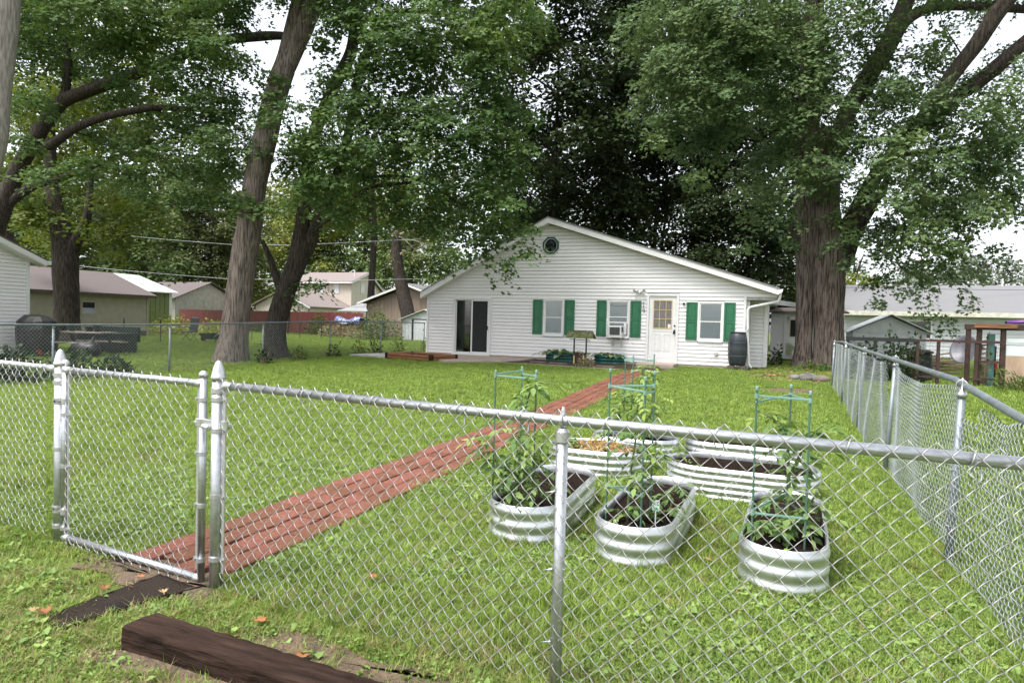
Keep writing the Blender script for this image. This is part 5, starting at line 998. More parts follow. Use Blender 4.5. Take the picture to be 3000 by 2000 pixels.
C_B0 = [(-53.2,30.2,9.0,1.18),(-52.4,30.9,8.5,1.04),(-47.5,30.1,8.8,1.26),(-51.9,28.8,7.3,1.26),(-49.5,29.4,7.4,0.98),(-47.9,29.8,6.6,1.11),(-52.3,30.1,5.5,1.31),(-50.8,30.1,6.0,0.98),(-48.4,30.3,5.2,1.35),(-50.8,28.8,3.6,0.94),(-48.5,28.8,4.0,1.17),(-47.3,29.4,4.6,1.06)]
C_B1 = [(-52.8,33.0,9.5,1.1),(-51.9,34.0,9.5,1.07),(-52.9,36.2,9.9,0.98),(-52.8,37.3,9.9,1.08),(-57.0,35.2,8.7,1.11),(-54.3,36.0,9.2,1.0),(-51.1,35.0,8.6,1.1),(-50.1,36.0,8.7,1.01),(-56.7,36.3,7.0,1.37),(-50.8,33.3,7.0,1.28),(-51.5,35.7,7.6,1.26),(-51.8,37.6,8.0,1.33),(-56.7,35.1,5.5,1.12),(-52.6,35.1,6.3,1.15),(-48.9,34.2,5.0,0.92),(-50.6,36.3,5.4,1.35)]
C_B2 = [(-75.3,55.2,15.6,2.1),(-76.0,56.9,16.1,2.02),(-70.2,54.9,16.7,1.64),(-68.6,56.6,16.9,1.87),(-64.9,55.9,16.5,1.79),(-72.4,53.0,13.9,2.03),(-72.9,54.9,13.3,1.8),(-70.3,56.4,14.6,2.06),(-69.7,57.4,14.4,1.64),(-68.4,59.4,14.4,1.96),(-75.9,55.2,12.2,1.95),(-73.7,56.5,12.1,1.85),(-70.4,55.4,12.0,1.87),(-68.6,57.6,12.2,1.6),(-65.8,57.5,11.0,2.12),(-75.6,54.6,9.2,1.81),(-74.7,56.3,9.0,2.14),(-72.6,58.1,9.1,1.66),(-67.2,55.2,10.2,1.74),(-66.2,57.1,9.5,1.52),(-75.3,54.2,6.5,1.48),(-72.1,54.5,8.0,1.66),(-70.7,55.7,7.3,1.83),(-66.5,55.2,7.1,1.73),(-64.1,56.2,7.6,2.0),(-76.7,55.5,5.6,1.94),(-71.0,54.0,5.0,2.08),(-67.7,54.7,5.3,1.84),(-67.8,55.4,5.9,1.79),(-67.7,59.7,6.2,1.98)]
C_B3 = [(-71.0,60.6,17.9,2.15),(-67.8,59.2,18.2,1.68),(-63.0,59.4,17.6,1.57),(-61.6,59.4,17.5,2.03),(-59.2,60.3,18.7,2.15),(-70.2,59.7,15.5,1.61),(-65.7,58.1,15.5,1.77),(-64.7,61.4,16.3,2.23),(-59.5,59.6,15.4,1.44),(-61.0,64.4,16.4,2.12),(-67.3,56.8,13.0,1.89),(-68.4,61.0,13.3,1.92),(-65.9,60.6,14.2,1.85),(-62.1,61.9,14.1,1.89),(-59.1,61.6,13.8,1.73),(-67.4,58.1,11.7,1.97),(-65.5,59.5,12.1,1.76),(-62.8,59.7,11.1,1.62),(-60.3,59.9,11.6,1.55),(-58.0,60.6,11.3,2.01),(-67.8,57.6,9.9,1.86),(-68.9,60.8,9.5,1.61),(-64.1,59.3,9.8,2.0),(-64.2,62.7,9.2,1.93),(-59.0,62.1,8.7,1.51),(-68.6,58.2,7.5,2.11),(-66.7,60.5,8.1,1.81),(-63.1,59.8,7.2,2.12),(-62.6,61.3,7.9,1.6),(-59.4,62.2,8.0,1.82)]
C_B4 = [(-69.1,61.5,13.7,1.68),(-69.4,64.0,14.8,1.3),(-66.7,63.2,13.8,1.57),(-66.4,65.7,14.4,1.59),(-66.3,67.6,14.1,1.78),(-61.1,64.3,13.9,1.27),(-72.6,63.7,11.8,1.3),(-67.3,62.0,11.2,1.64),(-68.4,65.3,12.3,1.4),(-65.3,64.0,11.6,1.74),(-62.5,63.4,11.5,1.26),(-60.8,65.8,12.7,1.35),(-68.5,60.6,10.4,1.35),(-70.0,63.4,9.9,1.61),(-67.4,64.7,11.2,1.39),(-67.8,66.6,9.9,1.38),(-63.0,65.2,10.1,1.78),(-63.4,67.5,10.8,1.7),(-72.1,63.7,8.0,1.65),(-68.7,62.1,7.8,1.51),(-67.1,63.0,8.2,1.32),(-63.4,62.6,8.8,1.3),(-62.7,64.1,8.0,1.33),(-60.8,64.4,8.3,1.63),(-68.4,60.7,7.2,1.23),(-67.2,61.9,7.1,1.62),(-66.9,63.1,7.2,1.69),(-64.5,64.6,6.4,1.55),(-62.1,64.0,6.6,1.77),(-62.7,66.4,6.0,1.65),(-72.4,63.6,5.6,1.36),(-67.7,61.4,4.5,1.47),(-66.5,62.3,5.4,1.62),(-63.7,62.9,4.7,1.64),(-63.4,65.1,4.5,1.61),(-61.5,66.2,4.6,1.76)]
C_B5 = [(-68.0,73.7,20.2,2.19),(-63.5,73.6,18.8,1.77),(-60.7,73.9,18.6,2.39),(-61.7,78.2,20.3,2.41),(-68.9,74.6,17.6,2.06),(-64.6,75.3,17.3,2.46),(-61.3,76.3,16.5,2.46),(-60.0,78.5,17.5,2.24),(-65.2,73.4,13.5,2.17),(-64.6,74.8,14.8,2.44),(-60.4,75.0,14.1,1.68),(-58.5,75.2,13.5,2.16),(-66.9,74.0,11.2,2.08),(-62.7,72.4,11.9,2.21),(-60.9,75.3,11.4,2.45),(-59.8,77.9,11.3,2.33),(-64.3,71.1,10.0,2.24),(-63.7,74.8,10.1,2.31),(-63.1,77.4,9.9,1.91),(-56.7,73.6,8.5,1.65)]
C_B6 = [(-58.3,73.9,17.5,2.38),(-55.8,75.9,16.6,1.83),(-55.0,78.1,18.7,2.1),(-52.9,79.7,17.8,2.05),(-50.3,80.7,18.6,2.37),(-58.1,75.5,15.3,2.08),(-56.0,76.8,14.1,2.01),(-52.0,75.6,14.8,1.85),(-50.5,78.4,15.2,2.3),(-49.2,81.6,15.0,1.83),(-60.7,76.6,12.4,2.3),(-58.3,78.7,13.3,1.8),(-53.6,77.6,12.1,2.01),(-51.1,80.0,12.1,2.25),(-49.2,81.7,13.6,1.91),(-58.1,75.5,9.6,2.19),(-57.2,76.7,9.7,2.34),(-53.1,76.1,9.4,1.72),(-49.7,76.4,10.2,2.17),(-46.6,77.7,10.7,1.96),(-57.8,74.2,7.6,2.36),(-57.0,76.5,7.0,2.38),(-53.6,77.6,7.1,1.98),(-51.0,78.1,8.4,1.82),(-50.9,81.4,8.2,2.32)]
C_B7 = [(-49.9,73.9,14.3,2.0),(-45.3,71.4,14.1,1.89),(-42.7,72.4,12.9,1.48),(-41.7,74.7,14.7,1.69),(-39.9,75.5,13.5,1.81),(-46.4,70.9,12.1,1.43),(-47.4,74.4,11.2,1.98),(-44.5,74.7,11.3,2.03),(-40.4,73.5,11.4,1.32),(-41.0,77.1,12.1,1.78),(-48.9,73.0,8.9,1.46),(-44.3,70.1,9.3,1.71),(-42.1,71.3,9.2,1.47),(-40.5,72.9,10.1,1.42),(-38.2,73.0,9.7,1.55),(-46.9,69.9,7.2,1.57),(-46.4,75.2,7.8,1.62),(-42.6,72.1,8.2,1.64),(-39.7,72.5,7.1,1.34),(-39.0,75.0,7.8,1.55),(-49.5,73.6,5.7,1.78),(-45.2,72.6,5.5,1.35),(-44.6,75.7,5.5,1.6),(-42.3,76.7,5.5,2.08),(-40.1,75.2,5.1,1.71)]
C_B8 = [(-46.2,32.9,8.2,1.07),(-45.0,34.3,7.5,0.98),(-45.6,35.8,8.2,1.13),(-41.4,33.5,7.8,0.88),(-40.8,34.2,8.2,1.03),(-48.0,34.8,6.5,0.96),(-44.0,32.8,6.8,0.79),(-42.9,33.5,6.4,1.0),(-43.3,34.8,7.3,0.9),(-41.1,34.3,7.1,1.0),(-47.5,33.9,5.3,0.8),(-44.8,33.2,5.2,0.94),(-44.3,34.4,5.3,0.93),(-42.0,34.0,5.9,0.86),(-40.5,34.7,5.3,1.05),(-46.6,33.5,4.0,0.95),(-44.3,32.9,4.1,0.91),(-43.3,33.9,4.7,0.89),(-43.9,35.7,4.8,0.85),(-40.0,34.1,4.6,0.98)]
C_B9 = [(-46.7,26.2,10.0,1.03),(-44.9,26.6,10.0,1.07),(-40.6,25.0,9.1,0.9),(-44.0,24.5,8.6,0.93),(-44.6,26.5,8.3,1.0),(-42.9,26.4,8.8,1.14),(-43.1,24.1,7.1,1.11),(-43.4,26.1,7.6,1.16),(-43.2,26.4,7.5,0.97)]
C_R0 = [(24.7,113.3,11.7,1.1),(25.4,110.6,12.3,1.37),(28.1,117.0,12.4,1.29),(28.5,115.2,12.6,1.49),(30.9,115.8,12.7,1.15),(31.9,115.0,12.2,1.01),(33.3,115.0,11.7,1.01),(24.0,109.4,10.0,1.26),(25.7,112.9,10.7,1.24),(26.0,110.4,10.0,1.17),(29.1,115.0,11.0,1.05),(29.1,112.2,10.0,1.25),(32.9,117.7,10.8,1.0),(33.1,117.3,11.2,1.29),(24.9,113.0,8.7,1.07),(25.6,114.2,8.9,1.21),(25.8,108.9,8.8,1.16),(30.2,118.6,8.9,1.42),(29.7,114.1,9.0,1.27),(32.5,116.8,9.5,1.03),(32.7,112.7,9.3,1.26)]
C_R1 = [(5.6,69.8,6.5,0.55),(6.4,70.5,6.9,0.57),(6.8,68.5,6.8,0.55),(8.0,70.8,6.9,0.7),(8.2,68.2,6.5,0.72),(5.5,71.0,6.4,0.7),(6.2,68.0,6.0,0.79),(6.9,68.7,5.7,0.54),(7.8,69.9,5.7,0.58),(9.0,71.6,6.4,0.79)]
C_R2 = [(0.7,54.9,5.2,0.53),(1.1,56.8,5.1,0.44),(1.6,55.2,5.0,0.53),(0.8,54.6,4.5,0.53),(1.4,54.8,4.4,0.48),(2.0,57.3,4.9,0.59),(0.6,56.4,4.0,0.47),(1.5,57.5,4.0,0.5),(2.2,58.7,4.3,0.55)]
C_R3 = [(15.7,99.5,9.8,0.82),(16.4,97.2,9.7,0.77),(17.4,97.2,9.4,0.84),(18.9,99.1,9.2,0.88),(19.5,96.4,9.4,1.01),(20.2,97.0,9.2,0.76),(23.0,103.3,9.8,1.02),(15.8,101.0,8.1,1.11),(16.1,96.2,8.6,1.02),(17.6,99.9,8.2,1.02),(18.6,99.2,8.2,0.83),(20.7,102.2,8.7,0.9),(21.8,102.3,8.2,0.77),(22.5,102.7,8.8,1.01)]
C_U0 = [(-54.3,31.4,25.7,2.1),(-49.4,30.1,24.5,1.88),(-48.1,32.2,24.6,1.59),(-55.6,32.8,23.1,1.81),(-50.3,32.0,22.6,1.79),(-48.9,32.1,22.6,1.67),(-56.8,31.8,20.8,1.99),(-52.1,33.0,21.8,2.3),(-48.1,31.9,19.5,1.62),(-53.6,31.1,17.4,2.44),(-49.6,31.2,16.8,2.36),(-46.2,31.0,16.7,1.95),(-51.7,30.4,15.5,1.71),(-48.7,29.4,13.8,1.62),(-46.9,32.5,15.8,2.11),(-52.7,29.9,11.9,2.19),(-49.8,31.6,12.4,2.33),(-47.8,32.0,12.1,1.97),(-50.3,29.1,9.7,1.95),(-48.9,31.4,11.1,2.07),(-46.5,30.5,10.7,1.85)]
C_U1 = [(-47.4,32.7,24.2,1.93),(-49.5,37.6,27.4,2.57),(-41.8,36.0,24.0,2.04),(-39.9,36.8,25.5,2.42),(-50.4,35.9,23.3,1.82),(-48.2,37.1,23.3,2.24),(-42.7,34.8,22.6,2.17),(-41.1,37.4,22.4,1.78),(-48.8,35.1,21.1,1.96),(-45.7,36.0,20.4,2.43),(-42.7,34.9,18.8,1.98),(-40.2,37.1,20.3,1.64),(-52.5,36.3,18.9,2.07),(-46.7,34.9,18.1,1.68),(-43.2,35.9,18.0,1.8),(-40.9,38.5,17.3,2.17),(-49.5,34.5,14.2,1.7),(-46.8,36.2,15.4,2.54),(-42.0,34.4,15.4,2.08),(-43.8,40.0,15.6,2.22),(-48.6,34.5,12.9,1.75),(-48.5,37.2,12.7,2.3),(-45.0,37.8,13.3,1.82),(-41.6,37.9,13.0,2.28)]
C_U2 = [(-37.2,44.2,15.5,1.39),(-31.9,42.7,14.2,1.52),(-31.7,44.7,15.1,1.4),(-30.4,45.8,15.9,1.31),(-28.9,47.3,15.9,1.65),(-26.2,48.2,15.6,1.92),(-34.3,40.6,12.3,1.74),(-31.8,40.8,12.3,1.72),(-29.8,42.7,12.4,1.48),(-30.6,45.8,14.2,1.84),(-27.0,44.0,12.8,1.72),(-24.6,45.9,13.2,1.26),(-34.9,41.9,11.8,1.63),(-33.9,45.4,12.0,1.68),(-32.5,44.3,12.0,1.86),(-28.0,43.6,12.0,1.7),(-28.7,47.1,12.3,1.64),(-25.8,47.3,11.6,1.41),(-33.7,40.6,8.7,1.57),(-32.1,41.6,9.0,1.6),(-31.6,43.8,9.2,1.29),(-30.3,47.2,10.6,1.31),(-27.7,47.2,9.7,1.78),(-26.0,47.2,9.3,1.9)]
TOP1 = [(-14.5,15.5,14,2.6),(-12.5,16.5,15.5,2.6),(-16.5,15,14.5,2.5)]; TOP2 = [(-11.5,18,14.5,2.8),(-9,18.5,14,2.5),(-13.5,18.5,16,2.6)]; TOP3 = [(1,24.5,16.5,3),(4.5,25,16.5,3),(7.5,24.5,14.5,2.6),(-1.5,24,15.5,2.6)]; TOPL = [(-22,15,14,2.6),(-19,16.5,14,2.6),(-25,14,13,2.6)]
tree('leaning grey-brown maple with a bare forked trunk behind the side fence', (-15.1,15,.1),
 [[(-15.13,14.98,0.03,0.54),(-15.10,15.00,0.30,0.47),(-15.05,15.04,0.82,0.40),(-15.02,15.07,1.33,0.38),(-14.94,15.13,2.37,0.37),(-14.88,15.18,3.19,0.38),(-14.79,15.24,3.82,0.38),(-14.66,15.33,5.28,0.36),(-14.37,15.50,6.90,0.37),(-14.11,15.65,8.29,0.34),(-13.91,15.75,8.94,0.31)],
  [(-14.05,15.68,8.6,0.27),(-13.75,15.82,9.22,0.25),(-13.45,15.97,10.15,0.27),(-13.15,16.11,11.07,0.29),(-12.78,16.30,12.22,0.24),(-12.22,16.57,13.78,0.18),(-11.51,16.90,15.45,0.10)],
  [(-14.2,15.6,8.5,0.2),(-13.97,15.74,9.22,0.20),(-13.79,15.83,10.14,0.19),(-13.58,15.94,11.06,0.20),(-13.50,16.01,12.30,0.16),(-13.65,16.00,13.74,0.12),(-14.00,15.91,15.38,0.07)],
  [(-14.98,14.80,1.4,.05),(-14.86,14.86,2.3,.09),(-14.74,14.92,3.1,.08),(-14.70,15.02,3.9,.04)]], C_T1, M['maple'], M['bark1'], .15, 3.0, 1, top=TOP1, sides=26, rough=.06)
tree('dark forked maple with spreading leafy crown reaching over the house gable', (-14.9,16.7,.15),
 [[(-14.91,16.68,0.03,0.60),(-14.93,16.67,0.22,0.42),(-14.95,16.68,0.69,0.34),(-14.95,16.69,1.24,0.32),(-14.81,16.77,1.95,0.33),(-14.57,16.89,2.67,0.31),(-14.36,17.00,3.38,0.32),(-14.20,17.07,3.95,0.34)],
  [(-14.35,17.0,3.6,0.26),(-14.23,17.09,4.79,0.21),(-14.18,17.15,6.15,0.20),(-13.98,17.27,7.56,0.19),(-13.36,17.57,9.27,0.19),(-12.96,17.76,10.14,0.18),(-12.92,17.81,11.27,0.14),(-12.92,17.86,12.72,0.12),(-12.84,17.95,14.72,0.07)],
  [(-14.15,17.1,3.6,0.24),(-13.72,17.30,4.81,0.19),(-13.39,17.45,5.62,0.17),(-12.99,17.67,7.40,0.14),(-12.75,17.82,9.29,0.16),(-12.35,18.02,10.72,0.14),(-11.90,18.22,11.36,0.12),(-11.18,18.52,11.55,0.09),(-10.25,18.89,11.47,0.07),(-9.60,19.14,11.32,0.05)],
  [(-14.85,16.75,2.45,0.14),(-15.05,16.70,2.91,0.12),(-15.16,16.68,3.35,0.10),(-15.44,16.58,3.92,0.07)],
  [(-13.81,17.25,4.61,0.08),(-13.03,17.60,5.85,0.06),(-12.12,17.98,6.15,0.05),(-11.09,18.39,6.18,0.04),(-9.84,18.87,5.61,0.03)],
  [(-13.9,17.1,4.2,0.07),(-11.72,16.9,5.55,0.06),(-9.82,17.27,5.71,0.04),(-8.34,17.5,4.72,0.03),(-7.2,17.6,4.2,0.015)]], C_T2, M['maple'], M['darkbark'], .15, 3.2, 2, top=TOP2, sides=22, rough=.06)
tree('huge twin-trunked maple at the right of the house', (1.5,24.2,.2),
 [[(1.82,24.24,0.02,0.70),(1.80,24.22,0.45,0.52),(1.75,24.20,1.17,0.47),(1.69,24.19,2.31,0.48),(1.66,24.22,3.46,0.51),(1.58,24.23,4.38,0.53),(1.45,24.24,5.76,0.51),(1.49,24.29,7.14,0.45),(1.50,24.33,8.29,0.40)],
  [(.97,24.18,0.05,0.46),(1.0,24.20,0.45,0.32),(1.02,24.20,1.15,0.275),(1.0,24.2,2.30,0.27),(.97,24.2,3.46,0.29),(.96,24.2,4.39,0.36),(0.90,24.22,5.20,0.42),(0.96,24.27,6.24,0.37),(0.93,24.30,7.52,0.35),(0.91,24.34,9.26,0.32),(0.92,24.40,11.00,0.32),(0.93,24.46,12.74,0.30),(0.97,24.53,14.48,0.26),(0.96,24.58,16.45,0.17)],
  [(1.5,24.4,6.6,0.36),(2.09,24.80,8.94,0.31),(2.69,25.08,10.12,0.29),(3.30,25.36,11.30,0.30),(3.79,25.59,12.59,0.27),(4.27,25.84,14.23,0.21),(4.84,26.13,16.33,0.13)],
  [(1.75,24.1,4.2,0.26),(2.35,23.99,5.23,0.26),(2.89,23.97,6.53,0.22),(3.63,24.03,7.59,0.20),(4.35,24.08,8.51,0.22),(4.86,24.04,9.51,0.22),(5.54,24.08,10.48,0.24),(6.02,24.02,11.33,0.24),(6.53,23.98,12.04,0.22),(7.30,24.05,13.05,0.17)],
  [(3.3,24.2,7.1,.12),(4.38,24.9,8.16,0.17),(5.22,25.26,9.23,0.21),(6.06,25.34,9.83,0.22),(6.68,25.34,10.41,0.22),(7.47,25.41,11.19,0.19),(8.43,25.55,12.07,0.14)],
  [(3.11,25.26,10.48,0.17),(3.77,25.35,12.03,0.20),(4.46,25.43,12.39,0.15),(5.25,25.53,12.36,0.14),(6.14,25.66,12.24,0.13),(7.11,25.83,12.10,0.12),(8.17,26.03,11.90,0.09)],
  [(3.69,24.31,7.27,0.11),(4.87,24.57,7.42,0.10),(5.72,24.70,7.50,0.09),(6.15,24.67,7.77,0.08),(6.89,24.74,7.52,0.05)],
  [(1.9,24.7,3.3,0.26),(2.40,25.0,4.26,0.21),(2.51,25.2,4.85,0.20),(3.13,25.47,5.94,0.14),(3.54,25.66,6.90,0.11)],
  [(1.0,24.1,4.3,.22),(.68,23.98,4.62,.20),(.52,23.92,4.95,.17),(.48,23.9,5.1,.09)]], C_T3, M['maple2'], M['bark'], .15, 3.1, 3, top=TOP3, nt=2, sides=28, rough=.07, droop=.7)
tree('maple with long dark arching limbs, trunk hidden past the left edge', (-25,13.7,.1),
 [[(-25.22,14.6,0,0.56),(-25.16,14.5,0.96,0.43),(-25.01,14.2,2.70,0.38),(-24.74,13.89,4.10,0.36),(-24.6,13.95,4.4,.33)],
  [(-24.73,13.89,3.98,0.35),(-24.31,14.09,5.11,0.29),(-23.87,14.31,6.42,0.25),(-23.20,14.62,7.78,0.24),(-22.66,14.86,8.62,0.23),(-21.71,15.25,9.03,0.21),(-20.77,15.64,9.45,0.21),(-19.58,16.13,9.90,0.19),(-18.41,16.62,10.56,0.17),(-17.45,17.01,10.87,0.17),(-16.01,17.59,11.02,0.14),(-14.98,18.00,10.98,0.08)],
  [(-22.54,14.91,8.74,0.14),(-22.44,14.99,9.98,0.13),(-22.54,14.97,10.65,0.10),(-22.82,14.87,11.25,0.09),(-22.83,14.90,12.03,0.08),(-22.81,14.94,13.42,0.05)],
  [(-23.3,14.55,6.9,.16),(-22.80,14.76,7.17,0.16),(-22.24,15.00,7.70,0.15),(-21.20,15.43,8.15,0.13),(-19.77,16.01,8.47,0.12),(-18.33,16.58,8.44,0.07),(-17.25,17.01,8.31,0.03)],
  [(-24.65,13.94,4.56,0.20),(-24.31,14.09,5.00,0.16),(-23.51,14.43,5.70,0.13),(-22.56,14.82,5.99,0.10),(-21.38,15.30,6.49,0.06)]], C_LT, M['maple'], M['darkbark'], .15, 3.3, 4, top=TOPL, sides=14)
tree('stout dark trunk standing in front of the tan garage', (-27.8,18.5,.2),
 [[(-27.72,18.50,0.1,0.72),(-27.76,18.51,0.79,0.54),(-27.77,18.53,1.65,0.48),(-27.84,18.53,2.67,0.48),(-27.87,18.55,3.68,0.52),(-28.07,18.50,4.69,0.43),(-28.33,18.43,5.69,0.29),(-28.54,18.37,6.55,0.25),(-28.65,18.37,8.14,0.20),(-28.70,18.42,10.31,0.13)],
  [(-27.73,18.61,3.97,0.29),(-27.17,18.87,5.15,0.19),(-27.04,18.95,6.02,0.14),(-27.00,19.02,7.76,0.10)]], C_L3, M['oak'], M['darkbark'], .20, 2.8, 5, sides=18, name='shade_tree')
tree('pale rough tree trunk at the very left edge of the yard', (-16.75,9.45,.05),
 [[(-17.45,9.15,0.0,0.40),(-17.35,9.18,1.54,0.27),(-17.2,9.3,3.12,0.22),(-16.95,9.46,4.54,0.20),(-16.80,9.56,5.35,0.24),(-16.78,9.58,5.6,0.23),(-16.78,9.60,6.27,0.22),(-16.76,9.63,7.22,0.27),(-16.73,9.67,8.17,0.31),(-16.73,9.70,8.96,0.32),(-16.76,9.72,10.6,0.26),(-16.9,9.7,13,.15)],
  [(-16.72,9.66,8.6,.2),(-16.4,9.9,9.8,.16),(-16.0,10.2,11.5,.1)]], [(-17.5,9.5,13,1.8),(-16,10,13,1.6),(-18.5,9.8,11.5,1.5)], M['maple'], M['palebark'], .15, 1.6, 6, sides=20, name='shade_tree')
def bgtree(label, clumps, leafm, size, lai, seed, group='trees beyond the yards', name='background_tree', T=T_KITE, th=.3, barkm=None, spr=16, twig=True, droop=.3):
    A = np.array(clumps); cx, cy = A[:, 0].mean(), A[:, 1].mean(); lo, hi = A[:, 2].min(), A[:, 2].max(); r = random.Random(seed)
    paths = [[(cx,cy,.1,th*1.5),(cx+.05,cy,1,th),(cx+r.uniform(-.4,.4),cy,max(lo,2.5),th*.8),(cx+r.uniform(-.8,.8),cy,(max(lo,2)+hi)/2,th*.5),(cx,cy,hi,th*.15)]]
    for i in range(4):
        z = max(lo,2)+(hi-max(lo,2))*(.1+.2*i); a = r.uniform(0,6.3); q = (A[:,0].max()-A[:,0].min())*.4; paths.append([(cx,cy,z,th*.5),(cx+q*.4*math.cos(a),cy+q*.3*math.sin(a),z+1.2,th*.3),(cx+q*math.cos(a),cy+q*.6*math.sin(a),z+2.6,th*.12)])
    return tree(label, (cx,cy,.2), paths, clumps, leafm, barkm or M['darkbark'], size, lai, seed, group, 10, T, twig, name, droop, spr=spr, r0=.05)
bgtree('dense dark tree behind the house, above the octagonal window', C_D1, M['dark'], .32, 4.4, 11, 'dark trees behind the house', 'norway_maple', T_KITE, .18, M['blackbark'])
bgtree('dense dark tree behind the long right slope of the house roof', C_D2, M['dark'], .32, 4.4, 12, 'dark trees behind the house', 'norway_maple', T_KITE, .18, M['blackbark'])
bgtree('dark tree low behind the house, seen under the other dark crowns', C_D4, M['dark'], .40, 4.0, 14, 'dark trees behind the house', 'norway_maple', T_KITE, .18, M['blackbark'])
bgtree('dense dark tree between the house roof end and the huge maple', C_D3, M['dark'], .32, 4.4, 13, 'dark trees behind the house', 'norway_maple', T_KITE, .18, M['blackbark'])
for i, (cl, m, s, lab) in enumerate(((C_B0,'far',.34,'bright green tree behind the white garage at the left edge'),(C_B1,'far',.36,'leafy tree behind the tan garage ridge'),(C_B2,'conifer',.36,'greyish conifer behind the white metal roof'),(C_B3,'conifer',.36,'tall greyish conifer left of the leaning maple trunk'),(C_B4,'faryel',.34,'yellow-green tree seen between the two forked maples'),
    (C_B5,'faryel',.42,'yellow-green tree behind the left end of the two-storey house'),(C_B6,'far',.42,'round green tree behind the gable of the two-storey house'),(C_B7,'far',.42,'pale green tree behind the brown shed roof'),(C_B8,'far',.34,'green tree behind the green metal barn'),(C_B9,'far',.34,'pale leafy tree above the white garage roof'),
    (C_R0,'haze',.55,'hazy distant trees beyond the grey roof at the right edge'),(C_R1,'faryel',.4,'yellowish tree just right of the huge maple trunk'),(C_R2,'faryel',.36,'sunny yellow-green bush between the house eave and the huge maple'),(C_R3,'haze',.55,'hazy distant trees above the middle of the grey roof'),
    (C_U0,'oak',.34,'tall olive-green tree high behind the arching limbs, upper left'),(C_U1,'oak',.34,'tall olive-green tree high behind the arching limbs, left of the leaning trunk'),(C_U2,'oak',.32,'olive-green tree seen through the forked maple above the dead trunk'))):
    bgtree(lab, cl, M[m], s, 3.6 if cl not in (C_U0, C_U1, C_U2) else 2.6, 40+i)
fw = crown_mesh('distant_wood', C_FW, M['far'], None, .75, 3.4, 90, T_KITE); tag(fw, 'continuous wall of distant green woodland behind the left houses', 'woodland', kind='stuff')
# dead snag and sapling
t = thing('dead_tree', 'leaning dead trunk with broken top in front of the brown shed', 'tree', (-22.9,38.2,.2))
wood('trunk', [[(-22.2,38.3,.1,.55),(-22.95,38.24,1.68,0.50),(-23.20,38.17,2.83,0.46),(-23.53,38.08,4.21,0.40),(-23.77,38.02,5.59,0.36),(-23.88,38.02,6.86,0.33),(-23.69,38.11,7.45,0.2)]], M['darkbark'], t, 14, .08, 3)
wood('broken_branches', [[(-23.8,38,7.2,.10),(-22.8,38,7.5,.07),(-21.9,37.9,7.62,.04)],[(-23.85,38,7.1,.08),(-24.7,38.1,7.3,.05),(-25.3,38,7.15,.02)],[(-23.8,38,6.9,.06),(-22.6,38,6.9,.04),(-21.6,37.8,6.6,.015)],[(-23.8,38,7.2,.05),(-23.2,37.8,7.0,.03),(-22.3,37.7,6.3,.01)]], M['greywood'], t, 6, .05, 4)
crown_mesh('dry_twigs', [(-24,38.3,6.2,1.6),(-22.3,38.2,6.0,1.5),(-23.3,38.3,8.2,1.5)], M['drygrass'], t, .16, .5, 9, T_NEEDLE)
t = thing('young_tree', 'young dark-leaved sapling with twin stems before the red fence', 'tree', (-33.6,38.6,.2))
wood('trunk', [[(-33.7,38.6,.1,.08),(-33.75,38.6,1.6,.07),(-33.8,38.6,3,.04)],[(-33.45,38.6,.1,.07),(-33.3,38.6,1.7,.06),(-33.2,38.6,3,.04)]], M['darkbark'], t, 8)
crown_mesh('crown', [(-33.8,38.6,3.0,.75),(-33.1,38.6,3.2,.7),(-33.5,38.6,3.8,.7),(-33.4,38.6,2.5,.6),(-32.9,38.6,2.5,.45)], M['maple'], t, .2, 3, 10, T_KITE)
# ------------------------------------------------------------------ neighbouring buildings
def slab4(P, th, m, name, parent):        # sloped slab from 4 points, thickness th upward
    P = [Vector(p) for p in P]; u = Vector((0,0,th)); return MB().add(P+[p+u for p in P], [(0,3,2,1),(4,5,6,7),(0,1,5,4),(1,2,6,5),(2,3,7,6),(3,0,4,7)]).build(name, m, parent, fix=True)
def boards_x(parent, x0, x1, y, z0, z1, rowh, m, opens=()): siding(parent, z0, z1, lambda z: x0, lambda z: x1, list(opens), y, m, rowh)
def boards_y(parent, x, y0, y1, z0, z1, rowh, m, opens=()):      # wall facing +X
    z = z0
    while z < z1-1e-3:
        zt = min(z+rowh, z1); segs = [(y0, y1)]
        for a, b, c, d in opens:
            if c < (z+zt)/2 < d: segs = [s for p, q in segs for s in ((p, min(a, q)), (max(b, p), q)) if s[1]-s[0] > .02]
        for p, q in segs:
            MB().add([(x-.03,p,z),(x-.03,q,z),(x+.016,q,z),(x+.016,p,z),(x-.03,p,zt+.012),(x-.03,q,zt+.012),(x,q,zt+.012),(x,p,zt+.012)],[(0,1,2,3),(7,6,5,4),(3,2,6,7),(1,0,4,5),(2,1,5,6),(0,3,7,4)]).build('siding_board', m, parent, fix=True)
        z = zt
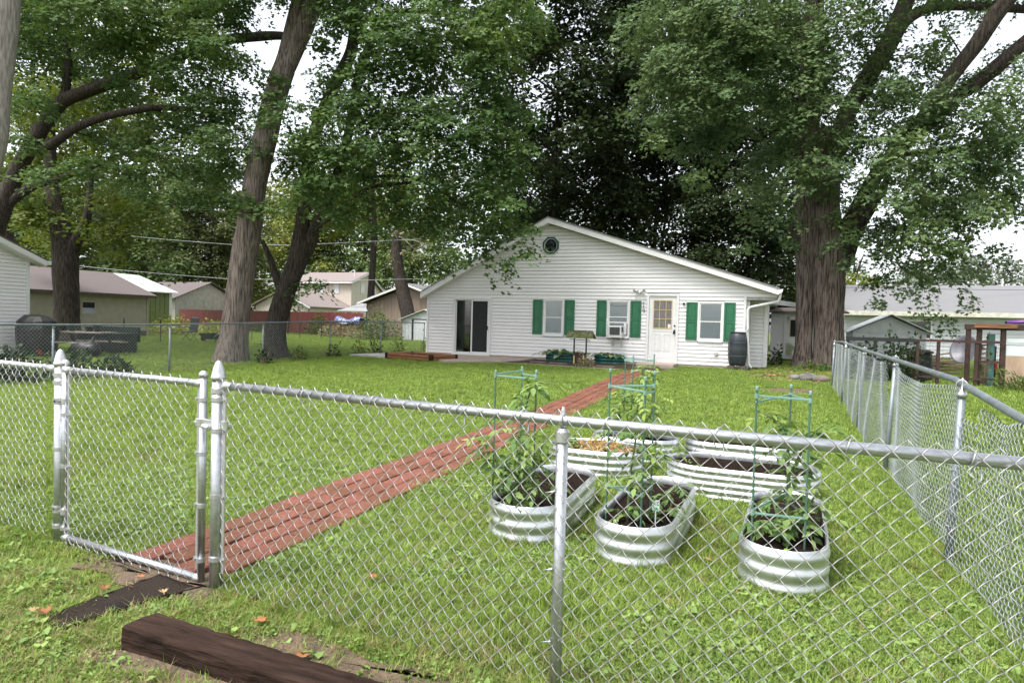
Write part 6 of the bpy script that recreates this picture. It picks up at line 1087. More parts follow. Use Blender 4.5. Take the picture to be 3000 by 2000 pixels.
# white garage, left edge
g = thing('garage', 'white lap-sided garage cut off by the left edge of the picture', 'garage', (-25.5,10,.05))
wl = MB().prism([(6.6,.05),(13.62,.05),(13.62,3.12),(10.1,4.62),(6.6,3.12)], (-22.34,0,0), (0,1,0), (0,0,1), (-6.5,0,0)).build('wall', M['white'], g, fix=True)
z = .08
while z < 4.5:
    y1 = 13.6 if z < 3.05 else 13.6-(z-3.05)/.426
    MB().add([(-22.33,9.6,z),(-22.33,y1,z),(-22.286,y1,z),(-22.286,9.6,z),(-22.33,9.6,z+.106),(-22.33,y1,z+.106),(-22.304,y1,z+.106),(-22.304,9.6,z+.106)],[(0,1,2,3),(7,6,5,4),(3,2,6,7),(1,0,4,5),(2,1,5,6),(0,3,7,4)]).build('siding_board', M['white'], wl, fix=True); z += .115
MB().box(-22.36,-22.27,13.57,13.67,.05,3.15).build('corner_trim', M['trim'], g, bevel=.004)
slab4([(-29,10.1,4.80),(-21.88,10.1,4.80),(-21.88,13.98,3.10),(-29,13.98,3.10)], .04, M['brownroof'], 'roof', g); slab4([(-29,6.2,3.10),(-21.88,6.2,3.10),(-21.88,10.1,4.80),(-29,10.1,4.80)], .04, M['brownroof'], 'roof', g)
slab4([(-21.93,10.1,4.62),(-21.89,10.1,4.62),(-21.89,13.96,2.93),(-21.93,13.96,2.93)], .17, M['trim'], 'rake_board', g)
slab4([(-22.33,10.1,4.60),(-21.935,10.1,4.60),(-21.935,13.96,2.91),(-22.33,13.96,2.91)], .03, M['trim'], 'soffit', g)
MB().box(-29,-21.9,13.965,14.10,2.98,3.11).build('gutter', M['trim'], g)
# tan garage
g = thing('garage', 'long tan lap-sided garage with brown shingle roof behind the picnic table', 'garage', (-35.6,20,.2))
wl = MB().box(-38.8,-32.44,13,26.06,.2,2.5).build('wall', M['tan'], g)
MB().prism([(-38.8,2.5),(-32.44,2.5),(-35.6,3.66)], (0,13.0,0), (1,0,0), (0,0,1), (0,13.06,0)).build('gable', M['tan'], g, fix=True)
MB().box(-38.8,-32.37,13,26.1,.15,.52).build('base', M['skirt'], g)
boards_y(wl, -32.4, 13, 26.0, .52, 2.46, .215, M['tan'], [(22.3,23.1,1.3,2.05)])
MB().box(-32.43,-32.36,26.0,26.1,.2,2.5).build('corner_trim', M['tan'], g)
slab4([(-35.6,12.8,3.72),(-32.0,12.8,2.42),(-32.0,26.35,2.42),(-35.6,26.35,3.72)], .06, M['brownroof'], 'roof', g)
slab4([(-39.2,12.8,2.42),(-35.6,12.8,3.72),(-35.6,26.35,3.72),(-39.2,26.35,2.42)], .06, M['brownroof'], 'roof', g)
MB().box(-32.03,-31.99,12.8,26.35,2.33,2.46).build('fascia', M['skirt'], g)
wn = MB(); wn.box(-32.41,-32.36,22.3,22.38,1.3,2.05); wn.box(-32.41,-32.36,23.02,23.1,1.3,2.05); wn.box(-32.41,-32.36,22.38,23.02,1.97,2.05); wn.box(-32.41,-32.36,22.38,23.02,1.3,1.38)
wn = wn.build('window', M['tan'], g); MB().box(-32.42,-32.405,22.38,23.02,1.38,1.97).build('dark_pane', M['inside'], wn)
for i in range(5): MB().beam((-32.38,22.38,1.42+i*.06),(-32.38,23.02,1.42+i*.06),.05,.012,(.6,0,1)).build('louvre', M['blind'], wn)
# green metal barn
g = thing('barn', 'green metal-sided barn with bright white roof beyond the tan garage', 'barn', (-41.5,30,.2))
wl = MB().box(-45,-38.03,27,32.35,.2,3.0).build('wall', M['greenmetal'], g)
for i in range(14): MB().box(-38.03,-38.0+.012*(i % 2),27.2+i*.36,27.2+i*.36+.33,.2,2.95).build('metal_panel', M['greenmetal'], wl)
MB().box(-38.03,-37.96,32.2,32.42,.2,3.0).build('corner_trim', M['trim'], g)
slab4([(-41.5,26.6,4.08),(-37.7,26.6,2.88),(-37.7,32.7,2.88),(-41.5,32.7,4.08)], .07, M['whiteroof'], 'roof', g)
slab4([(-45.3,26.6,2.88),(-41.5,26.6,4.08),(-41.5,32.7,4.08),(-45.3,32.7,2.88)], .07, M['whiteroof'], 'roof', g)
MB().prism([(-45,3.0),(-38.03,3.0),(-41.5,4.05)], (0,27,0), (1,0,0), (0,0,1), (0,5.3,0)).build('gable', M['greenmetal'], g, fix=True)
# beige garage with gable to the right
g = thing('garage', 'beige panel-sided garage whose gable shows above the red fence', 'garage', (-57,49.5,.2))
wl = MB().prism([(45.6,.2),(53.4,.2),(53.4,3.05),(49.6,4.65),(45.6,3.05)], (-53,0,0), (0,1,0), (0,0,1), (-10,0,0)).build('wall', M['beige'], g, fix=True)
for i in range(7): MB().box(-53,-52.97,45.62+i*1.115,45.62+i*1.115+1.08,.2,3.0).build('wall_panel', M['beige'], wl)
slab4([(-63.5,45.1,2.92),(-52.6,45.1,2.92),(-52.6,49.6,4.72),(-63.5,49.6,4.72)], .08, M['brownroof'], 'roof', g)
slab4([(-63.5,49.6,4.72),(-52.6,49.6,4.72),(-52.6,53.9,2.92),(-63.5,53.9,2.92)], .08, M['brownroof'], 'roof', g)
lamp = MB().box(-52.97,-52.85,51.9,52.3,2.3,2.4).box(-52.9,-52.75,51.85,51.97,2.2,2.36).box(-52.9,-52.75,52.23,52.35,2.2,2.36).build('wall_lamp', M['trim'], g)
# red fence
g = thing('wooden_fence', 'dark red wooden privacy fence across the far neighbouring yard', 'fence', (-38,42,.2))
RA, RB_ = Vector((-52.1,45.3,0)), Vector((-28.0,40.34,0)); Lr = (RB_-RA).length; dr_ = (RB_-RA)/Lr; npan = 11
nr_ = Vector((dr_.y,-dr_.x,0)); rr = random.Random(4)
for i in range(npan):
    mb = MB(); a0 = Lr*i/npan; k = int(Lr/npan/.15); w_ = Lr/npan/k
    for j in range(k):
        c = RA+dr_*(a0+(j+.5)*w_); hz = .87+rr.uniform(-.012,.012); mb.obox(c+Vector((0,0,.2+hz)), dr_*(w_/2-.006), nr_*(.012+rr.uniform(0,.004)), (0,0,hz))
    for z in (.5,1.5): mb.obox(RA+dr_*(a0+Lr/npan/2)-nr_*.04+Vector((0,0,z)), dr_*(Lr/npan/2-.004), nr_*.02, (0,0,.045))
    mb.build('fence_panel', M['redfence'], g)
    MB().obox(RA+dr_*a0-nr_*.09+Vector((0,0,1.05)), dr_*.045, nr_*.045, (0,0,.9)).build('post', M['redfence'], g)
# two-storey house and its garage wing
g = thing('house', 'two-storey cream house with pale brown roofs beyond the red fence', 'house', (-45,57,.2))
MB().prism([(59,.2),(66.5,.2),(66.5,3.6),(61.9,6.62),(59,5.5)], (-42.55,0,0), (0,1,0), (0,0,1), (-7.5,0,0)).build('main_wall', M['cream'], g, fix=True)
slab4([(-50.4,58.6,5.42),(-42.2,58.6,5.42),(-42.2,61.9,6.68),(-50.4,61.9,6.68)], .09, M['pinkroof'], 'roof', g)
slab4([(-50.4,61.9,6.68),(-42.2,61.9,6.68),(-42.2,67,3.35),(-50.4,67,3.35)], .09, M['pinkroof'], 'roof', g)
slab4([(-42.22,58.6,5.28),(-42.16,58.6,5.28),(-42.16,61.9,6.54),(-42.22,61.9,6.54)], .15, M['trim'], 'rake_board', g)
slab4([(-42.22,61.9,6.54),(-42.16,61.9,6.54),(-42.16,67,3.2),(-42.22,67,3.2)], .15, M['trim'], 'rake_board', g)
MB().box(-50.4,-42.2,58.55,58.62,5.3,5.45).build('gutter', M['trim'], g)
MB().tube([(-43.0,60.2,6.1),(-43.0,60.2,6.75)], .07, 8).build('vent_pipe', M['trim'], g)
def win_x(x0, x1, z0, z1, y):
    f = frame(x0, x1, z0, z1, .07, y-.06, y+.02).build('window', M['trim'], g); MB().box(x0+.07,x1-.07,y-.03,y-.005,z0+.07,z1-.07).build('pane', M['blind'], f); MB().box(x0+.07,x1-.07,y-.05,y-.035,(z0+z1)/2-.03,(z0+z1)/2+.03).build('sash_rail', M['trim'], f)
win_x(-46.8,-46.05,4.25,5.35,59); win_x(-44.9,-44.15,4.25,5.35,59)
def win_y(y0, y1, z0, z1, x):
    mb = MB(); mb.box(x-.02,x+.06,y0,y0+.07,z0,z1); mb.box(x-.02,x+.06,y1-.07,y1,z0,z1); mb.box(x-.02,x+.06,y0+.07,y1-.07,z1-.07,z1); mb.box(x-.02,x+.06,y0+.07,y1-.07,z0,z0+.07); f = mb.build('window', M['trim'], g); MB().box(x+.005,x+.03,y0+.07,y1-.07,z0+.07,z1-.07).build('pane', M['blind'], f)
win_y(60.7,61.4,4.35,5.45,-42.55); win_y(62.7,63.1,4.45,4.95,-42.55); win_y(63.15,63.55,4.45,4.95,-42.55)
MB().prism([(-49.2,.2),(-42.4,.2),(-42.4,2.62),(-45.8,4.12),(-49.2,2.62)], (0,52,0), (1,0,0), (0,0,1), (0,6.99,0)).build('garage_wall', M['cream'], g, fix=True)
slab4([(-45.8,51.6,4.16),(-42.0,51.6,2.5),(-42.0,58.98,2.5),(-45.8,58.98,4.16)], .09, M['pinkroof'], 'roof', g)
slab4([(-49.6,51.6,2.5),(-45.8,51.6,4.16),(-45.8,58.98,4.16),(-49.6,58.98,2.5)], .09, M['pinkroof'], 'roof', g)
slab4([(-45.8,51.55,4.02),(-42.0,51.55,2.36),(-42.0,51.6,2.36),(-45.8,51.6,4.02)], .16, M['trim'], 'rake_board', g)
MB().tube([(-42.05,51.7,2.5),(-42.3,51.8,2.25),(-42.33,51.9,.3)], .05, 6).build('downspout', M['skirt'], g)
# brown shed
g = thing('shed', 'brown vertical-panel shed with low gable behind the leaning dead trunk', 'shed', (-25,45,.2))
wl = MB().prism([(-28.8,.2),(-21.5,.2),(-21.5,2.75),(-25.15,4.02),(-28.8,2.75)], (0,42.02,0), (1,0,0), (0,0,1), (0,8,0)).build('wall', M['brownwood'], g, fix=True)
for i in range(24):
    x0, x1 = -28.8+i*.304, -28.8+i*.304+.285; zt = lambda x: 2.75+(1.27)*(1-abs(x+25.15)/3.65)-.03
    MB().prism([(x0,.2),(x1,.2),(x1,zt(x1)),(x0,zt(x0))], (0,42.02,0), (1,0,0), (0,0,1), (0,-.015,0)).build('siding_panel', M['brownwood'], wl, fix=True)
slab4([(-29.35,41.5,2.70),(-25.15,41.5,4.14),(-25.15,50,4.14),(-29.35,50,2.70)], .1, M['roof'], 'roof', g)
slab4([(-25.15,41.5,4.14),(-20.9,41.5,2.68),(-20.9,50,2.68),(-25.15,50,4.14)], .1, M['roof'], 'roof', g)
slab4([(-29.37,41.44,2.60),(-25.15,41.44,4.05),(-25.15,41.49,4.05),(-29.37,41.49,2.60)], .14, M['shaded_offwhite'], 'rake_board', g)
slab4([(-25.15,41.44,4.05),(-20.9,41.44,2.58),(-20.9,41.49,2.58),(-25.15,41.49,4.05)], .14, M['shaded_offwhite'], 'rake_board', g)
# small white metal shed
g = thing('shed', 'small white metal garden shed peeking out from behind the left house corner', 'shed', (-20.3,37,.2))
wl = MB().prism([(-22.0,.1),(-18.7,.1),(-18.7,1.55),(-20.35,2.15),(-22.0,1.55)], (0,36.03,0), (1,0,0), (0,0,1), (0,2.6,0)).build('wall', M['shedwhite'], g, fix=True)
for i in range(3): MB().box(-21.98+i*.225,-21.98+i*.225+.2,36.005,36.03,.1,1.52).build('wall_panel', M['shedwhite'], wl)
MB().box(-21.3,-21.18,35.99,36.03,.12,1.6).build('door_track', M['black'], g); MB().box(-21.18,-19.4,35.99,36.03,1.54,1.6).build('door_track', M['black'], g)
MB().box(-21.17,-19.5,36.0,36.03,.12,1.53).build('door', M['shedwhite'], g); MB().box(-20.45,-20.38,35.96,36.0,.85,.98).build('handle', M['black'], g)
slab4([(-22.2,35.8,1.50),(-20.35,35.8,2.18),(-20.35,38.8,2.18),(-22.2,38.8,1.50)], .03, M['shedwhite'], 'roof', g); slab4([(-20.35,35.8,2.18),(-18.5,35.8,1.50),(-18.5,38.8,1.50),(-20.35,38.8,2.18)], .03, M['shedwhite'], 'roof', g)
# gazebo canopy, tarp pile
g = thing('gazebo', 'white two-tier fabric gazebo canopy behind the red fence', 'gazebo', (-31.6,45.5,.2))
def pyr(c, hw, z0, z1, hw2): return MB().add([(c[0]+sx*hw,c[1]+sy*hw,z0) for sx,sy in ((-1,-1),(1,-1),(1,1),(-1,1))]+[(c[0]+sx*hw2,c[1]+sy*hw2,z1) for sx,sy in ((-1,-1),(1,-1),(1,1),(-1,1))], [(0,1,5,4),(1,2,6,5),(2,3,7,6),(3,0,4,7),(4,5,6,7),(0,3,2,1)])
pyr((-31.6,45.5),1.55,2.12,2.55,.55).build('canopy', M['canvas'], g); pyr((-31.6,45.5),.75,2.50,2.82,.04).build('canopy_top', M['canvas'], g)
for sx in (-1,1):
    for sy in (-1,1): MB().tube([(-31.6+sx*1.4,45.5+sy*1.4,.2),(-31.6+sx*1.4,45.5+sy*1.4,2.15)], .04, 8).build('pole', M['trim'], g)
g = thing('wood_stack', 'stack of pale boxes and pallets under a crumpled blue and white tarp', 'stack', (-27.3,38,.2))
rng = np.random.default_rng(6); mb = MB(); NT = 26
for j in range(9):
    for i in range(NT+1):
        u, v = i/NT, j/8; x = -28.35+2.15*u; y = 37.35+.9*v-.1*(1 if v == 0 else 0); z = (1.15+.06*math.sin(u*11) if v in (0,1) else 1.5+.10*math.sin(u*8+v*3))+rng.normal(0,.04); mb.v.append((x+rng.normal(0,.03),y+rng.normal(0,.03),z))
for j in range(8):
    for i in range(NT): a = j*(NT+1)+i; mb.f.append((a,a+1,a+NT+2,a+NT+1))
o = mb.build('tarp', M['tarpblue'], g, smooth=True); o.modifiers.new('s','SOLIDIFY').thickness = .01
PW = mat('pale_pallet_wood', (.45,.28,.14), .8, 0, var=.2, scale=5)
for i, (x, z) in enumerate(((-27.95,.2),(-27.3,.2),(-26.7,.2),(-27.95,.68),(-27.3,.68),(-26.7,.68))): MB().box(x-.29,x+.29,37.55,38.15,z,z+.45).build('crate', PW, g, bevel=.01)
for lab, c, rx, rz, m, n, s, sd in (('leafy bush in front of the middle of the red fence', (-31.6,39.9,.2), 1.1,1.0,M['shrub'],900,.16,51),('weedy clump growing against the blue tarp stack', (-28.0,36.6,.2), .9,.55,M['drygrass'],700,.13,52),('tall leafy shrub beside the small white metal shed', (-22.9,34.5,.2), 1.5,1.25,M['shrub'],1500,.15,53),('pale dry weeds between tarp stack and white metal shed', (-25.4,36.3,.2), 1.3,.5,M['drygrass'],900,.12,54),
    ('sunlit green bush between the barn and the red fence', (-33.5,28.8,.2), 1.9,.7,M['faryel'],1400,.16,55),('low green bush behind the black folding chair', (-30.6,29.5,.2), 1.6,.65,M['faryel'],1100,.16,56),('small bush at the left house corner behind the side fence', (-14.4,26.2,.2), .5,.5,M['shrub'],450,.1,57),('leafy bush against the brown shed by the white metal shed roof', (-20.6,41,.2), 1.1,1.6,M['shrub'],900,.17,58),
    ('green bush at the base of the red fence left of the sapling', (-37.5,40.5,.2), 1.2,.5,M['shrub'],700,.15,59)): shrub('bush', lab, c, rx, rz, m, n, s, sd, group='bushes in the far yards')
for i, (y, lab) in enumerate(((14.9,'dark weeds around the side fence post right of the leaning maple'),(16.4,'thin dark weed on the side fence left of its third visible post'),(18.1,'dark weeds at the side fence post nearest the patio slab'),(19.6,'sparse weed on the side fence above the patio slab'),(20.6,'small dark weed on the side fence left of the house corner'),(22.3,'leafy weed on the side fence by the house corner'))):
    shrub('weed', lab, (-13.75,y,gz(y)), .28, .36, M['vine'] if i % 2 == 0 else M['shrub'], 130, .09, 60+i, group='weeds along the side fence', cat='weed', stems=5)
for i, (x, y, r, h, n, lab) in enumerate(((-14.6,8.6,.55,.5,520,'dark vine with a red bloom on the side fence behind the left gate post'),(-14.7,9.9,.6,.42,520,'dark leafy vine on the side fence below the picnic bench'),(-14.8,11.0,.45,.25,300,'low dark vine on the side fence right of the picnic bench'),(-15.0,7.4,.6,.55,520,'dark tangled vine on the side fence beside the white garage'),(-9.8,5.2,.0,.0,0,''))):
    if n: shrub('vine', lab, (x,y,gz(y)), r, h, M['vine'], n, .12, 70+i, group='vines on the side fence', cat='vine')
RFm = mat('red_bloom', (.5,.01,.012), .6)
fl_ = MB(); c0 = Vector((-14.3,8.95,.62))
for i in range(7): a = i*PI*2/7; fl_.add([c0, c0+Vector((.02,.05*math.cos(a),.05*math.sin(a))), c0+Vector((.03,.06*math.cos(a+.5),.06*math.sin(a+.5)))], [(0,1,2)])
o = fl_.build('red_flower', RFm, None); o.modifiers.new('s','SOLIDIFY').thickness = .004; tag(o, 'small red flower on the vine below the picnic bench', 'flower')
# picnic table, covered grill, chair, mower, stakes
g = thing('picnic_table', 'weathered grey wooden picnic table cluttered with pots behind the side fence', 'picnic table', (-19.4,14.4,.1))
th_ = .25
def loc2(u, v, z): c, s = math.cos(th_), math.sin(th_); return Vector((-20.45+c*u-s*v, 14.15+s*u+c*v, .1+z))
ax, ay = Vector((math.cos(th_),math.sin(th_),0)), Vector((-math.sin(th_),math.cos(th_),0))
for v in (-.30,-.15,0,.15,.30): MB().obox(loc2(0,v,.74), ax*.95, ay*.068, (0,0,.02)).build('table_board', M['greywood'], g)
for v in (-.72,-.58,.62,.76): MB().obox(loc2(0,v,.43), ax*.95, ay*.064, (0,0,.02)).build('bench_board', M['greywood'], g)
for u in (-.65,.65):
    for sg in (-1,1): MB().beam(loc2(u,sg*.62,0), loc2(u,sg*.22,.72), .045, .09).build('leg', M['darkmetal'], g)
    MB().beam(loc2(u,-.75,.39), loc2(u,.75,.39), .045, .06).build('brace', M['darkmetal'], g)
for i, (u, v, r, h, m, lab) in enumerate(((-.3,-.1,.12,.2,'dkgreen','dark green pot on the middle of the picnic table'),(.15,.1,.14,.16,'black','black pot on the picnic table, second from its right end'),(.55,-.05,.11,.22,'darkmetal','dark pot at the right end of the picnic table'),(-.7,.0,.13,.25,'black','black pot at the left end of the picnic table'))):
    p = loc2(u,v,.765); tag(MB().lathe([(r*.7,0),(r,h*.9),(r*1.1,h*.9),(r*1.1,h),(r*.9,h),(r*.85,h*.85),(0,h*.8)], p, 14).build('flower_pot', M[m], None, smooth=True), lab, 'pot', 'pots on the picnic table')
sb = thing('storage_box', 'dark green storage bench behind the picnic table', 'storage box', (-21.3,15.3,.1))
MB().box(-22.3,-20.1,15.2,15.8,.1,.72).build('body', M['boxgreen'], sb, bevel=.02); MB().box(-22.35,-20.05,15.15,15.85,.72,.80).build('lid', M['boxgreen'], sb, bevel=.02); MB().box(-22.3,-20.1,15.85,15.92,.5,1.0).build('backrest', M['boxgreen'], sb, bevel=.01)
bb = MB()
rng = np.random.default_rng(5)
for j in range(7):
    for k in range(14): ph = PI*j/6; a = 2*PI*k/14; q_ = 1+.12*math.sin(3*a+ph*2)+rng.normal(0,.03); bb.v.append((-19.7+.55*q_*math.sin(ph)*math.cos(a),13.75+.35*q_*math.sin(ph)*math.sin(a),.34+.26*q_*math.cos(ph)))
for j in range(6):
    for k in range(14): bb.f.append((j*14+k,j*14+(k+1)%14,(j+1)*14+(k+1)%14,(j+1)*14+k))
tag(bb.build('black_bag', M['black'], None, smooth=True), 'lumpy black bag on the grass under the right end of the picnic table', 'bag')
g = thing('covered_grill', 'black covered barbecue grill beside the white garage', 'grill', (-21.3,13.3,.1))
mb = MB().lathe([(.45,0),(.50,.4),(.52,.8),(.48,1.05),(.30,1.22),(.0,1.27)], (-21.3,13.3,.1), 14); mb.v = [(-21.3+(x+21.3)*1.3,y,z+.03*math.sin(x*9)) for x,y,z in mb.v]; mb.build('cover', M['black'], g)
for x in (-21.7,-20.9): MB().lathe([(0,-.02),(.09,-.02),(.09,.02),(0,.02)], (x,12.9,.12), 12).build('wheel', M['black'], g)
MB().box(-20.62,-20.2,13.1,13.5,1.05,1.08).build('side_shelf', M['greywood'], g)
g = thing('folding_chair', 'black folding chair standing on the neighbouring lawn by the dark bags', 'chair', (-26.0,23.2,.2))
cx, cy = -26.0, 23.2
MB().obox((cx,cy+.28,.2+.82), (.26,0,0), (0,.02,.03), (0,.06,.32)).build('backrest', M['black'], g); MB().obox((cx,cy,.2+.46), (.26,0,0), (0,.25,.02), (0,0,.02)).build('seat', M['black'], g)
for sx in (-.26,.26):
    MB().tube([(cx+sx,cy-.25,.2),(cx+sx,cy+.25,.2+.5)], .015, 6).build('leg', M['darkmetal'], g); MB().tube([(cx+sx,cy+.3,.2),(cx+sx,cy-.2,.2+.48)], .015, 6).build('leg', M['darkmetal'], g); MB().tube([(cx+sx,cy-.25,.2+.66),(cx+sx,cy+.25,.2+.68)], .018, 6).build('armrest', M['darkmetal'], g)
g = thing('wheelbarrow', 'dark wheelbarrow and heap on the lawn left of the leaning maple', 'wheelbarrow', (-24.4,23.4,.2))
MB().add([(-25.0,23.1,.35),(-24.5,23.1,.35),(-24.5,23.6,.35),(-25.0,23.6,.35),(-25.2,22.95,.62),(-24.25,22.95,.66),(-24.25,23.75,.66),(-25.2,23.75,.62)],[(0,3,2,1),(0,1,5,4),(1,2,6,5),(2,3,7,6),(3,0,4,7)]).build('tray', M['black'], g)
for y in (23.15,23.55): MB().tube([(-23.7,y,.85),(-24.5,y,.42),(-25.2,23.35,.3)], .02, 6).build('handle', M['cablegrey'], g)
wh = MB().lathe([(.03,-.05),(.16,-.04),(.18,0),(.16,.04),(.03,.05)], (0,0,0), 14); wh.v = [(-25.25+x,23.35+z,.38+y) for x,y,z in wh.v]; wh.build('wheel', M['black'], g, smooth=True)
for x in (-24.3,): MB().tube([(x,23.15,.52),(x,23.15,.2)], .018, 6).build('leg', M['darkmetal'], g); MB().tube([(x,23.55,.52),(x,23.55,.2)], .018, 6).build('leg', M['darkmetal'], g)
for i, (x, y, lab) in enumerate(((-26.4,20.1,'thin black stake on the neighbouring lawn, leftmost of the row'),(-25.75,21.4,'thin black stake on the neighbouring lawn, second from the left'),(-25.3,26.5,'thin black stake seen between the two forked maples'),(-25.7,30.7,'thin black stake right of the dark forked maple'),(-26.05,33.1,'thin black stake before the red fence, fifth from the left'),(-26.45,35.6,'thin black stake at the right end of the row near the tarp stack'))):
    s_ = thing('garden_stake', lab, 'stake', (x,y,.2), 'black stakes on the neighbouring lawn'); MB().tube([(x,y,.1),(x,y,1.25)], .018, 6).build('rod', M['black'], s_); MB().box(x-.025,x+.025,y-.02,y+.02,1.05,1.12).build('insulator', M['black'], s_)
sp = patch('mulch_ring', [(-23.3,29.5),(-21.9,29.4),(-21.8,30.3),(-23.1,30.4)], M['mulch'], .03, .12, 5, 12)
# ------------------------------------------------------------------ right side
g = thing('house', 'long grey-white neighbouring house with grey shingle roof at the right', 'house', (12,43,.2))
wl = MB().box(3.8,26,41.03,47,.2,2.7).build('wall', M['greypaint'], g)
boards_x(wl, 3.8, 14.5, 41, .3, 2.65, .19, M['greypaint'], [(6.85,8.05,1.2,2.27)])
slab4([(3.55,40.5,2.62),(26.5,40.5,2.62),(26.5,44.5,4.30),(3.55,44.5,4.30)], .08, M['roof'], 'roof', g); slab4([(3.55,44.5,4.30),(26.5,44.5,4.30),(26.5,48.5,2.62),(3.55,48.5,2.62)], .08, M['roof'], 'roof', g)
MB().prism([(41.03,2.7),(47.9,2.7),(44.5,4.2)], (3.8,0,0), (0,1,0), (0,0,1), (.1,0,0)).build('gable', M['greypaint'], g, fix=True)
MB().box(3.5,26.5,40.42,40.5,2.46,2.70).build('fascia', mat('cream_fascia', (.66,.65,.55), .6), g); MB().box(3.6,26.5,40.51,41.02,2.46,2.49).build('soffit', M['shaded_offwhite'], g)
f = frame(6.85,8.05,1.2,2.27,.09,40.95,41.04).build('window', M['trim'], g); MB().box(6.94,7.96,41.0,41.02,1.29,2.18).build('pane', M['glass'], f); MB().box(6.94,7.96,41.022,41.028,1.29,2.18).build('dark_backing', M['inside'], f)
MB().tube([(12.0,44.4,4.3),(12.0,44.4,4.75)], .05, 8).build('vent_pipe', M['trim'], g); MB().tube([(3.65,40.6,.2),(3.65,40.6,4.4)], .03, 6).build('service_mast', M['darkmetal'], g)
g = thing('shed', 'small grey-white gabled garden shed in front of the grey-roofed house', 'shed', (4.25,30,.2))
wl = MB().prism([(3.0,.15),(5.52,.15),(5.52,1.56),(4.28,2.16),(3.0,1.56)], (0,29.03,0), (1,0,0), (0,0,1), (0,2.6,0)).build('wall', M['shedwhite'], g, fix=True)
boards_x(wl, 3.0, 3.6, 29.0, .2, 1.52, .13, M['shedwhite']); boards_x(wl, 4.9, 5.5, 29.0, .2, 1.52, .13, M['shedwhite'])
MB().box(3.62,4.88,28.98,29.03,.2,1.50).build('door', M['shedwhite'], g); MB().box(3.58,4.92,28.94,28.975,1.50,1.54).build('door_track', M['shedwhite'], g)
slab4([(2.78,28.7,1.50),(4.28,28.7,2.21),(4.28,31.8,2.21),(2.78,31.8,1.50)], .035, M['shedwhite'], 'roof', g); slab4([(4.28,28.7,2.21),(5.72,28.7,1.50),(5.72,31.8,1.50),(4.28,31.8,2.21)], .035, M['shedwhite'], 'roof', g)
# annex behind the tree
g = thing('shed', 'white lap-sided outbuilding with mossy door half hidden by the huge maple', 'shed', (1,31,.2))
wl = MB().box(-.05,2.6,30.03,33,.2,2.3).build('wall', M['white'], g)
boards_x(wl, -.05, .47, 30, .25, 2.25, .115, M['white'])
MB().box(.47,.56,29.96,30.03,.25,2.25).build('corner_trim', M['trim'], g)
dd = frame(.57,1.25,.36,2.10,.14,29.98,30.02); dd.box(.71,1.11,29.98,30.02,.5,1.24); d_ = dd.build('door', mat('mossy_door', (.72,.72,.69), .5, 0, col2=(.30,.31,.18), scale=2.2, stretch=(1,1,1), contrast=(.36,.46)), g)
MB().box(.71,1.11,29.99,30.01,1.24,1.96).build('dark_pane', M['inside'], d_); frame(.70,1.12,1.23,1.97,.025,29.965,29.979).build('pane_frame', M['brass'], d_)
MB().box(.5,1.3,29.6,30.0,.1,.3).build('step', M['skirt'], g)
slab4([(-.3,29.6,2.24),(2.9,29.6,2.24),(2.9,33.2,2.5),(-.3,33.2,2.5)], .07, M['skirt'], 'roof', g)
shrub('potted_shrub', 'dark spiky plant against the right house corner', (.15,24.4,.2), .22, .5, M['vine'], 160, .12, 81, cat='shrub')
# garden fence of dark rails and wire
g = thing('garden_fence', 'low dark rail and wire garden fence beyond the right chain-link fence', 'fence', (3.6,19.5,.2))
GY = 19.5
for x, m in ((1.9,'black'),(2.55,'black'),(3.52,'rustwood'),(3.98,'rustwood'),(4.80,'rustwood')): MB().box(x-.035,x+.035,GY-.035,GY+.035,.1,1.36).build('post', M[m], g)
MB().box(1.85,3.45,GY-.05,GY-.037,1.28,1.38).build('rail', M['black'], g); MB().box(3.45,5.35,GY-.05,GY-.037,1.31,1.37).build('rail', M['rustwood'], g)
MB().box(1.85,3.5,GY-.05,GY-.037,.62,.70).build('rail', M['black'], g); MB().box(3.55,5.3,GY-.05,GY-.037,.38,.44).build('rail', M['rustwood'], g); MB().box(4.85,5.3,GY-.05,GY-.037,.82,.88).build('rail', M['rustwood'], g)
mb = MB()
for i in range(24): mb.tube([(1.9+i*.145,GY-.03,.15),(1.9+i*.145,GY-.03,1.3)], .002, 3, caps=False)
for i in range(8): mb.tube([(1.9,GY-.03,.2+i*.145),(5.3,GY-.03,.2+i*.145)], .002, 3, caps=False)
mb.build('wire_mesh', M['darkmetal'], g)
for i, (x, r, h, n, lab) in enumerate(((2.35,.38,.75,620,'dark climbing vine on the garden fence nearest the huge maple'),(3.05,.45,.80,900,'dark climbing vine in the middle of the garden fence'),(3.5,.28,.85,260,'climbing vine at the brown post of the garden fence'),(5.0,.25,.95,60,'thin leafy stems above the satellite dish'))): shrub('climbing_vine', lab, (x,19.65,.2), r, h, M['vine'] if i < 3 else M['shrub'], n, .10, 90+i, cat='vine', group='vines on the garden fence')
g = thing('compost_bin', 'black slatted compost bin behind the garden fence', 'compost bin', (3.85,21,.2))
for i in range(6):
    r0 = .36-.012*i; MB().lathe([(r0,0),(r0,.115),(r0-.02,.12),(r0-.02,0)], (3.85,21,.2+i*.128), 8).build('slat_ring', M['black'], g)
MB().lathe([(.33,0),(.34,.05),(.2,.10),(0,.11)], (3.85,21,.97), 8).build('lid', M['black'], g)
g = thing('satellite_dish', 'grey mesh satellite dish turned face up on a pole', 'satellite dish', (5.1,21.5,.2))
mb = MB(); q = Vector((-.55,-.65,.32)).to_track_quat('Z','Y'); c = Vector((5.05,21.5,1.08))
for i in range(7):
    for j in range(24): r = .37*i/6; a = 2*PI*j/24; mb.v.append(tuple(c+q @ Vector((r*math.cos(a),r*math.sin(a)*1.15,.9*r*r))))
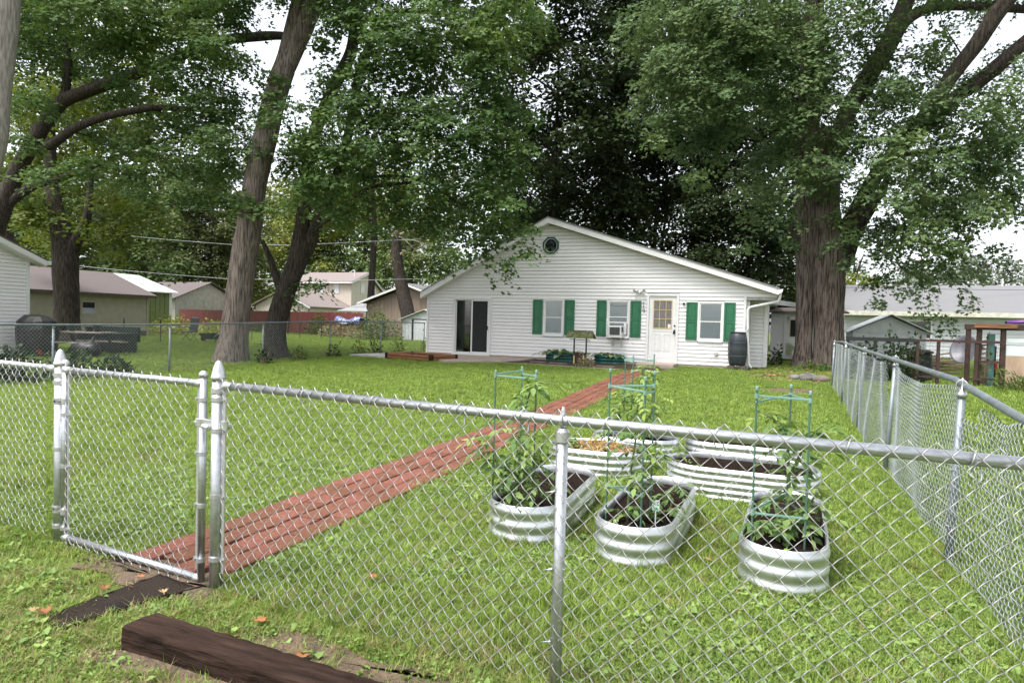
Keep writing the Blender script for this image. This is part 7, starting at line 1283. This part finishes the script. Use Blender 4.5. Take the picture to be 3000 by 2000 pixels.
for i in range(6):
    for j in range(24): mb.f.append((i*24+j,i*24+(j+1)%24,(i+1)*24+(j+1)%24,(i+1)*24+j))
o = mb.build('reflector', M['dish'], g, smooth=True); o.modifiers.new('s','SOLIDIFY').thickness = .01
MB().tube([(5.1,21.55,.1),(5.1,21.55,1.0)], .025, 8).build('pole', M['darkmetal'], g); MB().tube([c+q@Vector((0,.3,.1)), c+q@Vector((0,.05,.42))], .010, 6).build('feed_arm', M['darkmetal'], g)
g = thing('brush_pile', 'pile of cut branches behind the garden fence', 'brush pile', (4.6,24,.2)); mb = MB(); rr = random.Random(3)
for i in range(40): a = rr.uniform(-.4,.4); x = 4.5+rr.uniform(-.5,.7); z = .25+rr.random()*.5; mb.tube([(x-.5,24+rr.uniform(-.3,.3),z),(x+.5,24+rr.uniform(-.3,.3),z+a*.7)], rr.uniform(.01,.03), 5)
mb.build('sticks', M['twig'], g)
g = thing('rabbit_hutch', 'brown timber-framed hutch with grey slats and tan panel at the right edge', 'hutch', (5.7,19.8,.2))
for x in (4.86,5.36,6.9): MB().box(x-.05,x+.05,19.52,19.62,.1,1.78).build('post', M['rustwood'], g)
for x in (4.86,6.9): MB().box(x-.05,x+.05,20.5,20.6,.1,1.78).build('post', M['rustwood'], g)
MB().box(4.78,7.0,19.49,19.64,1.66,1.80).build('beam', M['rustwood'], g); MB().box(4.72,5.6,19.42,19.485,1.70,1.79).build('lintel', M['timber'], g)
MB().box(4.78,7.0,20.48,20.62,1.66,1.80).build('beam', M['rustwood'], g)
MB().box(5.42,6.84,19.54,19.58,1.04,1.27).build('grey_panel', M['shedwhite'], g); MB().box(5.42,6.84,19.54,19.58,.12,1.02).build('tan_panel', mat('tan_tarp', (.42,.30,.21), .8, 0, col2=(.30,.21,.14), scale=4, stretch=(2,1,.4)), g)
MB().box(5.42,6.84,19.54,19.58,1.36,1.46).build('grey_panel', M['shedwhite'], g)
for i in range(11): MB().beam((4.92,19.72,.3+i*.105),(5.14,19.72,.34+i*.105),.03,.05).build('slat', M['greywood'], g)
MB().box(5.08,5.22,19.66,19.80,.2,1.55).build('teal_panel', M['bluegreen'], g); MB().box(5.24,5.29,19.68,19.78,.65,.85).build('red_box', M['red'], g); MB().box(5.24,5.27,19.7,19.76,.2,1.25).build('black_pole', M['black'], g)
mb = MB(); 
for i in range(13):
    t = i/12; w_ = .28*math.sin(PI*min(max(t,.03),.97))**.5; x = 5.45+.85*t
    for y, z in ((-1,.02),(-.9,.08),(0,.115),(.9,.08),(1,.02),(0,.0)): mb.v.append((x,19.75+w_*y,1.82+z*(.5+.5*math.sin(PI*t))))
for i in range(12):
    for j in range(6): mb.f.append((i*6+j,i*6+(j+1)%6,(i+1)*6+(j+1)%6,(i+1)*6+j))
o = mb.build('plastic_sled', M['purple'], None, smooth=True); tag(o, 'purple plastic sled lying on top of the hutch', 'sled')
shrub('tall_weeds', 'tall grassy weeds at the foot of the hutch by the right edge', (5.7,18.9,.17), .7, .3, M['shrub'], 500, .16, 95, T=T_NEEDLE, cat='weed')
for i, (x, y, r, m, lab) in enumerate(((.62,18.95,.13,'rock','grey field stone in the leaf litter, left of the pair'),(.92,18.8,.19,'rock','large dark field stone in the leaf litter below the huge maple'),(1.2,18.5,.17,'flagstone','brown field stone in the leaf litter, closest to the right fence'))):
    rng = np.random.default_rng(i+1); mb = MB(); 
    for j in range(7):
        for k in range(12): ph = PI*j/6; a = 2*PI*k/12; q_ = 1+.14*math.sin(3*a+i)+.1*math.sin(5*ph+a); mb.v.append((x+r*q_*math.sin(ph)*math.cos(a)*1.25,y+r*q_*math.sin(ph)*math.sin(a),.20+r*.35+r*.62*q_*math.cos(ph)))
    for j in range(6):
        for k in range(12): mb.f.append((j*12+k,j*12+(k+1)%12,(j+1)*12+(k+1)%12,(j+1)*12+k))
    tag(mb.build('field_stone', M[m], None, smooth=True), lab, 'stone', 'field stones below the huge maple')
shrub('ground_ivy', 'low leafy undergrowth at the foot of the huge maple', (1.5,22.4,.22), 1.0, .18, M['shrub'], 900, .08, 97, cat='undergrowth')
# overhead cables
for pts, r, m, lab in (([(-36,24.4,5.95),(-31.3,26.4,5.6),(-28,27.7,5.42),(-24.8,29,5.49),(-18,31.5,6.0)],.012,'cablegrey','upper grey overhead cable behind the leaning maple'),([(-38,21.5,4.3),(-33,23.5,3.8),(-29.8,24.8,3.58),(-26.5,26.1,3.40),(-20.5,28.5,3.5),(-17,30,3.7)],.014,'cablegrey','lower grey overhead cable passing the barn and two-storey house'),([(-4,41.5,3.95),(4,44.8,3.93),(9,46.8,3.98),(14.3,48.9,4.08),(22,52,4.3)],.012,'cableblack','black overhead cable above the grey-roofed house')):
    pts = [(x,(y if m != 'cableblack' else y-5),z) for x,y,z in pts]
    tag(MB().tube(pts, r, 6).build('overhead_cable', M[m], None, smooth=True), lab, 'cable')
# ------------------------------------------------------------------ grass and weeds (geometry-node scatter)
SRC = bpy.data.collections.new('tuft_sources')
def src(me, m):
    me.materials.append(m); o = bpy.data.objects.new(me.name, me); SRC.objects.link(o); return o
def tuft(name, seed, n, R, h0, h1, w, lean, m, kind='blade'):
    rng = np.random.default_rng(seed); V, F = [], []
    for i in range(n):
        a = rng.uniform(0, 2*PI); q = R*math.sqrt(rng.random()); b = np.array([q*math.cos(a), q*math.sin(a), -.005]); h = rng.uniform(h0, h1); la = rng.uniform(0, 2*PI); le = lean*rng.uniform(.2, 1)*h
        d = np.array([math.cos(la), math.sin(la), 0]); s = np.array([-d[1], d[0], 0])*w*rng.uniform(.7,1.3)/2; k = len(V)
        if kind == 'blade':
            m1 = b+np.array([0,0,h*.55])+d*le*.3; tp = b+np.array([0,0,h])+d*le; V += [b-s, b+s, m1+s*.8, m1-s*.8, tp]; F += [(k,k+1,k+2),(k,k+2,k+3),(k+3,k+2,k+4)]
        else:
            c = b+np.array([0,0,h])+d*le; nz = np.array([rng.normal(0,.5),rng.normal(0,.5),1]); nz /= np.linalg.norm(nz); u = np.cross(nz,d); u /= np.linalg.norm(u); v = np.cross(u,nz); r = w*rng.uniform(.35,1.15)
            lob = rng.uniform(.1,.38); pts = [c+r*(1+lob*math.cos(3*(t-1.57)))*(u*math.cos(t)*.8+v*math.sin(t))+nz*r*rng.uniform(-.15,.25) for t in (-1.57,-.7,.15,1.0,1.57,2.14,2.99,3.84)]
            V += [c-nz*r*.12]+pts; F += [(k,k+1+j,k+1+(j+1)%8) for j in range(8)]; j0 = len(V); V += [b, b+np.array([.0015,0,0]), c]; F.append((j0,j0+1,j0+2))
    return src(npmesh(name, np.array(V), np.array(F)), m)
# index: 0-3 short lawn, 4-5 longer, 6-7 round weed leaves, 8 clover, 9 dry blades, 10 coarse far tuft
for i in range(4): tuft('g%02d_lawn' % i, i, 26, .05, .014, .042, .0046, 1.5, M['grass'])
for i in range(2): tuft('g%02d_long' % (4+i), 9+i, 18, .04, .05, .12, .0048, .9, M['grass'])
tuft('g06_weed', 20, 9, .05, .008, .036, .0125, .8, M['weed'], 'leaf'); tuft('g07_weed', 21, 7, .05, .012, .045, .0165, .6, M['weed'], 'leaf')
tuft('g08_clover', 22, 18, .05, .010, .028, .0075, .5, M['weed'], 'leaf'); tuft('g09_dry', 23, 12, .05, .01, .045, .003, 2.2, M['dryblade']); tuft('g10_far', 24, 34, .10, .018, .045, .008, .8, M['grass'])
def node_scatter(name, P, rot, scl, idx):
    me = bpy.data.meshes.new(name); me.vertices.add(len(P)); me.vertices.foreach_set('co', np.ascontiguousarray(P, np.float32).ravel())
    for n_, ty, arr in (('rot','FLOAT_VECTOR',rot),('scl','FLOAT',scl),('idx','INT',idx)):
        at = me.attributes.new(n_, ty, 'POINT'); at.data.foreach_set('vector' if ty == 'FLOAT_VECTOR' else 'value', np.ascontiguousarray(arr, np.int32 if ty == 'INT' else np.float32).ravel())
    o = bpy.data.objects.new(name, me); COL.objects.link(o)
    ng = bpy.data.node_groups.new(name, 'GeometryNodeTree'); ng.interface.new_socket('Geometry', in_out='INPUT', socket_type='NodeSocketGeometry'); ng.interface.new_socket('Geometry', in_out='OUTPUT', socket_type='NodeSocketGeometry')
    n, l = ng.nodes, ng.links; gi, go = n.new('NodeGroupInput'), n.new('NodeGroupOutput'); ip = n.new('GeometryNodeInstanceOnPoints'); ci = n.new('GeometryNodeCollectionInfo')
    ci.inputs['Collection'].default_value = SRC; ci.inputs['Separate Children'].default_value = True; ci.inputs['Reset Children'].default_value = True
    def na(nm, ty): q = n.new('GeometryNodeInputNamedAttribute'); q.data_type = ty; q.inputs['Name'].default_value = nm; return q.outputs['Attribute']
    er = n.new('FunctionNodeEulerToRotation'); l.new(na('rot','FLOAT_VECTOR'), er.inputs[0])
    l.new(gi.outputs[0], ip.inputs['Points']); l.new(ci.outputs[0], ip.inputs['Instance']); ip.inputs['Pick Instance'].default_value = True
    l.new(na('idx','INT'), ip.inputs['Instance Index']); l.new(er.outputs[0], ip.inputs['Rotation']); l.new(na('scl','FLOAT'), ip.inputs['Scale']); l.new(ip.outputs[0], go.inputs[0])
    o.modifiers.new('scatter','NODES').node_group = ng; o['kind'] = 'stuff'; return o
def inpoly(P, poly):
    x, y = P[:,0], P[:,1]; ins = np.zeros(len(P), bool); k = len(poly)
    for i in range(k):
        (x1,y1),(x2,y2) = poly[i], poly[(i+1)%k]; c = ((y1 > y) != (y2 > y)) & (x < (x2-x1)*(y-y1)/(y2-y1+1e-12)+x1); ins ^= c
    return ins
EXCL = [[(-3.60,2.62),(-2.82,2.6),(-3.03,7.05),(-3.09,13),(-3.14,18.55),(-3.9,18.5),(-3.83,13),(-3.75,7.5)],[(-3.2,2.06),(-3.02,2.03),(-2.86,2.6),(-3.17,2.65)],
        [(-13.5,18.75),(-9.5,18.2),(-8,19.25),(-5.4,19),(-3.4,18.7),(-2.8,20),(-2.8,22),(-13.4,22)],[(-2.66,1.95),(-1.6,1.93),(-1.0,1.97),(-1.0,2.19),(-2.6,2.16)],[(-12.3,22),(-.1,22),(-.1,33),(-12.3,33)]]
BEDS = [(-1.60,4.82,.28,.73),(-.78,4.75,.255,.76),(.13,4.72,.25,.76),(-1.66,6.6,.49,.35),(-.22,6.36,.67,.39),(-1.42,7.45,.49,.31),(-.26,7.68,.62,.34)]
BARE = [(-4.2,2.5,.45,.16),(-2.5,1.92,.35,.05),(-3.30,2.60,.62,.24),(-3.35,2.2,.12,.3),(-1.7,2.30,.55,.14),(-3.85,1.97,.33,.15),(.4,15.9,.8,.6),(.6,21,1.4,2.6)]
rng = np.random.default_rng(77)
def vnoise(P, s, seed):
    r_ = np.random.default_rng(seed); v = np.zeros(len(P))
    for k in range(5): a = r_.uniform(0,6.3); f = s*(1.5**k)*r_.uniform(.7,1.3); v += np.sin(f*(P[:,0]*math.cos(a)+P[:,1]*math.sin(a))+r_.uniform(0,6.3))/(1+.3*k)
    return v/3
def zone(x0, x1, y0, y1, dens, keep=None):
    n = int((x1-x0)*(y1-y0)*dens); P = np.stack([rng.uniform(x0,x1,n), rng.uniform(y0,y1,n)], -1)
    ok = (P[:,0] > -1.80*P[:,1]-1.0) & (P[:,0] < .36*P[:,1]+.8)
    for e in EXCL: ok &= ~inpoly(P, e)
    for cx, cy, a, b in BEDS: ok &= (((P[:,0]-cx)/a)**4+((P[:,1]-cy)/b)**4) > 1
    for cx, cy, a, b in BARE: ok &= ~(((((P[:,0]-cx)/a)**2+((P[:,1]-cy)/b)**2) < 1) & (rng.random(n) < .82))
    if keep is not None: ok &= keep(P)
    return P[ok]
def emit(name, label, cat, P, idx, s0, s1, tilt=.15):
    n = len(P); Z = gza(P[:,1])+.10*np.exp(-(((P[:,0]-1.2)/1.6)**2+((P[:,1]-23.3)/2.2)**2)); rot = np.stack([rng.normal(0,tilt,n),rng.normal(0,tilt,n),rng.uniform(0,6.3,n)],-1)
    o = node_scatter(name, np.column_stack([P,Z]), rot, rng.uniform(s0,s1,n), idx); tag(o, label, cat, kind='stuff'); return o
zs = [(zone(-9,1.6,1.1,4.6,760),.75,1.2,4),(zone(-13.8,1.8,4.6,9,330),.95,1.4,4),(zone(-13.8,1.9,9,14,140),1.2,1.9,4)]
Pn = np.concatenate([z[0] for z in zs]); I = rng.integers(0,4,len(Pn)); sc_ = np.concatenate([np.full(len(z[0]),(z[1]+z[2])/2) for z in zs])
lng = (vnoise(Pn,1.3,3) > .45) & (rng.random(len(Pn)) < .10); I[lng] = rng.integers(4,6,lng.sum())
dry = (vnoise(Pn,1.1,5) > .35) & (rng.random(len(Pn)) < .22) & (Pn[:,1] < 6); I[dry] = 9
n = len(Pn); Z = gza(Pn[:,1]); rot = np.stack([rng.normal(0,.15,n),rng.normal(0,.15,n),rng.uniform(0,6.3,n)],-1)
tag(node_scatter('lawn_grass', np.column_stack([Pn,Z]), rot, sc_*rng.uniform(.75,1.25,n), I), 'short bright green lawn grass of the fenced yard', 'grass', kind='stuff')
Pf = np.concatenate([zone(-14,2.2,14,22.3,110), zone(-2.8,6,22.3,30,40)]); emit('far_lawn_grass', 'lawn grass at the back of the yard near the house', 'grass', Pf, np.full(len(Pf),10), 1.0, 1.6)
Pl = np.concatenate([zone(-45,-14.1,5,42,26), zone(1.35,12,3,30,60)]); emit('neighbouring_grass', 'lawn grass of the neighbouring yards', 'grass', Pl, np.full(len(Pl),10), 1.3, 2.2)
Pw = zone(-5.5,1.6,1.1,5.5,620, lambda P: (vnoise(P,1.6,9) > -.05) | (P[:,1] < 2.5)); ix = rng.choice([6,7,8],len(Pw),p=[.5,.1,.4]); emit('broadleaf_weeds', 'bright green clover and round-leaved weeds in the near lawn', 'weeds', Pw, ix, .65, 1.15, .25)
Pw2 = zone(-7,1.6,5.5,9.5,110, lambda P: vnoise(P,1.6,9) > .1); emit('clover_patches', 'paler clover patches in the middle of the lawn', 'weeds', Pw2, rng.choice([6,8],len(Pw2)), .9, 1.4, .25)
# longer grass along fences, posts and beds
def edge(A, B, n, w): t = rng.random(n); return np.stack([A[0]+(B[0]-A[0])*t+rng.normal(0,w,n), A[1]+(B[1]-A[1])*t+rng.normal(0,w,n)],-1)
E_ = [edge((-2.7,2.66),(.9,2.40),110,.06), edge((-6,2.92),(-4.3,2.80),160,.05), edge((1.1,2.5),(1.4,17),700,.10), edge((-13.9,6),(-13.9,22),260,.12), edge((-2.62,2.2),(-1.2,2.22),20,.03), edge((-2.6,1.9),(-1.5,1.9),14,.04), edge((-15,14.8),(-14.6,16.9),60,.5)]
Pm = edge((-3.21,2.9),(-3.50,18.3),420,.012); Pm = Pm[vnoise(Pm,1.5,2) > -.25]; tj = np.array([[-3.575-.31*(s_-2.9)/15.5+(.0 if c_ == 0 else .37)+rng.uniform(.0,.36), s_+(.22 if c_ else 0)+rng.normal(0,.006)] for s_ in np.arange(2.62,16,.456) for c_ in (0,1) for k_ in range(9)]); Pm = np.concatenate([Pm, tj[vnoise(tj,2.5,6) > -.05]]); emit('path_moss', 'moss and tiny weeds in the middle joint of the brick path', 'moss', Pm, np.full(len(Pm),8), .35, .7, .2)
Pq = np.concatenate([edge((-3.60,2.9),(-3.89,18.4),900,.018), edge((-2.82,2.75),(-3.15,18.4),900,.018)]); emit('path_edge_grass', 'short grass creeping over the edges of the brick path', 'grass', Pq, rng.integers(0,4,len(Pq)), .6, 1.0, .2)
for cx, cy, a, b in BEDS:
    t = rng.uniform(0,2*PI,46); E_.append(np.stack([cx+np.sign(np.cos(t))*np.abs(np.cos(t))**.6*(a+.02)+rng.normal(0,.012,46), cy+np.sign(np.sin(t))*np.abs(np.sin(t))**.6*(b+.02)+rng.normal(0,.012,46)],-1))
Pe = np.concatenate(E_); emit('long_grass', 'longer unmown grass along the fences and raised beds', 'grass', Pe, rng.integers(4,6,len(Pe)), .45, 1.0, .3)
Pd = np.concatenate([zone(-5,.9,1.2,2.75,420), zone(-4,1.2,2.75,5.5,60), zone(-.4,1.9,17.5,23.5,45)]); emit('dry_clippings', 'dry straw-coloured clippings in the foreground grass', 'dry grass', Pd, np.full(len(Pd),9), .8, 1.5, .2)
# scattered litter leaves under the big maple
n = 260; P = np.stack([rng.uniform(-.6,2.0,n), rng.uniform(17.6,23,n)],-1); Z = gza(P[:,1])+.03+.10*np.exp(-(((P[:,0]-1.2)/1.6)**2+((P[:,1]-23.3)/2.2)**2))
V, F, A = leaves(np.column_stack([P,Z]), rng.normal(0,1,(n,3))*np.array([1,1,.2]), np.tile([0,0,1.],(n,1))+rng.normal(0,.3,(n,3)), rng.uniform(.06,.13,n), rng.random(n), T_MAPLE)
tag(link('litter_leaves', npmesh('litter_leaves', V, F, {'c': A}), mat('litter_leaf', (.33,.17,.07), .8, 0, col2=(.20,.10,.05), scale=5, attr='c', rnd=.4)), 'brown fallen leaves strewn under the huge maple', 'leaf litter', kind='stuff')
